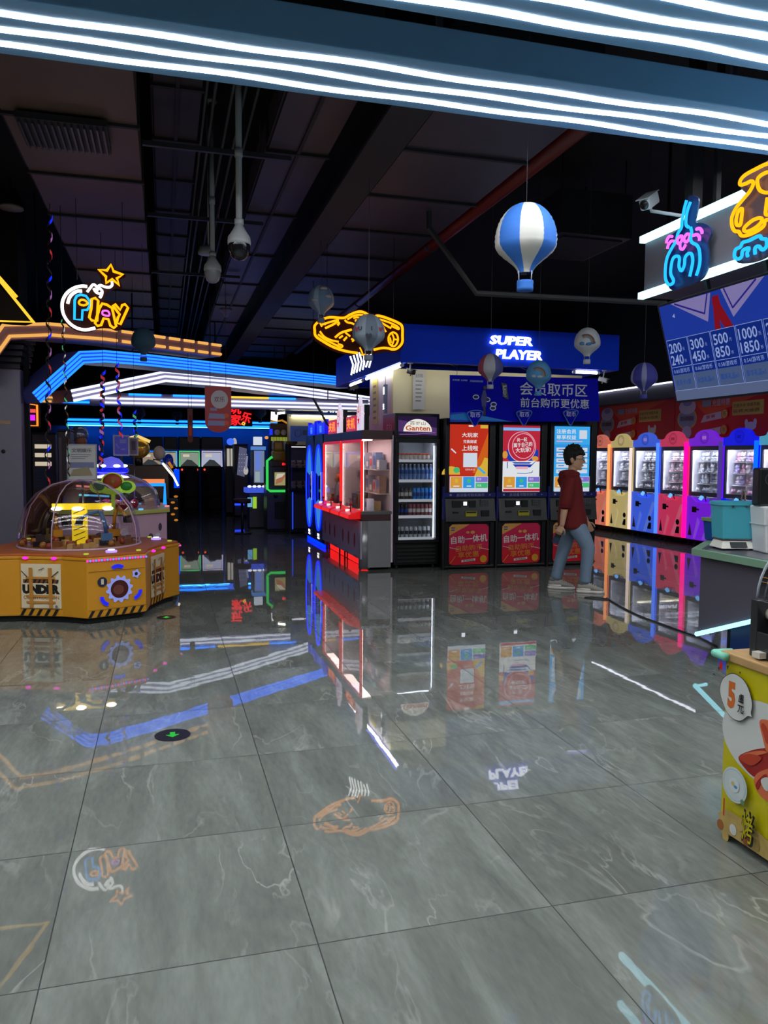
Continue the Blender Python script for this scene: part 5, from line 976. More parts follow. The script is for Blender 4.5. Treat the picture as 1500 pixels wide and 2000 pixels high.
# ================================================================== SAUSAGE STAND
OX, OY = 2.13, 2.577
def P(px, py): p = at(px, py, 'x', OX); return (OY-p.y, p.z)
t = thing('sausage_stand', 'yellow poster-wrapped snack table at the lower picture edge', 'snack table', (OX, OY, 0), -PI/2)
WD = pm('table_wood', (176, 140, 92), 0.5, 0, 0.15, 20); YP = pm('poster_bright_yellow', (186, 176, 6), 0.4, 0, 0.04); PWH = pm('poster_grey_white', (196, 200, 198), 0.4)
m = M(); m.box(0, 1.5, 0.02, 0.6, 0.03, 0.715, pm('table_beige', (190, 165, 130), 0.5)); m.box(0.02, 1.48, 0.04, 0.58, 0, 0.03, BLACKM); m.build('table_body', t, bevel=0.004)
m = M(); m.box(-0.02, 1.52, -0.012, 0.62, 0.715, 0.75, WD); m.build('wooden_top', t, bevel=0.006)
m = M(); m.box(0.004, 1.5, 0.0, 0.02, 0.03, 0.712, YP); y = 0
PD = pm('poster_sausage', (176, 60, 34), 0.35); PDl = pm('poster_sausage_light', (206, 104, 66), 0.35); PDd = pm('poster_sausage_red', (150, 30, 30), 0.35); PB_ = pm('poster_tan', (176, 150, 84), 0.5, 0, 0.25, 30); PBr = pm('poster_brown', (150, 90, 40), 0.5); INK = pm('poster_ink', (36, 34, 34), 0.5)
cxy = P(1496, 1455); m.ell(cxy[0], cxy[1], 0.235, 0.155, y, PWH, 40)
def blob(pts, mat): m.poly([(a.x, a.y) for a in smoothpath([(*P(*p_), 0) for p_ in pts], True, 4)], y, mat)
blob([(1443, 1478), (1470, 1465), (1500, 1460), (1560, 1450), (1570, 1500), (1520, 1530), (1478, 1520), (1455, 1500)], PDd)
blob([(1484, 1410), (1494, 1405), (1510, 1415), (1520, 1460), (1500, 1470), (1490, 1440)], PDl); blob([(1474, 1520), (1490, 1505), (1530, 1500), (1570, 1540), (1540, 1575), (1500, 1565), (1480, 1545)], PDl)
blob([(1488, 1418), (1492, 1412), (1500, 1424), (1506, 1446), (1499, 1452), (1493, 1436)], PD); blob([(1452, 1474), (1470, 1468), (1490, 1466), (1500, 1470), (1478, 1476), (1460, 1482)], PDl); blob([(1478, 1532), (1486, 1520), (1496, 1512), (1500, 1516), (1488, 1530), (1482, 1542)], PDd); blob([(1488, 1525), (1500, 1518), (1520, 1530), (1500, 1545)], PWH); blob([(1446, 1480), (1465, 1472), (1490, 1480), (1470, 1495)], PD)
# lower rim of tan leaves
pts = [P(1404, 1588), P(1420, 1580), P(1440, 1590), P(1460, 1606), P(1480, 1620), P(1500, 1640), P(1540, 1670), (0.75, 0.1)]
m.poly([(0.004, 0.032)]+[(0.004, pts[0][1])]+pts+[(0.75, 0.032)], y, PB_)
for a in ((1410, 1610, PBr), (1435, 1620, PWH), (1420, 1632, PB_), (1460, 1640, PBr), (1480, 1650, PB_), (1450, 1612, PB_)):
    c_ = P(a[0], a[1]); m.ell(c_[0], c_[1], 0.02, 0.022, y, a[2], 10)
b = P(1444, 1362); pts = [P(1412, 1352), P(1416, 1328), P(1432, 1316), P(1448, 1320), P(1464, 1338), P(1474, 1372), P(1472, 1392), P(1474, 1400), P(1466, 1398), P(1452, 1407), P(1436, 1402), P(1422, 1384)]
sp_ = smoothpath([(*p_, 0) for p_ in pts], True, 4); m.poly([(a.x+(a.x-b[0])*0.03, a.y+(a.y-b[1])*0.03) for a in sp_], y, INK); m.poly([(a.x, a.y) for a in sp_], y, PWH)
def boxt(s, xa, ya, xb, yb, mat, bold=0.0): A_, B_ = P(xa, yb), P(xb, ya); m.text(s, A_[0], B_[0], (A_[1]), (B_[1]), y, mat, bold)
OR5 = pm('poster_orange_ink', (196, 100, 36), 0.4); boxt('5', 1426, 1334, 1443, 1380, OR5, 0.06); boxt('/根', 1449, 1357, 1459, 1370, INK, 0.01); boxt('元', 1448, 1372, 1460, 1390, INK, 0.03)
for a, b_, c_ in (((1410, 1303), (1413, 1301), (1413, 1311)), ((1428, 1300), (1432, 1299), (1430, 1308)), ((1452, 1312), (1456, 1311), (1455, 1316)), ((1401, 1316), (1403, 1314), (1408, 1319))): m.poly([P(*a), P(*b_), P(*c_)], y, INK)
b = P(1444, 1532); m.ell(b[0], b[1], 0.068, 0.068, y, pm('sticker_white', (190, 200, 202), 0.4), 32); m.ring(b[0], b[1], 0.06, 0.06, 0.0015, y, pm('sticker_line', (120, 170, 185), 0.4)); g_ = P(1460, 1566); m.ell(g_[0], g_[1], 0.011, 0.011, y, pm('sticker_green', (90, 130, 90), 0.4), 16)
m.ell(b[0], b[1], 0.028, 0.028, y, pm('sticker_pale', (196, 208, 214), 0.4), 24); m.ell(b[0]-0.006, b[1]+0.004, 0.009, 0.009, y, pm('sticker_gold', (190, 180, 110), 0.4), 12); m.ell(b[0]+0.01, b[1]-0.004, 0.009, 0.006, y, pm('sticker_blue', (60, 130, 180), 0.4), 12)
a, b_ = P(1423, 1590), P(1427, 1558); m.rect(a[0], b_[0], a[1], b_[1], y, pm('poster_red_ink', (176, 50, 20), 0.4)); boxt('烤', 1460, 1590, 1486, 1640, INK, 0.10); boxt('烤', 1462, 1593, 1484, 1637, YP, 0.02)
m.rect(0.0045, 0.02, 0.68, 0.712, y, RED)
m.build('front_poster', t)
m = M(); MI = pm('guard_mint', (120, 200, 175), 0.5); m.tube([(-0.03, 0.05, 0.735), (-0.034, -0.026, 0.735), (0.035, -0.03, 0.735)], 0.016, MI, 10); m.build('corner_guard', t)
# roller grill
GX, GY = 2.17, 2.50
t = thing('roller_grill', 'black roller grill with curved clear hood on the snack table', 'roller grill', (GX, GY, 0.7505), -PI/2)
m = M(); SD = pm('grill_steel', (84, 84, 88), 0.3, 0.8); m.box(0.0, 0.035, 0, 0.5, 0.0, 0.22, SD); m.box(0.765, 0.8, 0, 0.5, 0, 0.22, SD); m.box(0.035, 0.765, 0.0, 0.012, 0.0, 0.10, SD); m.box(0.035, 0.765, 0.012, 0.5, 0.0, 0.06, BLACKM); m.box(0.035, 0.765, 0.46, 0.5, 0.06, 0.22, BLACKM); m.box(0.035, 0.765, 0.0, 0.012, 0.205, 0.22, SD); m.build('grill_body', t, bevel=0.003)
for i in range(7):
    r = M(); yy = 0.06+i*0.058; r.cyl((0.035, yy, 0.165), (0.765, yy, 0.165), 0.018, pm('roller_dark', (96, 96, 100), 0.2, 1.0), 14); r.cyl((0.035, yy, 0.165), (0.05, yy, 0.165), 0.024, pm('roller_cap', (205, 200, 190), 0.5), 14); r.build('roller', t)
arc = [(0.45*math.sin(a)*0.9+0.0, 0.22+0.30*(1-math.cos(a))) for a in [0]]
cv = [(0.02+0.42*(1-math.cos(a)), 0.225+0.30*math.sin(a)) for a in [i*PI/2/12 for i in range(13)]]
m = M(); vs = []
for x in (0.01, 0.79): vs += [(x, yy, zz) for yy, zz in cv]
n = len(cv); m.add(vs, [(i, i+1, n+i+1, n+i) for i in range(n-1)], GLASS, True); m.add([(0.01, yy, zz) for yy, zz in cv]+[(0.01, 0.44, 0.225)], [tuple(range(n+1))], GLASS); m.build('curved_hood', t)
m = M(); m.tube([(0.01, yy, zz) for yy, zz in cv], 0.005, pm('hood_edge', (150, 160, 170), 0.15), 6); m.tube([(0.035, yy+0.012, zz-0.012) for yy, zz in cv], 0.0035, MATS['hood_edge'], 6); m.tube([(0.79, yy, zz) for yy, zz in cv], 0.005, MATS['hood_edge'], 6); m.build('hood_edge', t)
m = M(); m.box(0.05, 0.09, -0.03, -0.0, 0.008, 0.03, pm('foot_white', (200, 195, 185), 0.5)); m.build('rubber_foot', t)
# ================================================================== DIGGER DOME MACHINE
CX, CY = -0.81, 8.25
t = thing('digger_dome_machine', 'yellow construction-themed game table with UNDER CONSTRUCTION panel and clear dome', 'game machine', (CX, CY, 0))
OC = pm('digger_ochre', (206, 142, 30), 0.45, 0, 0.07, 3); ORM = pm('digger_rim', (176, 92, 36), 0.5); HZ = pm('hazard_black', (24, 22, 20), 0.5); CRM = pm('digger_cream', (222, 208, 176), 0.5); WDB = pm('plank_print', (188, 128, 52), 0.5)
th0 = math.radians(-65)
ST = []; ring_ = []
for k in range(4):
    a = th0+k*PI/2; n_ = Vector((math.cos(a), math.sin(a))); s_ = Vector((-n_.y, n_.x)); Fc = n_*0.92
    b = a+PI/4; nb = Vector((math.cos(b), math.sin(b))); sb = Vector((-nb.y, nb.x))
    p1 = Fc-s_*0.27; p2 = Fc+s_*0.27; q1 = nb*0.775-sb*0.2; q2 = nb*0.775+sb*0.2
    ST.append((p1, p2, q1, q2)); ring_ += [tuple(p1), tuple(p2), tuple(q1), tuple(q2)]
m = M(); m.slab(ring_, 0.06, 0.575, OC); m.slab([(a*0.93, b*0.93) for a, b in ring_], 0.0, 0.06, BLACKM); m.build('base_cabinet', t, bevel=0.008)
m = M(); m.slab([(a*1.012, b*1.012) for a, b in ring_], 0.575, 0.60, OC); m.slab([(a*0.985, b*0.985) for a, b in ring_], 0.60, 0.622, ORM); m.build('table_rim', t, bevel=0.005)
def face(A, B, fn, nm, lift=0.002):
    A = Vector((A[0], A[1], 0)); B = Vector((B[0], B[1], 0)); ax = (B-A).normalized(); ay = Vector((-ax.y, ax.x, 0)); W = (B-A).length; A = A-ay*lift
    mt = Matrix(((ax.x, ay.x, 0, A.x), (ax.y, ay.y, 0, A.y), (ax.z, ay.z, 1, 0), (0, 0, 0, 1))); mm = M(); fn(mm, W); return mm.build(nm, t, mtx=mt)
def hazard(mm, W):
    n = int(W/0.075)
    for i in range(n+1):
        x = -0.01+i*0.075; 
        if x+0.075 > W: break
        mm.poly([(x+0.01, 0.065), (x+0.04, 0.065), (x+0.075, 0.125), (x+0.045, 0.125)], 0, HZ)
    mm.rect(0, W, 0.128, 0.132, 0, pm('digger_seam', (130, 84, 20), 0.5))
def station(num, c1, c2):
    def fn(mm, W):
        hazard(mm, W); mm.rect(0.01, W-0.01, 0.472, 0.476, 0, MATS['digger_seam'])
        cx, cz = W*0.53, 0.30; g = [(cx+(0.125 if i % 4 in (0, 1) else 0.104)*math.cos(2*PI*(i+0.5)/48), cz+(0.125 if i % 4 in (0, 1) else 0.104)*math.sin(2*PI*(i+0.5)/48)) for i in range(48)]
        mm.poly(g, 0, c1); mm.ell(cx, cz, 0.082, 0.082, 0, pm('port_maroon', (74, 22, 20), 0.4), 28); mm.ell(cx-0.01, cz-0.005, 0.05, 0.045, 0, pm('port_brown', (110, 56, 48), 0.5), 20)
        g = [(W*0.82+(0.045 if i % 2 == 0 else 0.03)*math.cos(2*PI*i/10), 0.425+(0.045 if i % 2 == 0 else 0.03)*math.sin(2*PI*i/10)) for i in range(10)]; mm.poly(g, 0, c1); mm.ell(W*0.82, 0.425, 0.016, 0.016, 0, HZ, 12)
        mm.ell(W*0.24, 0.38, 0.043, 0.043, 0, pm('number_disc', (24, 34, 70), 0.5), 22); mm.text(num, W*0.24-0.012, W*0.24+0.012, 0.356, 0.405, 0, CRM, 0.07)
        for (x, z, rot) in ((W*0.5, 0.51, 0), (W*0.26, 0.2, 2.2), (W*0.85, 0.23, -2.2)):
            ox_, oz_ = x-0.07*math.cos(PI/2+rot), z-0.07*math.sin(PI/2+rot); mm.ring(ox_, oz_, 0.092, 0.088, 0.034, 0, c2, 12, PI/2-0.7+rot, PI/2+0.7+rot); mm.ring(ox_, oz_, 0.083, 0.079, 0.003, 0, HZ, 12, PI/2-0.66+rot, PI/2+0.66+rot); mm.ring(ox_, oz_, 0.073, 0.069, 0.003, 0, HZ, 12, PI/2-0.62+rot, PI/2+0.62+rot)
    return fn
GLB = glowp('gear_lilac', (140, 150, 225), 0.4); N_B2 = em('wifi_blue', (0.02, 0.03, 1.0), 1.0, True); GLG = glowp('gear_green', (120, 215, 120), 0.55); N_G2 = em('wifi_green', (0.2, 0.9, 0.15), 0.8, True)
def under(mm, W):
    hazard(mm, W); mm.rect(0.02, W-0.01, 0.135, 0.535, 0, CRM)
    mm.text('UNDER', 0.03, W-0.02, 0.262, 0.348, 0, HZ, 0.09); mm.text('CONSTRUCTION', 0.04, W-0.03, 0.215, 0.25, 0, pm('print_rust', (170, 110, 60), 0.5), 0.02); mm.rect(0.04, W-0.04, 0.362, 0.395, 0, pm('print_rust2', (120, 70, 34), 0.5))
    for i in range(8): mm.poly([(0.05+i*0.042, 0.362), (0.065+i*0.042, 0.362), (0.08+i*0.042, 0.395), (0.065+i*0.042, 0.395)], 0, HZ)
    for x in (0.1, 0.28): mm.poly([(x, 0.14), (x+0.035, 0.14), (x+0.03, 0.5), (x-0.005, 0.5)], 0, WDB)
    for z in (0.18, 0.235, 0.40): mm.rect(0.07, 0.34, z, z+0.02, 0, WDB)
    mm.line([(0.03, 0.47), (0.08, 0.42)], 0.008, 0, HZ); mm.line([(0.37, 0.47), (0.31, 0.42)], 0.008, 0, HZ); mm.line([(0.19, 0.48), (0.24, 0.5)], 0.006, 0, HZ); mm.ell(W-0.05, 0.155, 0.013, 0.013, 0, GREY, 10)
for k, (p1, p2, q1, q2) in enumerate(ST):
    # seen from outside the left end comes first: order runs clockwise from inside -> p1 to p2 counter-clockwise
    face(p1, p2, station(str([1, 4, 3, 2][k]), [GLB, pm('gear_grey', (190, 190, 200), 0.4), GLB, GLG][k], [N_B2, N_B2, N_B2, N_G2][k]), 'station_panel')
    face(q1, q2, under, 'construction_panel')
    # bead light line on the station edge, rim buttons
    b = M(); n_ = ((p1+p2)/2).normalized(); c1 = [em('bead_pink', (1, 0.05, 0.5), 1.3, True), em('bead_blue', (0.15, 0.2, 1), 1.5, True)] if k != 3 else [em('bead_green', (0.2, 1, 0.1), 1.0, True)]*2
    for i in range(22): p_ = p1+(p2-p1)*(i/21)+n_*0.012; b.ball((p_.x, p_.y, 0.575), 0.011, c1[(i//1) % 2], 6, 4)
    b.build('bead_light_line', t)
    for q_, mt_ in ((q1, 'pink'), (q2, 'pink')):
        b = M(); w_ = q_+(((q1+q2)/2)-q_)*0.35; nn = ((q1+q2)/2).normalized(); w_ = w_*1.018; b.ball((w_.x, w_.y, 0.587), (0.026, 0.026, 0.013), em('rim_pink', (1, 0.02, 0.6), 1.5, True), 10, 6); b.build('pink_rim_light', t)
    for s__ in (p1, p2):
        b = M(); w_ = s__*0.9; b.cyl((w_.x, w_.y, 0.622), (w_.x, w_.y, 0.632), 0.022, em('rim_lime', (0.55, 0.75, 0.05), 0.8, True), 12); b.build('lime_button', t)
    b = M(); w_ = (p1+p2)/2*0.86; b.cyl((w_.x, w_.y, 0.622), (w_.x, w_.y, 0.64), 0.05, em('ring_violet', (0.45, 0.3, 1), 1.3, True), 16); b.cyl((w_.x, w_.y, 0.64), (w_.x, w_.y, 0.65), 0.03, em('ring_white', (0.8, 0.85, 1), 1.6, True), 12); b.build('play_button', t)
m = M(); m.lathe([(0.565, 0.622), (0.57, 0.70), (0.555, 0.84), (0.50, 1.0), (0.40, 1.13), (0.27, 1.215), (0.12, 1.255), (0.0, 1.262)], GLASSD, n=40); m.build('clear_dome', t)
m = M()  # arcs shaped after reflections on the dome, plus a base ring
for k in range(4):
    a = th0+PI/4+k*PI/2; m.tube([(r*1.004*math.cos(a), r*1.004*math.sin(a), z) for r, z in ((0.565, 0.622), (0.57, 0.70), (0.555, 0.84), (0.50, 1.0), (0.40, 1.13), (0.27, 1.215), (0.12, 1.255), (0.0, 1.262))], 0.006, pm('dome_reflection_arc', (190, 160, 180), 0.3), 5)
m.tube([(0.57*math.cos(i*PI/20), 0.57*math.sin(i*PI/20), 0.63) for i in range(40)], 0.012, MATS['dome_reflection_arc'], 6, closed=True); m.build('dome_reflection_arc', t)
m = M(); YC = glowp('column_yellow', (225, 195, 30), 0.5); m.box(-0.07, 0.07, -0.05, 0.05, 0.62, 1.0, YC); m.box(-0.25, 0.3, -0.04, 0.04, 0.97, 1.03, YC)
m.layer = 0
for i in range(6): m.line([(-0.05, 0.66+i*0.055), (0.05, 0.70+i*0.055)], 0.008, -0.05, HZ)
m.build('centre_column', t)
for (x, y_) in ((-0.2, -0.1), (-0.01, -0.12), (0.27, -0.1)):
    m = M(); m.ball((x, y_, 0.985), (0.05, 0.025, 0.02), em('dome_lamp', (255, 250, 235), 9.0), 10, 6); m.box(x-0.01, x+0.01, y_, 0, 0.985, 1.0, BLACK); m.build('dome_lamp', t)
m = M(); m.lathe([(0, 0.63), (0.56, 0.63), (0.57, 0.625)], pm('digger_sand', (150, 96, 48), 0.8, 0, 0.3, 20, 0.5), n=30)
m.build('play_bed', t)
def digger(x, y_, col, rot, nm):
    m = M(); c = pm('digger_arm_'+nm, col, 0.4); mt = Matrix.Translation((x, y_, 0.63)) @ Matrix.Rotation(rot, 4, 'Z')
    m.box(-0.07, 0.07, -0.06, 0.06, 0.0, 0.05, BLACK); m.box(-0.05, 0.05, -0.045, 0.045, 0.05, 0.12, c); m.box(-0.045, 0.0, -0.03, 0.03, 0.12, 0.18, GLASSD)
    m.tube([(0.0, 0, 0.1), (-0.02, 0, 0.24), (-0.06, 0, 0.33)], 0.02, c, 6); m.tube([(-0.06, 0, 0.33), (-0.16, 0, 0.31), (-0.24, 0, 0.26)], 0.016, c, 6); m.tube([(0.02, 0, 0.16), (-0.05, 0, 0.29)], 0.008, STEEL, 6)
    m.hexa([(-0.29, -0.03, 0.2), (-0.22, -0.03, 0.2), (-0.22, 0.03, 0.2), (-0.29, 0.03, 0.2), (-0.27, -0.03, 0.27), (-0.21, -0.03, 0.27), (-0.21, 0.03, 0.27), (-0.27, 0.03, 0.27)], BLACK)
    return m.build('digger_arm', t, mtx=mt)
digger(-0.31, -0.2, (60, 48, 44), PI*0.85, 'brown'); digger(0.26, -0.18, (70, 110, 150), 0.15, 'blue'); digger(0.3, 0.25, (200, 140, 40), 2.2, 'orange'); digger(-0.25, 0.28, (200, 140, 40), -1.2, 'orange')
PLACED = []; PZ = {}
for i in range(260):
    a = random.uniform(0, 2*PI); r = random.uniform(0.16, 0.53); x, y_ = r*math.cos(a), r*math.sin(a)
    if math.hypot(x+0.31, y_+0.2) < 0.12 or math.hypot(x-0.26, y_+0.18) < 0.12 or math.hypot(x-0.3, y_-0.25) < 0.12 or math.hypot(x+0.25, y_-0.28) < 0.12: continue
    if any(math.hypot(x-q[0], y_-q[1]) < 0.095 for q in PLACED): continue
    PLACED.append((x, y_)); key = (len(PLACED)-1) % 4
    if len(PLACED) <= 4:
        c = [(170, 110, 40), (130, 80, 40), (150, 60, 40), (200, 160, 90)][key]; mm = M()
        if key % 2: mm.box(-0.04, 0.04, -0.025, 0.025, 0, 0.05, pm('prize_%d' % key, c, 0.5))
        else: mm.ball((0, 0, 0.032), 0.032, pm('prize_%d' % key, c, 0.4), 8, 6)
        o = mm.build('prize_capsule' if key % 2 == 0 else 'prize_packet'); PZ[key] = o
    else:
        if key not in PZ: continue
        o = PZ[key].copy(); COL.objects.link(o)
    o.location = (CX+x, CY+y_, 0.6305); o.rotation_euler = (0, 0, a*3)
    tag(o, 'small %s lying on the sand bed under the digger dome' % ['amber prize ball', 'brown prize packet', 'red-brown prize ball', 'tan prize packet'][key], 'prize', ['amber prize balls under the dome', 'brown prize packets under the dome', 'red-brown prize balls under the dome', 'tan prize packets under the dome'][key])

# ================================================================== SECOND DOME MACHINE BEHIND
KX, KY = -0.66, 10.75
t = thing('candy_dome_machine', 'pink cabinet game machine with violet dome, blue cap lamp and green flower ornament', 'game machine', (KX, KY, 0))
PK_ = pm('cabinet_pink', (205, 176, 200), 0.45, 0, 0.08); oc = lambda r: [(r*math.cos(PI/8+i*PI/4), r*math.sin(PI/8+i*PI/4)) for i in range(8)]
m = M(); m.slab(oc(0.74), 0.03, 0.78, PK_); m.slab(oc(0.68), 0, 0.03, BLACKM); m.build('pink_cabinet', t, bevel=0.01)
m = M(); m.slab(oc(0.78), 0.78, 0.83, pm('rim_lime_green', (190, 200, 110), 0.4)); m.build('lime_rim', t, bevel=0.01)
m = M(); c_ = math.cos(PI/8)*0.74; m.ell(-0.1, 0.45, 0.09, 0.12, -c_-0.002, pm('print_navy', (70, 66, 96), 0.5)); m.ell(-0.1, 0.47, 0.06, 0.07, -c_-0.002, pm('print_pale', (220, 214, 230), 0.5)); m.ell(0.18, 0.55, 0.05, 0.07, -c_-0.002, pm('print_pale', (0, 0, 0), 0.5)); m.ring(0.14, 0.3, 0.06, 0.06, 0.015, -c_-0.002, MATS['print_navy']); m.build('cartoon_print', t)
fm = M(); fm.ell(0.0, 0.45, 0.05, 0.08, -0.002, MATS['print_navy']); fm.ring(-0.1, 0.42, 0.05, 0.05, 0.014, -0.002, MATS['print_navy']); fm.ell(0.12, 0.5, 0.04, 0.03, -0.002, MATS['print_pale']); fm.ell(0.16, 0.6, 0.03, 0.05, -0.002, MATS['print_navy'])
fm.build('side_print', t, mtx=Matrix.Rotation(PI/4, 4, 'Z') @ Matrix.Translation((0, -c_, 0)))
m = M(); m.lathe([(0.60, 0.83), (0.60, 0.93), (0.55, 1.06), (0.42, 1.18), (0.24, 1.255), (0.1, 1.28), (0, 1.28)], glass('dome_violet', (205, 195, 240), 0.14, 0.05), n=32); m.build('violet_dome', t)
m = M(); cb = pm('cap_blue_rim', (10, 30, 160), 0.3); m.lathe([(0.0, 1.28), (0.20, 1.28), (0.215, 1.31), (0.20, 1.345), (0.0, 1.345)], glowp('cap_blue', (10, 30, 235), 0.7), n=24); m.lathe([(0.16, 1.345), (0.15, 1.40), (0.10, 1.46), (0.0, 1.49)], glowp('cap_violet', (96, 96, 225), 0.7), n=24)
for a in (-2.2, -1.1, 0.2, 1.6, 2.9): m.ball((0.155*math.cos(a), 0.155*math.sin(a), 1.37), (0.05, 0.03, 0.02), em('cap_lamp_white', (0.9, 0.95, 1.0), 2.2, True), 8, 5)
m.build('cap_lamp', t)
m = M(); fx, fz, fy = 0.05, 1.15, -0.62; LG = glowp('flower_lime', (165, 205, 70), 0.35)
for px_, pz_, rx_, rz_ in ((0, 0.035, 0.135, 0.115), (-0.17, -0.03, 0.10, 0.078), (0.17, -0.03, 0.10, 0.078), (0, -0.075, 0.15, 0.05)): m.ball((fx+px_, fy, fz+pz_), (rx_, 0.03, rz_), LG, 16, 8)
m.ball((fx, fy-0.03, fz+0.04), (0.115, 0.03, 0.095), pm('flower_orange', (196, 84, 44), 0.5), 12, 6); m.ball((fx-0.16, fy-0.03, fz-0.02), (0.07, 0.02, 0.055), pm('flower_teal', (60, 170, 130), 0.5), 12, 6); m.ball((fx+0.16, fy-0.03, fz-0.02), (0.07, 0.02, 0.055), pm('flower_green', (50, 160, 60), 0.5), 12, 6); m.ball((fx, fy-0.05, fz+0.04), (0.03, 0.02, 0.03), pm('flower_gold', (180, 150, 60), 0.5), 8, 5)
m.box(fx-0.02, fx+0.02, fy, fy+0.2, 0.83, 1.1, LG); m.build('flower_ornament', t)
m = M(); 
for x0, x1, z, mt_ in ((-0.35, 0.0, 1.02, em('strip_aqua', (0.2, 0.9, 0.95), 1.2, True)), (-0.1, 0.25, 1.07, MATS['strip_aqua']), (-0.38, -0.1, 1.13, em('strip_coral', (1.0, 0.3, 0.25), 1.0, True))): m.tube([(x0, -0.5, z), (x1, -0.52, z-0.02)], 0.012, mt_, 5)
m.build('inner_strip', t)
for a in range(6):
    m = M(); an = a*PI/3-1.0; m.cyl((0.69*math.cos(an), 0.69*math.sin(an), 0.83), (0.69*math.cos(an), 0.69*math.sin(an), 0.85), 0.03, em(['key_sky', 'key_coral', 'key_mint'][a % 3], [(0.2, 0.6, 1), (1, 0.3, 0.3), (0.3, 1, 0.7)][a % 3], 0.9, True), 10); m.build('round_button', t)
m = M(); m.lathe([(0.10, 1.255), (0.2, 1.235), (0.22, 1.22), (0.2, 1.215), (0.10, 1.235)], em('added_dome_lamp', (0.75, 0.6, 1.0), 7.0, True), n=24); m.build('added_lamp_ring', t)  # lamp ring added to give the dome its lilac glow
RR = pm('candy_red', (225, 30, 50), 0.3); src = None
for i in range(14):
    if src is None: mm = M(); mm.ball((0, 0, 0.055), 0.055, RR, 10, 7); src = mm.build('candy_ball'); o = src
    else: o = src.copy(); COL.objects.link(o)
    o.location = (KX+0.1+0.12*((i % 4)-1.5), KY-0.33+0.13*(i//4), 0.8305+(0.0 if i < 16 else 0.1)); tag(o, 'red candy ball under the violet dome', 'candy ball', 'red candy balls under the violet dome')
# blue-outlined counter kiosk to its side
t = thing('blue_lit_table', 'small game table with bright blue lit frame behind the pink cabinet', 'game table', (at(326, 963, 'y', 11.8).x-0.33, 12.3, 0))
m = M(); m.box(-0.3, 0.3, -0.3, 0.3, 0.02, 0.72, pm('table_violet', (90, 80, 130), 0.4)); m.box(-0.28, 0.28, -0.28, 0.28, 0, 0.02, BLACKM); m.box(-0.33, 0.33, -0.33, 0.33, 0.72, 0.78, pm('table_cream', (205, 200, 170), 0.4)); m.build('table_body', t, bevel=0.01)
m = M(); m.tube([(-0.3, -0.31, 0.79), (-0.3, -0.31, 1.08), (0.3, -0.31, 1.08), (0.3, -0.31, 0.79)], 0.025, em('frame_blue', (0.01, 0.2, 1.0), 2.0, True), 6, smooth=False); m.build('blue_lit_frame', t)
m = M(); m.box(-0.3, 0.3, -0.28, 0.2, 1.1, 1.15, em('canopy_orange', (1.0, 0.3, 0.1), 0.9, True)); [m.box(sx*0.28-0.01, sx*0.28+0.01, 0.1, 0.12, 0.78, 1.1, BLACKM) for sx in (-1, 1)]; m.build('orange_canopy', t)
# golden machine
g0 = at(300, 935, 'y', 14.0); t = thing('golden_arcade_machine', 'dark arcade machine with golden ball head and curved silver hood', 'arcade machine', (g0.x-0.05, 14.0, 0))
m = M(); m.box(-0.45, 0.45, -0.3, 0.5, 0.05, 0.75, BLACKM); m.box(-0.45, 0.3, -0.1, 0.5, 0.75, 1.35, pm('machine_bronze', (70, 54, 34), 0.4)); m.box(-0.4, 0.4, -0.25, 0.45, 0, 0.05, BLACKM); m.build('cabinet_body', t, bevel=0.02)
m = M(); m.ball((-0.2, -0.15, 1.62), (0.2, 0.2, 0.17), pm('gold_ball', (222, 186, 70), 0.25, 0.6), 20, 12); m.cyl((-0.2, -0.1, 1.35), (-0.2, -0.1, 1.5), 0.08, BLACK, 12); m.tube([(-0.36, -0.2, 1.78), (-0.2, -0.25, 1.83), (0.0, -0.2, 1.74)], 0.03, em('gold_lamp', (1, 0.7, 0.2), 0.9, True), 6); m.build('gold_ball_head', t)
m = M(); m.add([(0.05+0.42*math.sin(a), yy, 0.85+0.6*math.cos(a)) for yy in (-0.32, 0.3) for a in [i*1.35/10 for i in range(11)]], [(i, i+1, 12+i, 11+i) for i in range(10)], pm('hood_silver', (190, 186, 180), 0.15, 0.9), True)
sol = m.build('silver_hood', t); md = sol.modifiers.new('s', 'SOLIDIFY'); md.thickness = 0.02
m = M(); m.tube([(0.2, -0.34, 1.38), (0.38, -0.34, 1.15), (0.45, -0.34, 1.0)], 0.02, em('hood_line', (1, 0.95, 0.85), 1.5, True), 6); m.build('white_light_line', t)
m = M(); [m.ball((0.41-0.05*(i % 2), -0.32, 0.82-0.10*i), (0.035, 0.02, 0.02), em('amber_lamp', (0.75, 0.28, 0.03), 0.6, True), 8, 5) for i in range(5)]; m.build('amber_lamp_row', t)
m = M(); m.ball((0.15, -0.2, 1.55), (0.1, 0.1, 0.12), pm('robot_cream', (210, 200, 180), 0.4), 12, 8); m.ball((0.3, -0.25, 1.42), (0.08, 0.08, 0.12), pm('robot_blue', (30, 60, 190), 0.3), 12, 8); m.tube([(0.3, -0.33, 1.4), (0.36, -0.33, 1.3)], 0.025, MATS['amber_lamp'], 6); m.build('robot_figure', t)
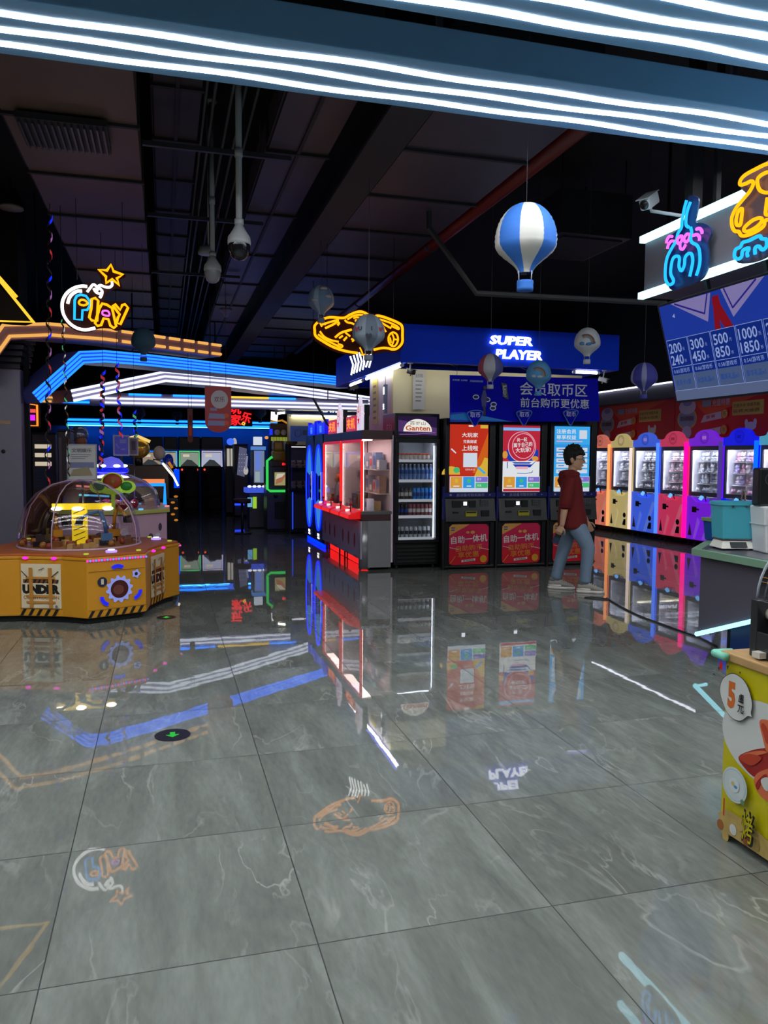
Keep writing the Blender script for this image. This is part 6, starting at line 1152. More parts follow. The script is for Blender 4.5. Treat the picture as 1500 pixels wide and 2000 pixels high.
# notice boards on stands
def board(name, label, px, py, w_, h_, Y, fn, z0):
    c = at(px, py, 'y', Y); t = thing(name, label, 'notice board', (c.x, Y, 0)); m = M(); m.box(-w_/2, w_/2, 0, 0.012, c.z-h_/2, c.z+h_/2, pm('frame_silver', (150, 152, 160), 0.35, 0.5)); m.layer = 0; fn(m, w_, h_, c.z); m.build('framed_sheet', t)
    m = M(); m.cyl((0, 0.03, 0.02), (0, 0.03, c.z), 0.012, STEEL, 8); m.cyl((0, 0.03, 0), (0, 0.03, 0.02), 0.08, STEEL, 20); m.build('stand_pole', t); return t
def nb1(m, w_, h_, z):
    m.rect(-w_/2+0.015, w_/2-0.015, z-h_/2+0.015, z+h_/2-0.015, 0, pm('notice_grey', (190, 190, 195), 0.5)); m.text('文明娱乐', -w_*0.33, w_*0.33, z+h_*0.27, z+h_*0.38, 0, DGREY, 0.02); m.rect(-w_*0.4, w_*0.4, z-h_*0.15, z+h_*0.0, 0, pm('notice_blue', (110, 120, 160), 0.5)); m.poly([(-w_*0.4, z-h_*0.38), (w_*0.35, z-h_*0.36), (w_*0.2, z-h_*0.12), (-w_*0.3, z-h_*0.2)], 0, pm('notice_sand', (150, 140, 110), 0.5))
    for i in range(3): m.rect(-w_*0.35, w_*0.3-0.03*i, z+h_*(0.2-0.05*i), z+h_*(0.215-0.05*i), 0, GREY)
def nb2(m, w_, h_, z): m.rect(-w_/2+0.02, w_/2-0.02, z-h_/2+0.02, z+h_/2-0.02, 0, glowp('notice_indigo', (60, 56, 150), 0.3)); m.rect(-0.02, w_*0.3, z+h_*0.1, z+h_*0.3, 0, pm('notice_lilac', (130, 130, 200), 0.5)); m.line([(-w_*0.3, z+0.02), (-w_*0.1, z-0.06), (w_*0.2, z-0.05)], 0.02, 0, MATS['notice_lilac'])
board('notice_board', 'white framed notice sheet standing behind the digger dome', 160, 903, 0.32, 0.41, 9.45, nb1, 0)
board('notice_board', 'indigo framed notice on a stand above the violet dome', 237, 870, 0.22, 0.29, 11.62, nb2, 0)
def nb3(m, w_, h_, z): m.rect(-w_/2+0.02, w_/2-0.02, z-h_/2+0.02, z+h_/2-0.02, 0, pm('notice_taupe', (120, 104, 120), 0.5)); m.rect(-w_*0.2, w_*0.2, z-h_*0.2, z+h_*0.3, 0, pm('notice_plum', (70, 60, 90), 0.5))
board('notice_board', 'dull purple framed notice beside the indigo one and the golden ball', 261, 872, 0.13, 0.26, 11.85, nb3, 0)

# ================================================================== GARLANDS
def garland(label, px0, py0, px1, py1, Y, cols, amp, turns, wd, drop=None):
    a = at(px0, py0, 'y', Y); b = at(px1, py1, 'y', Y); t = thing('twisted_garland', label, 'garland', (a.x, Y, b.z)); L_ = a.z-b.z; n = int(turns*10); G = {}
    for i in range(n):
        def pt(k): an = 2*PI*turns*k/n; ct = Vector(((b.x-a.x)*k/n, 0, L_*(1-k/n))); e = Vector((math.cos(an), math.sin(an), 0)); return ct+e*amp, ct+e*amp+Vector((0, 0, -wd))
        p0, q0 = pt(i); p1, q1 = pt(i+1); seg = (i//3); mt_ = cols[seg % len(cols)]
        G.setdefault(mt_.name, (M(), mt_))[0].add([p0, q0, q1, p1], [(0, 1, 2, 3)], mt_)
    m = M()
    for k, (g, mt_) in G.items():
        o = len(m.v); m.v += g.v; ii = m.k(mt_); m.f += [tuple(o+x for x in f) for f in g.f]; m.mi += [ii]*len(g.f); m.sm += [True]*len(g.f)
    ob = m.build('spiral_ribbon', t); s_ = ob.modifiers.new('s', 'SOLIDIFY'); s_.thickness = 0.003
    m = M(); m.cyl((0, 0, L_-0.02), (0, 0, ctop(a.x, Y)-b.z), 0.003, BLACK, 5); m.tube([(0, 0, L_), (b.x-a.x, 0, 0)], 0.003, BLACK, 5); m.build('hanging_wire', t); return t
gd = pm('ribbon_dark', (48, 44, 46), 0.4); gB = em('ribbon_blue', (0.01, 0.03, 1.0), 0.9, True); gP = em('ribbon_pink', (0.55, 0.2, 0.6), 0.5, True); gR = em('ribbon_red', (0.9, 0.06, 0.08), 0.4, True); gG = em('ribbon_green', (0.1, 0.6, 0.25), 0.6, True); gW = em('ribbon_white', (0.75, 0.75, 0.8), 0.8, True); gO = pm('ribbon_orange', (190, 120, 60), 0.4)
garland('long twisted foil garland with blue, pink and red glints, hanging beside the PLAY sign', 97, 420, 92, 975, 9.2, [gB, gd, gd, gP, gd, gd, gR, gd, gd, gd], 0.03, 15, 0.038)
garland('thin dark twisted garland with green and white glints beside the long one', 122, 615, 135, 930, 9.25, [gd, gG, gd, gW, gd, gO, gd], 0.018, 13, 0.024)
garland('short twisted garland with blue and red glints over the violet dome', 201, 722, 197, 915, 10.2, [gB, gd, gR, gd, gP, gd], 0.03, 11, 0.04)
garland('shortest twisted garland, just beyond the one over the violet dome', 228, 706, 236, 850, 11.0, [gB, gd, gR, gP], 0.028, 7, 0.04)
garland('slim twisted garland hanging before the blue back wall', 262, 800, 266, 860, 12.6, [gB, gd, gG, gd], 0.03, 4, 0.04)
# ================================================================== PAPER HOT-AIR BALLOONS
def balloon(label, px, py, D, dm, colfn, basket, ribs=13, htm=1.0, face_az=None, top=5.3, extra=None):
    c = CAM+ray(px, py)*D; R = dm/2; H = dm*1.42*0.5*htm
    t = thing('paper_balloon', label, 'paper balloon', c); prof = []; N = 30
    for i in range(N+1):
        u = i/N; z = R*1.2-(R*2.25)*u
        if z > -0.15*R: r = math.sqrt(max(0.0, 1-((z-0.15*R*0+0.0)/(R*1.2))**2))*R*1.0
        else:
            k = (-0.15*R-z)/(R*0.9); k = min(1, k); r0 = math.sqrt(1-(0.15/1.2)**2)*R; r = r0+(0.24*R-r0)*(k*k*(3-2*k))
        r = max(r, 0.05*R) if i == 0 else r; prof.append((r*(1+0.012*math.cos(u*ribs*2*PI)), z))
    az = math.atan2(c.y-CAM.y, c.x-CAM.x)+PI; m = M(); n = 32
    m.lathe(prof, None, n=n, mf=lambda i: colfn(i, n), a0=az-PI/n*2)
    m.build('envelope', t)
    if extra: e = M(); extra(e, R, az); e.build('printed_motif', t)
    zb = -R*1.05; b = M(); bw = R*0.28; k = Matrix.Rotation(az+PI/2, 4, 'Z')
    b.lathe([(0, zb-R*0.56), (bw, zb-R*0.56), (bw*1.03, zb-R*0.48), (bw, zb-R*0.4), (bw*1.03, zb-R*0.32), (bw, zb-R*0.24), (bw*0.9, zb-R*0.24), (bw*0.85, zb-R*0.5), (0, zb-R*0.5)], basket, n=8); b.build('basket', t)
    b = M()
    for a in range(4): an = az+PI/4+a*PI/2; b.tube([(bw*math.cos(an), bw*math.sin(an), zb-R*0.26), (bw*1.05*math.cos(an), bw*1.05*math.sin(an), zb+R*0.04)], R*0.02, pm('ribbon_pale', (190, 195, 205), 0.6), 4)
    b.build('basket_rope', t)
    b = M(); b.cyl((0, 0, R*1.15), (0, 0, ctop(c.x, c.y)-c.z), 0.0022, pm('thread_grey', (96, 98, 104), 0.6), 4); b.build('hanging_thread', t); return t
def pap(n, c): return pm('paper_'+n, c, 0.75, 0, 0.06, 9)
bW, bB = pap('white', (226, 232, 236)), pap('blue', (46, 108, 196))
balloon('largest paper balloon, striped bright blue and white, below the light beam', 1027, 470, 5.6, 0.438, lambda i, n: bW if (i % 8) in (0, 1, 7, 2)[:0] or (i//4) % 2 == 0 else bB, bB)
pg, pgl, pgc = pap('slate', (110, 134, 165)), pap('slate_light', (150, 172, 196)), pap('cloud', (176, 170, 180))
balloon('faded blue paper balloon with pale clouds, above the orange hoop sign', 627, 588, 9.2, 0.31, lambda i, n: pgl if (i//6) % 2 else pg, pg, extra=lambda e, R, az: [e.ball((R*0.92*math.cos(az+a), R*0.92*math.sin(az+a), z*R), (R*0.3, R*0.3, R*0.12), pgc, 10, 5) for a, z in ((0.6, 0.2), (-0.5, -0.1), (0.2, 0.75))])
ck1, ck2, ckr, ckd = pap('silver', (140, 152, 168)), pap('silver_dark', (104, 116, 134)), pap('heart_red', (150, 50, 70)), pap('ink', (50, 54, 70))
def motif(e, R, az):
    T = Matrix.Rotation(az+PI/2, 4, 'Z')
    g = M(); g.text('U', -R*0.62, -R*0.4, R*0.05, R*0.3, -R*0.93, ckd, 0.04); g.text('I', R*0.15, R*0.22, R*0.05, R*0.3, -R*1.0, ckd, 0.04)
    for cx, s_, mt_ in ((-0.72, 0.16, ckr), (0.72, 0.16, ckr), (0.0, 0.22, ckd)):
        zc = 0.17 if s_ < 0.2 else -0.28; pts = [(R*(cx+s_*0.9*math.sin(a)**3), R*(zc+s_*0.06*(13*math.cos(a)-5*math.cos(2*a)-2*math.cos(3*a)-math.cos(4*a)))) for a in [2*PI*i/20 for i in range(20)]]
        g.poly(pts, -R*(0.75 if s_ < 0.2 else 1.01), mt_)
    e.v += [tuple(T @ Vector(p)) for p in g.v]; e.f += g.f; e.mats = g.mats; e.mi += g.mi; e.sm += g.sm
balloon('grey chequered paper balloon with hearts and letters, before the orange hoop sign', 720, 652, 7.2, 0.30, lambda i, n: ck1 if (i//4) % 2 else ck2, ck2, extra=motif)
rd, pu, gw = pap('dusty_red', (156, 74, 96)), pap('lilac_blue', (92, 98, 160)), pap('grey_white', (178, 180, 192))
balloon('red, white and violet striped paper balloon below the PLAYER lettering', 958, 720, 9.3, 0.295, lambda i, n: [gw, gw, pu, pu, gw, rd, rd, gw][(i//4) % 8] if False else (gw if i in (30, 31, 0, 1, 2, 12, 13, 14, 15) else pu if i < 12 else rd), gw)
sk, sk2 = pap('sky', (88, 158, 214)), pap('sky_deep', (60, 120, 190))
def rainbow(e, R, az, dark=(60, 120, 190)):
    T = Matrix.Rotation(az+PI/2, 4, 'Z'); g = M()
    for j, cc in enumerate(((150, 100, 110), (170, 150, 110), (150, 165, 190))):
        rr = R*(0.62-0.1*j); pts = []
        for i in range(13):
            a = -0.1+2.2*i/12; x, z = rr*math.cos(a)-0.1*R, rr*math.sin(a)-0.1*R; pts.append((x, -math.sqrt(max(0.02, R*R*1.04-x*x-(z/1.2)**2)), z))
        g.tube(pts, R*0.045, pap('rainbow%d' % j, cc), 4)
    for x, z in ((-0.35, -0.15), (0.1, -0.2), (0.4, -0.1)): g.ball((x*R, -math.sqrt(R*R-(x*R)**2-(z*R)**2)*0.98, z*R), (R*0.24, R*0.08, R*0.13), pap('cloud_b%d' % dark[0], dark), 8, 5)
    e.v += [tuple(T @ Vector(p)) for p in g.v]; e.f += g.f; e.mats = g.mats; e.mi += g.mi; e.sm += g.sm
balloon('light blue paper balloon with rainbow in front of the member banner', 1052, 733, 9.3, 0.295, lambda i, n: sk, sk, extra=lambda e, R, az: rainbow(e, R, az, (176, 182, 196)))
balloon('white paper balloon with rainbow and blue clouds at the fascia end', 1147, 670, 8.9, 0.29, lambda i, n: pap('mist', (196, 204, 214)), pap('mist', (196, 204, 214)), extra=lambda e, R, az: rainbow(e, R, az, (70, 130, 190)))
vi, vw = pap('violet_blue', (70, 72, 170)), pap('violet_white', (150, 154, 200))
balloon('violet and white striped paper balloon in front of the grey soffit', 1258, 738, 9.2, 0.3, lambda i, n: vw if (i//4) % 2 == 0 and i > 3 or i in (0, 1) else vi, vi)
te = pap('teal', (62, 96, 120))
balloon('dark teal paper balloon in front of the amber arched beam', 280, 668, 10.0, 0.3, lambda i, n: te, te)
balloon('small pale striped paper balloon deep in the hall before the white beams', 272, 808, 19.2, 0.3, lambda i, n: pap('dim_white', (120, 140, 170)) if (i//4) % 2 else te, te)
balloon('small pale blue paper balloon deep in the hall, beside the red tongue-shaped banner', 346, 812, 20.9, 0.29, lambda i, n: pap('dim_white', (0, 0, 0)) if (i//4) % 2 else te, te)
db = pap('denim', (38, 70, 112))
balloon('plain denim blue paper balloon near the red glowing characters', 508, 806, 19.2, 0.3, lambda i, n: db, db)

# ================================================================== CAMERAS
CW = pm('camera_white', (186, 190, 196), 0.35); DG = pm('camera_dome_dark', (30, 30, 34), 0.08)
def dome_cam(label, px, y0, y1, D, r, DG=DG):
    a = CAM+ray(px, y0)*D; b = CAM+ray(px, y1)*D; H = a.z-b.z; t = thing('dome_camera', label, 'security camera', (a.x, a.y, b.z)); k = r
    m = M(); m.lathe([(0, H), (k*0.3, H), (k*0.55, H-k*0.5), (k*0.95, H-k*1.1), (k, H-k*1.5), (k*0.98, H-k*1.7), (k*0.9, H-k*1.72), (0, H-k*1.72)], CW, n=24); m.build('upper_shell', t)
    m = M(); m.lathe([(k*0.93, H-k*1.72), (k*0.9, H-k*2.2), (k*0.7, H-k*2.75), (k*0.4, H-k*3.0), (0, H-k*3.1)], DG, n=24); m.build('dark_dome', t)
    m = M(); top = ctop(a.x, a.y)-b.z; m.cyl((0, 0, H-0.01), (0, 0, top), k*0.27, CW, 12); m.cyl((0, 0, H), (0, 0, H+0.04), k*0.4, CW, 12); m.cyl((0, 0, H+0.55), (0, 0, H+0.62), k*0.34, CW, 12); m.cyl((0, 0, top-0.03), (0, 0, top), k*0.6, CW, 14); m.build('mounting_pole', t); return t
dome_cam('large white dome camera with black lower dome on a long white pole', 467, 438, 515, 6.6, 0.098)
dome_cam('smaller white dome camera hanging next to the white ceiling box', 415, 500, 548, 8.5, 0.095, pm('camera_dome_pale', (150, 152, 160), 0.25))
c = CAM+ray(402, 492)*9.4; t = thing('wifi_router', 'small white ceiling box hanging beside the smaller dome camera', 'access point', c)
m = M(); m.lathe([(0, -0.03), (0.09, -0.03), (0.09, 0.0), (0.07, 0.06), (0, 0.06)], CW, n=16); m.build('housing', t); m = M(); m.cyl((0.03, 0, 0.05), (0.03, 0, ctop(c.x, c.y)-c.z), 0.008, CW, 6); m.build('mounting_pole', t)
c = CAM+ray(441, 610)*14; t = thing('bell_speaker', 'small white bell-shaped fitting hanging above the blue arched beam', 'ceiling speaker', c)
m = M(); m.lathe([(0, -0.08), (0.03, -0.08), (0.05, -0.02), (0.1, 0.02), (0.11, 0.06), (0, 0.07)], pm('bell_lilac', (150, 145, 180), 0.5), n=14); m.build('housing', t); m = M(); m.cyl((0, 0, 0.06), (0, 0, ctop(c.x, c.y)-c.z), 0.008, DGREY, 6); m.build('mounting_pole', t)
def bullet(label, c, d, L_, r, mount, plate, body=CW):
    d = Vector(d).normalized(); t = thing('bullet_camera', label, 'security camera', c); up = Vector((0, 0, 1)); s_ = d.cross(up).normalized(); u2 = s_.cross(d)
    def q(a, b, e): return d*a+s_*b+u2*e
    m = M(); h = L_/2; m.hexa([q(-h, -r, -r), q(h, -r*0.95, -r), q(h, r*0.95, -r), q(-h, r, -r), q(-h, -r, r), q(h, -r, r), q(h, r, r), q(-h, r, r)], body); m.build('camera_body', t, bevel=r*0.35)
    m = M(); m.hexa([q(-h*1.02, -r*1.15, r), q(h*1.25, -r*1.15, r), q(h*1.25, r*1.15, r), q(-h*1.02, r*1.15, r), q(-h*1.02, -r*1.15, r*1.15), q(h*1.25, -r*1.15, r*1.15), q(h*1.25, r*1.15, r*1.15), q(-h*1.02, r*1.15, r*1.15)], body); m.build('sun_shield', t)
    m = M(); m.cyl(q(h, 0, 0), q(h*1.04, 0, 0), r*0.8, BLACK, 14); m.build('lens', t)
    mm = Vector(mount)-Vector(c); m = M(); m.tube([q(0, 0, -r), q(0, 0, -r*1.7), mm], r*0.3, CW, 8); dd = Vector(plate); m.cyl(mm-dd*0.005, mm+dd*0.008, r*1.1, CW, 16); m.build('mounting_arm', t); return t
c = at(1268, 393, 'x', 3.83); mp_ = Vector((3.98, 5.42, at(1311, 418, 'x', 3.83).z))
bullet('white bullet camera on an arm above the grey sign box', c, (-0.62, -0.35, -0.42), 0.19, 0.047, (3.985, c.y-0.28, mp_.z), (1, 0, 0))
t = thing('camera_post', 'black post above the sign box carrying the white bullet camera', 'post', (4.04, c.y-0.28, 3.3205)); m = M(); m.box(-0.045, 0.045, -0.05, 0.05, 0, 5.3-3.3205, BLACKM); m.build('post_body', t)
bullet('small black bullet camera at the booth corner below the tube lamp', at(803, 726, 'y', 10.05), (0.35, -0.9, -0.25), 0.13, 0.032, Vector((at(800, 716, 'y', 10.0).x, 9.97, 2.742)), (0, 0, 1), BLACK)
bullet('grey camera bracket hanging at the far fascia corner', at(690, 757, 'y', 13.6), (-0.8, -0.4, -0.2), 0.2, 0.035, at(690, 757, 'y', 13.6)+Vector((0.08, 0.05, 0.2)), (0, 0, 1))
bullet('grey camera under the fascia end beside the rainbow balloon', at(1178, 742, 'y', 10.0), (0.6, -0.75, -0.3), 0.13, 0.03, Vector((at(1176, 727, 'y', 10.0).x, 9.94, 2.742)), (0, 0, 1))

# ================================================================== FLOOR MARKS AND SMALL THINGS
def floor_arrow(px, py, r, label):
    c = at(px, py, 'z', 0); t = thing('floor_exit_sticker', label, 'floor sign', (c.x, c.y, 0), -math.atan2(c.x, c.y)); m = M(); m.cyl((0, 0, 0.0), (0, 0, 0.003), r, BLACK, 32, smooth=False); m.build('disc', t)
    a = M(); k = r/0.15; a.slab([(0, -0.06*k), (0.055*k, 0.0), (0.022*k, 0.0), (0.022*k, 0.06*k), (-0.022*k, 0.06*k), (-0.022*k, 0.0), (-0.055*k, 0.0)], 0.003, 0.0045, em('arrow_green', (60, 215, 80), 0.75)); a.build('green_arrow', t)
floor_arrow(337, 1436, 0.094, 'round black floor sticker with a green arrow out on the open tiles')
floor_arrow(325, 1206, 0.085, 'round black floor sticker with a green arrow beside the digger machine')
cp = [at(a, b, 'z', 0.008) for a, b in ((1185, 1168), (1215, 1186), (1250, 1203), (1290, 1218), (1340, 1236), (1368, 1246), (1400, 1262))]
m = M(); m.tube(smoothpath(cp, False, 5), 0.008, pm('cable_dark', (40, 38, 50), 0.3), 8); tag(m.build('floor_cable'), 'dark cable running over the tiles from the walking person to the counter', 'cable')
c = at(1166, 1169, 'z', 0.004); m = M(); m.tube([(c.x+0.11*math.cos(i*PI/16)*math.cos(0.5)-0.06*math.sin(i*PI/16)*math.sin(0.5), c.y+0.11*math.cos(i*PI/16)*(-0.45)+0.09*math.sin(i*PI/16), 0.005) for i in range(32)], 0.005, MATS['cable_dark'], 6, closed=True); tag(m.build('cable_loop'), 'loop of dark cable on the tiles under the walking person', 'cable')
# red tongue-shaped banner, brown banner
def tongue(label, px0, px1, py0, py1, Y, main, fn, nm='hanging_banner'):
    a = at(px0, py0, 'y', Y); b = at(px1, py1, 'y', Y); W = b.x-a.x; H = a.z-b.z; t = thing(nm, label, 'banner', (a.x, Y, b.z)); m = M(); rr = W/2
    pts = [(0, H), (0, rr*0.8)]+[(rr-rr*math.cos(i*PI/12), rr*0.8-rr*0.8*math.sin(i*PI/12)) for i in range(1, 12)]+[(W, rr*0.8), (W, H)]; m.plate(pts, 0, 0.01, main); fn(m, W, H); m.build('banner_sheet', t)
    m = M(); m.cyl((W*0.2, 0.005, H), (W*0.2, 0.005, ctop(a.x+W*0.2, Y)-b.z), 0.003, BLACK, 4); m.cyl((W*0.8, 0.005, H), (W*0.8, 0.005, ctop(a.x+W*0.8, Y)-b.z), 0.003, BLACK, 4); m.build('hanging_wire', t)
def rb(m, W, H):
    m.ell(W*0.55, H*0.72, W*0.33, H*0.2, 0, PW, 20); m.poly([(W*0.12, H*0.3), (W*0.75, H*0.3), (W*0.8, H*0.4), (W*0.16, H*0.42)], 0, PV); m.poly([(W*0.1, H*0.15), (W*0.75, H*0.15), (W*0.8, H*0.25), (W*0.12, H*0.26)], 0, PV); m.rect(W*0.2, W*0.45, H*0.47, H*0.53, 0, PV)
    m.ell(W*0.82, H*0.37, W*0.09, H*0.05, 0, PR2, 12); m.ell(W*0.82, H*0.21, W*0.09, H*0.05, 0, PR2, 12); m.text('欢乐', W*0.35, W*0.75, H*0.66, H*0.78, 0, PBk)
tongue('red tongue-shaped hanging banner with white badge under the white arched beam', 400, 452, 754, 845, 11.0, pm('tongue_red', (188, 36, 44), 0.4), rb)
tongue('narrow brown hanging banner before the blue back wall', 366, 377, 798, 864, 14.0, pm('tongue_brown', (120, 62, 52), 0.5), lambda m, W, H: (m.rect(W*0.2, W*0.8, H*0.2, H*0.5, 0, PR2), m.rect(W*0.25, W*0.75, H*0.6, H*0.8, 0, PBk)))

# ================================================================== FAR LEFT COLUMN AND ITS SURROUNDINGS
CLM = pm('column_cladding', (150, 146, 162), 0.4, 0.3, 0.1, 2)
L0 = at(-30, 900, 'y', 12.5); L1 = at(44, 900, 'y', 12.5)
t = thing('metal_column', 'wide grey metal-clad column at the picture edge with a ribbed top', 'column', ((L0.x+L1.x)/2, 12.9, 0)); W = (L1.x-L0.x)/2
m = M(); m.box(-W, W, -0.4, 0.4, 0, 2.75, CLM); m.build('column_shaft', t, bevel=0.02)
m = M(); [m.box(-W-0.04*i*0.3, W+0.02*i, -0.42-0.02*i, 0.42, 2.75+i*0.09, 2.81+i*0.09, pm('column_rib', (62, 62, 70), 0.4, 0.4)) for i in range(6)]; m.box(-W, W, -0.38, 0.4, 2.75, 5.3, BLACKM); m.build('ribbed_top', t)
m = M(); m.box(-W+0.1, W-0.15, -0.404, -0.4, 1.95, 2.0, pm('column_band', (170, 140, 110), 0.3, 0.5)); m.cyl((-0.0, -0.4, 1.55), (0.0, -0.41, 1.55), 0.03, DGREY, 10); m.build('trim_band', t)
t = thing('black_frame_post', 'slim black post between the grey column and the striped cabinet', 'post', (at(53, 900, 'y', 12.8).x, 12.8, 0)); m = M(); m.box(-0.05, 0.05, -0.05, 0.05, 0, 3.4, BLACKM); m.build('post_body', t)
def cab(name, label, px0, px1, py_top, Y, parts, cat='arcade machine', D=0.6, body=None, bot=0.0):
    a = at(px0, 900, 'y', Y); b = at(px1, py_top, 'y', Y); W = b.x-a.x; H = b.z; t = thing(name, label, cat, (a.x, Y, 0)); m = M()
    m.box(0, W, 0.04, D, 0.05, H, body or pm('far_cabinet', (84, 74, 80), 0.5)); m.box(0.03, W-0.03, 0.08, D-0.04, 0, 0.05, BLACKM); m.box(-0.01, W+0.01, 0.0, D, H, H+0.03, DGREY); m.build('cabinet_body', t, bevel=0.015)
    for nm, fn in parts: m = M(); fn(m, W, H); m.build(nm, t)
    return t
BGM = [pm('stripe_blue', (70, 84, 130), 0.4), em('lit_cream', (220, 205, 180), 0.8), pm('stripe_grey', (120, 122, 132), 0.4)]
cab('vending_cabinet', 'dark cabinet with cream lit rows and blue stripes beyond the column', 62, 108, 848, 15.6, [
    ('lit_rows', lambda m, W, H: [m.rect(0.05, W-0.08, H*0.86-i*0.16, H*0.90-i*0.16, 0.035, BGM[1]) for i in range(3)]), ('striped_panel', lambda m, W, H: [m.rect(0.03, W-0.05, H*0.48+i*0.06, H*0.5+i*0.06, 0.035, BGM[0]) for i in range(6)])], 'vending machine')
cab('tall_dark_cabinet', 'tall dark maroon cabinet behind the long twisted garland', 112, 136, 842, 12.9, [('side_trim', lambda m, W, H: m.rect(0.02, 0.06, 0.2, H-0.1, 0.035, pm('trim_plum', (80, 60, 84), 0.4))), ('lower_door', lambda m, W, H: m.rect(0.03, W-0.03, 0.1, 0.9, 0.035, DGREY))], 'cabinet', body=pm('maroon_dark', (46, 34, 38), 0.5))
t = thing('helmet_statue', 'round silver helmet figure behind the white framed notice', 'statue', (at(155, 860, 'y', 14.5).x, 14.5, 0)); m = M(); m.ball((0, 0, 1.86), (0.15, 0.16, 0.15), pm('helmet_silver', (170, 175, 190), 0.2, 0.7), 14, 9); m.ball((0.03, -0.06, 1.74), (0.1, 0.1, 0.1), pm('helmet_face', (190, 120, 80), 0.5), 12, 7); m.build('helmet_head', t)
m = M(); m.lathe([(0.2, 0), (0.2, 0.05), (0.12, 0.1), (0.12, 1.0), (0.22, 1.4), (0.12, 1.68), (0, 1.7)], BLACKM, n=14); m.build('figure_stand', t)
t = thing('a_frame_board', 'dark folded A-frame board leaning by the grey column', 'board', (at(10, 1040, 'z', 0).x, at(10, 1040, 'z', 0).y, 0)); m = M(); m.hexa([(-0.3, -0.25, 0), (0.25, -0.25, 0), (0.25, -0.22, 0), (-0.3, -0.22, 0), (-0.3, -0.02, 0.75), (0.05, -0.02, 0.75), (0.05, 0.01, 0.75), (-0.3, 0.01, 0.75)], pm('board_slate', (70, 70, 82), 0.4)); m.hexa([(-0.3, 0.25, 0), (0.2, 0.25, 0), (0.2, 0.27, 0), (-0.3, 0.27, 0), (-0.3, 0.01, 0.75), (0.05, 0.01, 0.75), (0.05, 0.03, 0.75), (-0.3, 0.03, 0.75)], MATS['board_slate']); m.build('board_sheet', t)

# ================================================================== RACING CABINETS AND FAR MACHINES
for i, (p0, p1, bc, sc_, ds) in enumerate(((270, 318, (0.02, 0.2, 1.0), (170, 150, 130), 'blue screen border, at the row end by the golden machine'), (320, 347, (0.1, 0.4, 0.7), (180, 170, 150), 'cyan screen border'), (349, 391, (0.1, 0.6, 0.2), (150, 165, 150), 'green screen border'), (393, 435, (0.5, 0.45, 0.6), (190, 195, 225), 'white screen and pink border'))):
    Y = 22.0; a = at(p0, 910, 'y', Y); b = at(p1, 884, 'y', Y); W = b.x-a.x; z0, z1 = a.z, b.z
    t = thing('racing_cabinet', 'dark racing game cabinet with '+ds, 'arcade machine', (a.x, Y, 0)); m = M(); m.box(0.02, W-0.02, 0.03, 0.7, 0, z1+0.05, BLACKM); m.box(0.0, W, -0.1, 0.7, z1+0.08, z1+0.42, BLACK); m.build('cabinet_body', t, bevel=0.02)
    m = M(); m.rect(0.05, W-0.05, z0, z1, 0.025, em('race_%d' % i, sc_, 0.75)); m.poly([(0.05, z0), (W-0.05, z0), (W*0.6, z0+0.16), (W*0.4, z0+0.18)], 0.025, em('race_road%d' % i, (70, 74, 76), 0.6)); m.rect(W*0.2, W*0.5, z1-0.12, z1-0.05, 0.025, em('race_mark%d' % i, (225, 215, 190), 0.8)); m.build('screen', t)
    m = M(); B_ = em('border_%d' % i, bc, 1.0, True); m.tube([(0.03, 0.0, z0-0.02), (0.03, 0.0, z1+0.03), (W-0.03, 0.0, z1+0.03), (W-0.03, 0.0, z0-0.02)], 0.022, B_, 5, smooth=False); m.build('lit_border', t)
    s_ = M(); s_.box(W*0.2, W*0.8, -1.1, -0.6, 0.12, 0.5, BLACKM); s_.box(W*0.22, W*0.78, -1.2, -1.05, 0.45, 1.2, BLACKM); s_.box(W*0.3, W*0.7, -1.05, 0.0, 0.0, 0.12, BLACKM); s_.build('driver_seat', t, bevel=0.03)
    s_ = M(); s_.tube([(W/2+0.15*math.cos(k*PI/8), -0.25, 1.0+0.15*math.sin(k*PI/8)) for k in range(16)], 0.02, BLACK, 6, closed=True); s_.cyl((W/2, -0.25, 1.0), (W/2, 0.03, 0.95), 0.03, BLACK, 8); s_.build('steering_wheel', t)
    s_ = M(); s_.ball((W*0.15, -0.02, z0-0.1), 0.03, em('tail_red', (1, 0.1, 0.05), 1.0, True), 8, 5); s_.ball((W*0.85, -0.02, z0-0.1), 0.03, MATS['tail_red'], 8, 5); s_.build('red_lamp', t)
t = thing('blue_glow_pillar', 'short glowing blue pillar light beside the racing seats', 'light', (at(345, 935, 'y', 18.5).x, 18.5, 0)); m = M(); m.box(-0.06, 0.06, -0.05, 0.05, 0.78, 1.2, em('pillar_blue', (0.0, 0.04, 1.0), 1.8, True)); m.build('lit_panel', t); m = M(); m.box(-0.07, 0.07, -0.04, 0.06, 0, 0.78, BLACKM); m.build('post_body', t)
WBL = em('pale_panel', (165, 168, 195), 0.6); WBL2 = em('pale_grid', (110, 112, 145), 0.6); WBL3 = em('cream_panel', (205, 200, 190), 0.7)
cab('white_panel_cabinet', 'arcade cabinet with cream upright panels beside the racing games', 441, 460, 872, 20.5, [('cream_panels', lambda m, W, H: [m.rect(0.03+i*0.09, 0.1+i*0.09, 1.25, 1.7, 0.035, WBL3) for i in range(3)]), ('blue_fin_lamp', lambda m, W, H: (m.ball((W/2, 0.0, H+0.12), (0.1, 0.03, 0.09), em('fin_blue', (0.05, 0.15, 1), 1.2, True), 8, 6), m.ball((W/2+0.1, 0.02, H+0.1), (0.06, 0.03, 0.12), WBL3, 8, 6)))])
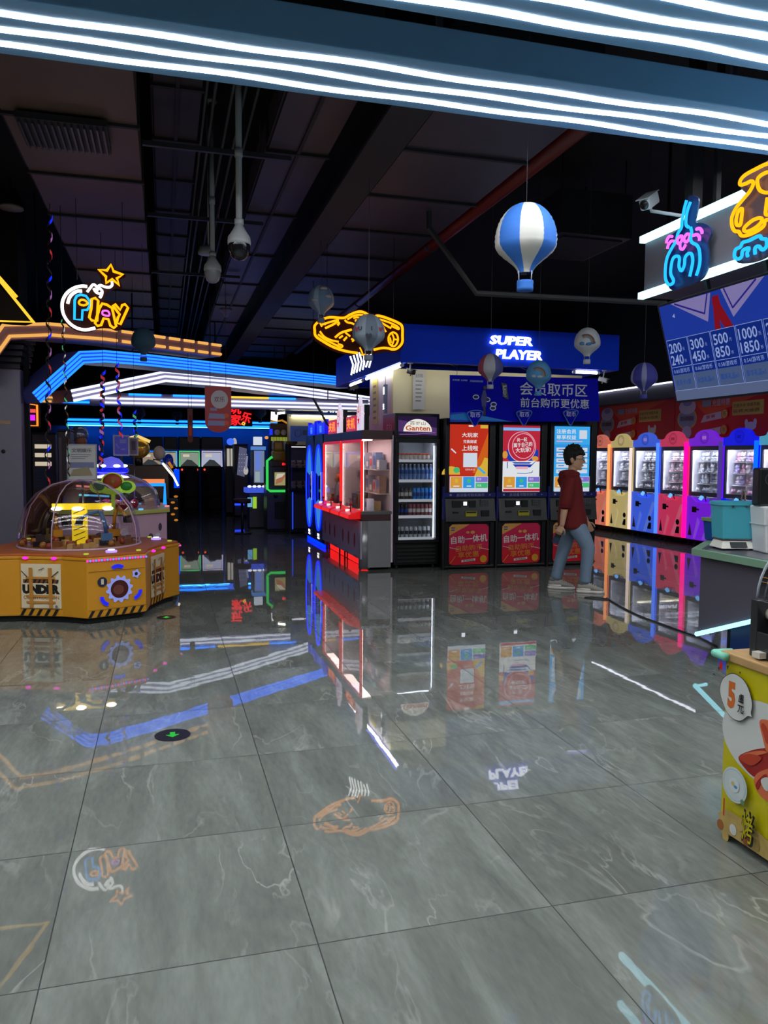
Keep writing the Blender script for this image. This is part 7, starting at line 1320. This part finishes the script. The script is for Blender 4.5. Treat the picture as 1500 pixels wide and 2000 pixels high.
cab('grid_panel_cabinet', 'tilted grey game cabinet with dotted lilac front', 458, 484, 870, 19.5, [('dotted_front', lambda m, W, H: [m.poly([(0.06, 1.05), (W*0.75, 1.0), (W-0.02, H-0.08), (0.12, H-0.03)], 0.035, WBL2)]+[m.ell(0.12+0.06*(i % 4), 1.15+0.1*(i//4), 0.014, 0.014, 0.035, WBL, 8) for i in range(20)]), ('white_paddle', lambda m, W, H: (m.ell(W*0.85, 1.15, 0.06, 0.1, 0.02, WBL3, 12), m.line([(W*0.85, 1.2), (W*0.95, 1.5)], 0.05, 0.02, WBL))), ('blue_foot_lamp', lambda m, W, H: m.box(0.0, W*0.7, -0.02, 0.03, 0.3, 0.36, em('foot_blue', (0.02, 0.06, 1), 1.5, True)))])
cab('water_tank_cabinet', 'slim white and blue lit cabinet with a white cube on top', 494, 519, 872, 18.2, [('blue_lit_front', lambda m, W, H: (m.rect(0.03, W-0.03, 0.9, H-0.1, 0.035, em('tank_grey', (130, 150, 190), 0.7)), m.rect(0.06, W*0.6, 1.2, H-0.12, 0.035, em('tank_blue', (110, 140, 230), 0.8)), m.rect(0.05, W*0.55, 0.92, 1.15, 0.035, em('tank_pale', (170, 190, 190), 0.7)))), ('white_cube', lambda m, W, H: m.box(0.03, W-0.08, 0.02, 0.2, H+0.03, H+0.22, em('cube_white', (215, 225, 240), 0.9))), ('blue_collar', lambda m, W, H: m.box(-0.02, W, -0.01, 0.3, H-0.08, H-0.0, em('collar_blue', (90, 140, 220), 0.8)))], body=pm('tank_body', (120, 124, 140), 0.4))
t = thing('stool_console', 'grey console with a blue tray top and a lime and pale blue screen', 'console', (at(487, 960, 'y', 16.5).x, 16.5, 0)); m = M(); m.box(0, 0.36, 0, 0.5, 0.02, 0.75, pm('console_grey', (82, 84, 96), 0.4)); m.box(0.02, 0.34, 0.02, 0.48, 0, 0.02, BLACKM); m.build('console_body', t, bevel=0.02)
m = M(); m.box(-0.08, 0.32, -0.12, 0.4, 0.75, 0.85, em('tray_blue', (0.06, 0.12, 0.8), 0.8, True)); [m.ball((0.0+0.1*i, -0.05, 0.88), (0.045, 0.06, 0.025), em('tray_lamp', (0.85, 0.85, 1), 1.4, True), 8, 5) for i in range(4)]; m.build('blue_tray', t); m = M(); m.rect(-0.04, 0.06, 0.45, 0.65, -0.005, em('scr_pale', (110, 170, 215), 0.9)); m.rect(0.07, 0.15, 0.42, 0.66, -0.005, em('scr_lime', (160, 210, 60), 0.9)); m.build('side_screen', t)
t = thing('bar_stool', 'dark stool with a round seat in front of the grey console', 'stool', (at(478, 992, 'y', 15.4).x-0.05, 15.4, 0)); m = M(); m.cyl((0, 0, 0.6), (0, 0, 0.68), 0.17, pm('stool_brown', (60, 30, 28), 0.5), 16); m.build('seat', t); m = M(); m.cyl((0, 0, 0.02), (0, 0, 0.6), 0.025, BLACK, 8); m.cyl((0, 0, 0), (0, 0, 0.02), 0.18, BLACK, 16); m.build('pedestal', t)
# green framed machine with golden creature head
t = thing('green_framed_machine', 'arcade machine with bright green frame and golden blocky head on top', 'arcade machine', (at(522, 950, 'y', 15.6).x, 15.6, 0)); W = 0.80; GN = em('frame_green', (0.03, 0.5, 0.08), 1.3, True)
m = M(); m.box(0, W, 0.05, 0.6, 0.05, 1.3, pm('machine_charcoal', (44, 44, 50), 0.4)); m.box(0.03, W-0.03, 0.08, 0.55, 0, 0.05, BLACKM); m.box(0.1, W-0.1, 0.1, 0.5, 1.3, 1.42, pm('machine_umber', (66, 40, 22), 0.5)); m.build('cabinet_body', t, bevel=0.01)
m = M(); m.tube([(0.1, 0.0, 1.5), (0.0, 0.0, 1.42), (0.0, 0.0, 0.86), (0.06, 0.0, 0.82), (W, 0.0, 0.82)], 0.028, GN, 6, smooth=False); m.build('green_light_frame', t)
m = M(); m.rect(0.12, 0.44, 0.90, 1.22, 0.04, pm('scr_frame_brown', (90, 54, 34), 0.5)); m.rect(0.15, 0.41, 0.93, 1.19, 0.04, em('scr_scene', (170, 165, 110), 0.75)); m.poly([(0.17, 0.95), (0.3, 1.0), (0.38, 1.15), (0.2, 1.1)], 0.04, em('scr_scene2', (190, 120, 90), 0.7)); m.poly([(0.17, 1.05), (0.3, 1.1), (0.36, 1.17), (0.2, 1.16)], 0.04, em('scr_scene3', (215, 210, 190), 0.8)); m.build('screen', t)
GH = pm('gold_head', (176, 134, 30), 0.35, 0.3); m = M(); m.hexa([(0.14, 0.05, 1.42), (0.56, 0.05, 1.42), (0.56, 0.4, 1.42), (0.14, 0.4, 1.42), (0.12, 0.02, 1.62), (0.58, 0.02, 1.62), (0.58, 0.4, 1.62), (0.12, 0.4, 1.62)], GH); m.box(0.13, 0.33, -0.03, 0.35, 1.62, 1.82, GH); m.box(0.37, 0.58, -0.03, 0.35, 1.62, 1.82, GH); m.build('golden_head', t, bevel=0.04, seg=3)
m = M(); m.text('8888', 0.3, 0.5, 1.33, 1.38, 0.04, N_RED, 0.02); m.ball((0.45, 0.0, 1.25), (0.06, 0.02, 0.03), N_RED, 8, 5); m.build('red_digits', t); m = M(); m.rect(0.15, 0.6, 0.25, 0.6, 0.045, BLACKM); m.ball((0.17, 0.0, 0.72), 0.04, BLACK, 8, 6); m.build('coin_door', t)
# plush case with black rack
t = thing('plush_display_case', 'black-framed glass case with stuffed prizes beside the blue neon machines', 'display case', (at(566, 960, 'y', 15.1).x, 15.1, 0)); m = M(); W = 0.44
for x in (0, W):
    for y_ in (0, 0.4): m.box(x-0.025, x+0.025, y_-0.02, y_+0.02, 0, 1.75, BLACKM)
for z in (0.05, 0.85, 1.7): m.box(0, W, 0, 0.4, z, z+0.03, BLACKM)
m.box(0, W, 0.39, 0.41, 0.08, 1.7, pm('case_back', (70, 64, 80), 0.6)); m.build('case_frame', t); m = M(); m.box(0.025, W-0.025, -0.005, 0.0, 0.88, 1.7, GLASS); m.build('glass_front', t); m = M(); m.box(0.05, W-0.05, 0.05, 0.1, 1.685, 1.7, em('case_led', (0.9, 0.85, 1.0), 1.8, True)); m.build('inner_light', t)
m = M(); m.tube([(0.05, -0.03, 0.1), (0.05, -0.03, 0.82)], 0.012, em('case_blue', (0.02, 0.08, 0.9), 0.8, True), 6); m.build('blue_light_line', t)
src = None
x0 = at(566, 960, 'y', 15.1).x
for lv in range(4):
    for j in range(3):
        if src is None: src = bear((190, 165, 150), (160, 130, 150), 0.88).build('plush_toy'); o = src
        else: o = src.copy(); COL.objects.link(o)
        o.location = (x0+0.09+0.13*j, 15.1+0.12+0.12*(lv % 2), 0.8805+(0.4 if lv > 1 else 0)); tag(o, 'brown plush toy inside the black-framed glass case', 'plush toy', 'plush toys in the black-framed case')
m = M(); m.box(0.02, W-0.02, 0.04, 0.38, 1.268, 1.28, BLACKM); m.build('case_shelf', t)
t = thing('blue_notice_case', 'blue framed notice panel above the glass prize case', 'notice board', (x0+0.02, 15.15, 1.8)); m = M(); m.box(0, 0.42, 0, 0.03, 0, 0.3, glowp('notice_steel_blue', (46, 70, 130), 0.3)); m.layer = 0; m.ring(0.15, 0.16, 0.07, 0.08, 0.02, 0, pm('notice_lines', (120, 140, 190), 0.5)); m.rect(0.24, 0.33, 0.12, 0.22, 0, MATS['notice_lines']); m.box(0.1, 0.14, 0.03, 0.3, -0.048, 0.05, BLACKM); m.build('panel', t)
# monster-eyed machine behind
t = thing('monster_machine', 'tall machine with two big white eyes and yellow teeth row behind the golden head', 'arcade machine', (at(536, 850, 'y', 20.0).x, 20.0, 0)); m = M(); m.box(-0.1, 0.4, 0.05, 0.5, 0, 2.0, BLACKM); m.box(-0.08, 0.38, 0.1, 0.4, 2.0, 2.35, pm('monster_brown', (84, 68, 44), 0.5)); m.build('cabinet_body', t, bevel=0.02)
m = M(); [m.ball((0.08+0.16*i, 0.05, 2.12), (0.075, 0.04, 0.07), pm('eye_white', (215, 205, 220), 0.4), 12, 8) for i in range(2)]; m.build('monster_eye', t); m = M(); [m.box(-0.08+0.075*i, -0.02+0.075*i, -0.0, 0.05, 1.9, 2.0, em('tooth_lime', (150, 160, 60), 0.7)) for i in range(6)]; m.build('yellow_teeth', t)
m = M(); m.tube([(-0.1, 0, 2.38), (0.2, 0, 2.42), (0.42, 0, 2.3)], 0.025, em('amber_line', (190, 130, 50), 0.9), 6); m.ball((-0.2, 0, 1.98), (0.05, 0.04, 0.04), em('amber_dot', (235, 160, 90), 0.9), 8, 6); m.box(-0.12, -0.05, -0.02, 0.03, 2.05, 2.2, em('tall_blue_lamp', (0.01, 0.03, 0.9), 1.3, True)); m.build('lit_trim', t)
# far second booth
f = M(); f.box(2.9, 4.95, 19.05, 19.2, 0, 2.56, CREAM); struct('wall_far_booth', f)
t = thing('far_booth_fascia', 'distant dark blue sign fascia with white PLAYER letters', 'sign fascia', (2.6, 18.9, 2.53)); m = M(); m.box(0, 2.4, 0, 0.3, 0, 0.22, pm('far_fascia_blue', (16, 60, 120), 0.4)); m.build('fascia_panel', t)
m = M(); m.text('PLAYER', 1.04, 1.64, 0.06, 0.19, -0.005, MATS['letter_white'], 0.05, 0.12, thick=0.02); m.build('player_lettering', t); m = M(); m.box(0.2, 0.23, 0.1, 0.13, 0.22, ctop(2.8, 19)-2.53, BLACKM); m.build('hanger_post', t); m = M(); m.box(2.0, 2.03, 0.1, 0.13, 0.22, 2.77, BLACKM); m.build('hanger_post', t)
tube_lamp('tube_lamp', 'long tube lamp under the distant PLAYER fascia', (2.95, 18.98, 2.49), (4.9, 18.98, 2.49), 0.016)
tube_lamp('tube_lamp', 'short white tube lamp over the monster-eyed machine', at(540, 808, 'y', 18.7), at(558, 806, 'y', 18.7), 0.02)
c = at(536, 812, 'y', 19.4); t = thing('white_glow_sign', 'small white glowing sign beside the denim balloon', 'sign', c); m = M(); m.plate([(-0.09, -0.1), (0.07, -0.14), (0.1, 0.08), (-0.08, 0.1)], 0, 0.03, em('glow_sign_white', (0.9, 0.9, 0.95), 1.3, True)); m.build('lit_face', t); m = M(); m.cyl((0, 0.02, 0.08), (0, 0.02, ctop(c.x, c.y)-c.z), 0.008, BLACKM, 5); m.build('hanging_wire', t)
# slanted dark branch garland before the far booth
a, b = at(612, 778, 'y', 12.0), at(640, 830, 'y', 12.0); t = thing('dark_tinsel_string', 'dark tinsel string slanting down in front of the distant PLAYER sign', 'garland', b); m = M()
for i in range(40): u = i/39; p_ = (a-b)*u; m.tube([p_+Vector((-0.025, 0, 0.01)), p_+Vector((0.025, 0, -0.015))], 0.006, pm('tinsel_dark', (26, 44, 40), 0.5), 4)
m.tube([Vector((0, 0, 0)), a-b, Vector((a.x, a.y, ctop(a.x, a.y)))-b], 0.004, BLACK, 4); m.build('tinsel', t)

# ================================================================== PERSON
PR_ = Vector((4.52, 7.95, 0)); FAZ = math.radians(-30)
t = thing('person', 'person with short black hair and glasses walking in a dark red hoodie and light jeans', 'person', PR_, FAZ)
SKN = pm('skin', (196, 152, 124), 0.55, 0, 0.04); HRM = pm('hair_black', (12, 10, 10), 0.85, 0, 0.3, 60, 0.6); HOOD = pm('hoodie_red', (100, 5, 11), 0.85, 0, 0.1, 12, 0.25); JEAN = pm('jeans_blue', (112, 132, 155), 0.85, 0, 0.12, 14, 0.25); SHOE = pm('sneaker_grey', (150, 146, 138), 0.7); SOLE = pm('sneaker_sole', (214, 208, 204), 0.6)
def loft(m, rings, mat, n=18, e=1.0):
    """rings: (center, x-radius vector, y-radius vector)"""
    vs = []
    for c, ax, ay in rings:
        c, ax, ay = Vector(c), Vector(ax), Vector(ay)
        for i in range(n):
            a = 2*PI*i/n; ca, sa = math.cos(a), math.sin(a); vs.append(c+ax*(abs(ca)**e*(1 if ca > 0 else -1))+ay*(abs(sa)**e*(1 if sa > 0 else -1)))
    K = len(rings); fs = [(k*n+i, k*n+(i+1) % n, (k+1)*n+(i+1) % n, (k+1)*n+i) for k in range(K-1) for i in range(n)]+[tuple(range(n-1, -1, -1)), tuple((K-1)*n+i for i in range(n))]
    m.add(vs, fs, mat, True)
def limb(m, pts, mat, n=12):   # (x,y,z,r)
    P = [Vector(p[:3]) for p in pts]; rg = []
    for i, p in enumerate(P):
        d = (P[min(i+1, len(P)-1)]-P[max(0, i-1)]).normalized(); a = d.cross(Vector((0, 1, 0)))
        if a.length < 0.2: a = d.cross(Vector((1, 0, 0)))
        a.normalize(); b = d.cross(a); rg.append((p, a*pts[i][3], b*pts[i][3]))
    rg = [(rg[0][0]-(P[1]-P[0]).normalized()*pts[0][3]*0.5, rg[0][1]*0.6, rg[0][2]*0.6)]+rg+[(rg[-1][0]+(P[-1]-P[-2]).normalized()*pts[-1][3]*0.5, rg[-1][1]*0.6, rg[-1][2]*0.6)]
    loft(m, rg, mat, n)
def fuse(m, name, vox, sm=4, parent=t):
    o = m.build(name, parent, smooth=True); r = o.modifiers.new('r', 'REMESH'); r.mode = 'VOXEL'; r.voxel_size = vox; r.use_smooth_shade = True; s_ = o.modifiers.new('s', 'SMOOTH'); s_.iterations = sm; s_.factor = 0.5; return o
b = M(); X_ = lambda v: (v, 0, 0); Yv = lambda v: (0, v, 0)
# head: ellipses from chin to crown (forward = +x)
HX, HZ0 = -0.062, 1.375
for_h = [(0.0, 0.018, 0.03, 0.030), (0.014, 0.012, 0.050, 0.042), (0.04, 0.0, 0.072, 0.058), (0.075, -0.004, 0.086, 0.068), (0.115, -0.008, 0.095, 0.075), (0.155, -0.014, 0.100, 0.078), (0.195, -0.018, 0.096, 0.076), (0.23, -0.022, 0.080, 0.064), (0.252, -0.024, 0.050, 0.042), (0.262, -0.024, 0.02, 0.016)]
loft(b, [((HX+cx+0.01, 0, HZ0+z), X_(rx), Yv(ry)) for z, cx, rx, ry in for_h], SKN, 20)
loft(b, [((HX+0.088, 0, HZ0+0.128), (0.010, 0, 0), (0, 0.010, 0)), ((HX+0.098, 0, HZ0+0.105), (0.016, 0, 0), (0, 0.013, 0)), ((HX+0.105, 0, HZ0+0.088), (0.018, 0, 0), (0, 0.018, 0)), ((HX+0.094, 0, HZ0+0.076), (0.012, 0, 0), (0, 0.014, 0))], SKN, 10)   # nose
loft(b, [((HX+0.080, 0, HZ0+0.060), X_(0.018), Yv(0.022)), ((HX+0.082, 0, HZ0+0.052), X_(0.018), Yv(0.024)), ((HX+0.078, 0, HZ0+0.040), X_(0.017), Yv(0.022))], SKN, 10)      # lips
b.ball((HX+0.062, 0, HZ0+0.014), (0.026, 0.024, 0.018), SKN)
for sy in (-1, 1): loft(b, [((HX-0.022, sy*0.076, HZ0+0.075), X_(0.010), Yv(0.012)), ((HX-0.026, sy*0.084, HZ0+0.1), X_(0.018), Yv(0.012)), ((HX-0.030, sy*0.086, HZ0+0.125), X_(0.020), Yv(0.012)), ((HX-0.028, sy*0.082, HZ0+0.14), X_(0.010), Yv(0.008))], SKN, 10)
limb(b, [(-0.090, 0, 1.26, 0.062), (-0.088, 0, 1.34, 0.052), (-0.078, 0, 1.40, 0.052), (-0.07, 0, 1.45, 0.055)], SKN)
# hidden trunk and legs keep the body one piece
loft(b, [((-0.07, 0, 0.80), X_(0.09), Yv(0.14)), ((-0.08, 0, 0.95), X_(0.085), Yv(0.13)), ((-0.09, 0, 1.15), X_(0.09), Yv(0.15)), ((-0.09, 0, 1.28), X_(0.07), Yv(0.15)), ((-0.09, 0, 1.33), X_(0.05), Yv(0.06))], SKN)
limb(b, [(-0.04, -0.08, 0.82, 0.075), (0.10, -0.09, 0.50, 0.05), (0.085, -0.09, 0.12, 0.036), (0.09, -0.09, 0.06, 0.036)], SKN); limb(b, [(-0.09, 0.08, 0.82, 0.075), (-0.145, 0.09, 0.50, 0.05), (-0.235, 0.09, 0.12, 0.036), (-0.24, 0.09, 0.06, 0.036)], SKN)
limb(b, [(-0.10, -0.17, 1.27, 0.045), (-0.135, -0.215, 1.10, 0.042), (-0.155, -0.225, 0.95, 0.040), (-0.168, -0.225, 0.86, 0.036), (-0.178, -0.222, 0.765, 0.027)], SKN)
limb(b, [(-0.09, 0.17, 1.27, 0.045), (-0.05, 0.215, 1.10, 0.042), (-0.02, 0.225, 0.97, 0.040), (0.04, 0.222, 0.87, 0.034), (0.085, 0.215, 0.785, 0.027)], SKN)
def hand(m, w, d, pn, s=1.0, curl=0.6, thumb=1):
    """w wrist, d hand direction, pn palm normal (fingers curl towards it)"""
    w, d, pn = Vector(w), Vector(d).normalized(), Vector(pn).normalized(); pn = (pn-d*pn.dot(d)).normalized(); s_ = d.cross(pn)
    loft(m, [(w, s_*0.024*s, pn*0.017*s), (w+d*0.03*s, s_*0.034*s, pn*0.017*s), (w+d*0.06*s, s_*0.040*s, pn*0.016*s), (w+d*0.088*s, s_*0.039*s, pn*0.013*s)], SKN, 14)
    for i, (o_, L_) in enumerate(((-0.030, 0.068), (-0.010, 0.080), (0.010, 0.076), (0.029, 0.058))):
        p = w+d*0.084*s+s_*o_*s; pts = [(*p, 0.0092*s)]; a = 0.25
        for k in range(3): a += curl*(0.8 if k else 0.5); p = p+(d*math.cos(a)+pn*math.sin(a))*L_*s*(0.45, 0.32, 0.26)[k]; pts.append((*p, (0.0088, 0.0082, 0.0072)[k]*s))
        limb(m, pts, SKN, 8)
    p = w+d*0.028*s-s_*0.028*s*thumb; pts = [(*p, 0.012*s)]
    for k, q_ in enumerate((d*0.5-s_*0.7*thumb+pn*0.4, d*0.8-s_*0.25*thumb+pn*0.5, d*0.85+pn*0.5)): p = p+q_.normalized()*0.03*s; pts.append((*p, (0.0108, 0.0098, 0.0082)[k]*s))
    limb(m, pts, SKN, 8)
hand(b, (-0.179, -0.221, 0.762), (-0.38, 0.02, -0.92), (0.25, 0.95, 0.05), 0.95, 0.75, -1)
hand(b, (0.088, 0.214, 0.78), (0.42, 0.0, -0.9), (0.1, -1, 0), 0.95, 0.55, 1)
fuse(b, 'body', 0.0045, 3)
# face details
m = M(); m.ball((HX+0.082, -0.030, HZ0+0.122), (0.006, 0.010, 0.005), pm('eye_dark', (30, 22, 20), 0.2), 8, 6); m.ball((HX+0.082, 0.030, HZ0+0.122), (0.006, 0.010, 0.005), MATS['eye_dark'], 8, 6); m.build('eye', t)
m = M(); m.tube([(HX+0.094, -0.040, HZ0+0.142), (HX+0.101, -0.022, HZ0+0.147)], 0.0035, HRM, 5); m.tube([(HX+0.094, 0.040, HZ0+0.142), (HX+0.101, 0.022, HZ0+0.147)], 0.0035, HRM, 5); m.build('eyebrow', t)
m = M(); m.tube([(HX+0.096, -0.016, HZ0+0.0515), (HX+0.1, 0, HZ0+0.052), (HX+0.096, 0.016, HZ0+0.0515)], 0.003, pm('lip_line', (140, 78, 70), 0.5), 5); m.build('mouth', t)
m = M(); FRM = pm('glasses_black', (16, 16, 18), 0.3)
for sy in (-1, 1):
    cc = Vector((HX+0.107, sy*0.034, HZ0+0.118)); ax = Vector((-0.25*sy*0.9, 0, 0)); m.tube([cc+Vector((-abs(math.cos(a))*0.0-(sy*math.cos(a)*sy)*0.0-0.010*max(0, sy*math.cos(a)*sy), 0.027*math.cos(a)*sy, 0.019*math.sin(a))) for a in [i*PI/10 for i in range(20)]], 0.0026, FRM, 5, closed=True)
    m.tube([(HX+0.097, sy*0.062, HZ0+0.124), (HX+0.05, sy*0.080, HZ0+0.126), (HX-0.025, sy*0.089, HZ0+0.128), (HX-0.04, sy*0.088, HZ0+0.118)], 0.0026, FRM, 5)
m.tube([(HX+0.107, -0.009, HZ0+0.122), (HX+0.112, 0, HZ0+0.125), (HX+0.107, 0.009, HZ0+0.122)], 0.0024, FRM, 5); m.build('glasses', t)
# hair
h = M(); loft(h, [((HX-0.050, 0, HZ0+0.055), X_(0.040), Yv(0.058)), ((HX-0.047, 0, HZ0+0.08), X_(0.062), Yv(0.072)), ((HX-0.040, 0, HZ0+0.12), X_(0.078), Yv(0.080)), ((HX-0.030, 0, HZ0+0.155), X_(0.098), Yv(0.088)), ((HX-0.012, 0, HZ0+0.178), X_(0.116), Yv(0.090)), ((HX-0.010, 0, HZ0+0.215), X_(0.112), Yv(0.086)), ((HX-0.014, 0, HZ0+0.252), X_(0.090), Yv(0.068)), ((HX-0.016, 0, HZ0+0.278), X_(0.052), Yv(0.042)), ((HX-0.016, 0, HZ0+0.288), X_(0.02), Yv(0.018))], HRM, 24)
random.seed(3)
for i in range(110):
    a = random.uniform(0, 2*PI); el = random.uniform(-0.25, 1.4); dr = Vector((math.cos(a)*math.cos(el), math.sin(a)*math.cos(el), math.sin(el))); o_ = Vector((HX-0.012, 0, HZ0+0.185)); p = o_+Vector((dr.x*0.108, dr.y*0.086, dr.z*0.1))
    if dr.x > 0.3 and el < 0.1: continue
    tw = Vector((random.uniform(-0.3, 0.9), random.uniform(-0.5, 0.5), random.uniform(-0.5, 0.35))); q_ = p+(dr*0.5+tw).normalized()*random.uniform(0.014, 0.03); limb(h, [(*(p-dr*0.012), 0.010), (*p, 0.009), (*q_, 0.0035)], HRM, 6)
for sy in (-1, 1): limb(h, [(HX+0.005, sy*0.082, HZ0+0.165, 0.012), (HX+0.008, sy*0.083, HZ0+0.135, 0.010), (HX+0.006, sy*0.082, HZ0+0.105, 0.006)], HRM, 8)
limb(h, [(HX+0.03, -0.06, HZ0+0.2, 0.024), (HX+0.085, -0.045, HZ0+0.188, 0.018), (HX+0.104, -0.03, HZ0+0.165, 0.008)], HRM, 8); limb(h, [(HX+0.03, 0.03, HZ0+0.215, 0.03), (HX+0.09, 0.01, HZ0+0.2, 0.02), (HX+0.112, -0.005, HZ0+0.172, 0.009)], HRM, 8); limb(h, [(HX+0.04, 0.06, HZ0+0.2, 0.022), (HX+0.085, 0.045, HZ0+0.188, 0.016), (HX+0.1, 0.035, HZ0+0.165, 0.008)], HRM, 8)
fuse(h, 'hair', 0.0045, 1)
# hoodie
k = M(); loft(k, [((-0.068, 0, 0.715), X_(0.150), Yv(0.185)), ((-0.066, 0, 0.74), X_(0.166), Yv(0.195)), ((-0.070, 0, 0.82), X_(0.164), Yv(0.195)), ((-0.082, 0, 0.95), X_(0.146), Yv(0.190)), ((-0.088, 0, 1.08), X_(0.130), Yv(0.190)), ((-0.088, 0, 1.18), X_(0.122), Yv(0.198)), ((-0.088, 0, 1.26), X_(0.108), Yv(0.195)), ((-0.088, 0, 1.305), X_(0.088), Yv(0.140)), ((-0.088, 0, 1.335), X_(0.070), Yv(0.085)), ((-0.088, 0, 1.35), X_(0.06), Yv(0.062))], HOOD, 28, 0.9)
limb(k, [(-0.10, -0.155, 1.262, 0.066), (-0.118, -0.200, 1.19, 0.070), (-0.135, -0.222, 1.09, 0.068), (-0.150, -0.228, 1.00, 0.066), (-0.155, -0.228, 0.965, 0.056)], HOOD, 16)
limb(k, [(-0.09, 0.155, 1.262, 0.066), (-0.070, 0.200, 1.19, 0.070), (-0.045, 0.222, 1.09, 0.066), (-0.022, 0.228, 1.00, 0.062), (-0.01, 0.228, 0.96, 0.054)], HOOD, 16)
# hood bunched behind the neck
limb(k, [(-0.015, -0.065, 1.325, 0.026), (-0.075, -0.092, 1.345, 0.036), (-0.145, -0.085, 1.335, 0.046), (-0.185, 0.0, 1.318, 0.056), (-0.145, 0.085, 1.335, 0.046), (-0.075, 0.092, 1.345, 0.036), (-0.015, 0.065, 1.325, 0.026)], HOOD, 12); limb(k, [(-0.165, -0.04, 1.31, 0.05), (-0.200, 0.0, 1.25, 0.052), (-0.185, 0.0, 1.19, 0.035)], HOOD, 12)
fuse(k, 'hoodie', 0.007, 4)
m = M(); m.tube([(-0.085+0.062*math.cos(a), 0.062*math.sin(a), 1.353+0.0*a-0.020*math.cos(a)) for a in [i*PI/12 for i in range(24)]], 0.008, pm('collar_white', (205, 200, 205), 0.8), 6, closed=True); m.build('white_collar', t)
m = M()
m.tube([(-0.155+0.058*math.cos(a), -0.228+0.058*math.sin(a), 0.968) for a in [i*PI/10 for i in range(20)]], 0.008, HOOD, 6, closed=True); m.tube([(-0.012+0.055*math.cos(a), 0.228+0.055*math.sin(a), 0.962) for a in [i*PI/10 for i in range(20)]], 0.008, HOOD, 6, closed=True); m.build('sleeve_cuff', t)
# jeans
j = M(); loft(j, [((-0.065, 0, 0.90), X_(0.105), Yv(0.150)), ((-0.065, 0, 0.82), X_(0.125), Yv(0.162)), ((-0.062, 0, 0.74), X_(0.125), Yv(0.155)), ((-0.06, 0, 0.70), X_(0.10), Yv(0.12))], JEAN, 24)
limb(j, [(-0.045, -0.075, 0.80, 0.100), (0.005, -0.085, 0.70, 0.100), (0.065, -0.09, 0.60, 0.088), (0.110, -0.092, 0.50, 0.078), (0.104, -0.092, 0.38, 0.070), (0.090, -0.092, 0.25, 0.065), (0.084, -0.092, 0.125, 0.064)], JEAN, 18)
limb(j, [(-0.085, 0.075, 0.80, 0.100), (-0.110, 0.085, 0.68, 0.096), (-0.135, 0.09, 0.58, 0.086), (-0.150, 0.092, 0.50, 0.078), (-0.185, 0.092, 0.38, 0.071), (-0.215, 0.092, 0.25, 0.066), (-0.238, 0.092, 0.13, 0.064)], JEAN, 18)
fuse(j, 'jeans', 0.007, 3)
def shoe(cx, cy, yaw, lift, nm):
    mt = Matrix.Translation((cx, cy, 0)) @ Matrix.Rotation(yaw, 4, 'Z') @ Matrix.Rotation(lift, 4, 'Y'); u = M()
    loft(u, [((-0.13, 0, 0.055), (0, 0.026, 0), (0, 0, 0.030)), ((-0.105, 0, 0.065), (0, 0.040, 0), (0, 0, 0.045)), ((-0.06, 0, 0.072), (0, 0.042, 0), (0, 0, 0.052)), ((0.0, 0, 0.068), (0, 0.043, 0), (0, 0, 0.045)), ((0.06, 0, 0.052), (0, 0.050, 0), (0, 0, 0.032)), ((0.12, 0, 0.042), (0, 0.048, 0), (0, 0, 0.024)), ((0.155, 0, 0.036), (0, 0.030, 0), (0, 0, 0.014))], SHOE, 16)
    loft(u, [((-0.075, 0, 0.09), (0.045, 0, 0), (0, 0.04, 0)), ((-0.078, 0, 0.125), (0.043, 0, 0), (0, 0.037, 0)), ((-0.08, 0, 0.135), (0.036, 0, 0), (0, 0.03, 0))], pm('sneaker_collar', (120, 118, 114), 0.8), 14)
    o = u.build('shoe', t, mtx=mt); s_ = M(); out = [(-0.145, 0.0), (-0.13, 0.036), (-0.06, 0.048), (0.02, 0.047), (0.08, 0.056), (0.135, 0.048), (0.17, 0.015), (0.172, 0), (0.17, -0.015), (0.135, -0.048), (0.08, -0.056), (0.02, -0.047), (-0.06, -0.048), (-0.13, -0.036)]
    s_.slab(out, 0.0, 0.03, SOLE); s_.slab([(a*0.97, b_*0.97) for a, b_ in out if a < 0.05]+[], 0.03, 0.052, SOLE); q_ = s_.build('sole', o, mtx=mt, bevel=0.01); l_ = M()
    for i in range(4): l_.tube([(0.0+0.022*i, -0.03, 0.107-0.009*i), (0.008+0.022*i, 0, 0.116-0.01*i), (0.0+0.022*i, 0.03, 0.107-0.009*i)], 0.0035, SOLE, 4)
    l_.build('lace', o, mtx=mt)
shoe(0.13, -0.092, 0.0, 0.0, 'r'); shoe(-0.195, 0.092, 0.0, 0.0, 'l')
dh = Vector((-0.38, 0.02, -0.92)).normalized(); c = Matrix.Rotation(FAZ, 4, 'Z') @ (Vector((-0.179, -0.221, 0.762))+dh*0.12+Vector((0.004, 0.035, -0.01))); c = c+PR_
t2 = thing('mobile_phone', 'dark mobile phone held low in the hand of the walking person', 'phone', c, FAZ); m = M(); mt = Matrix.Rotation(math.atan2(0.38, 0.92), 4, 'Y'); m.box(-0.036, 0.036, -0.005, 0.005, -0.09, 0.05, BLACK); m.build('phone_body', t2, mtx=mt, bevel=0.003); m = M(); m.rect(-0.032, 0.032, -0.086, -0.02, -0.0052, pm('phone_glass', (40, 60, 84), 0.15)); m.build('phone_screen', t2, mtx=mt)
bpy.context.view_layer.update()
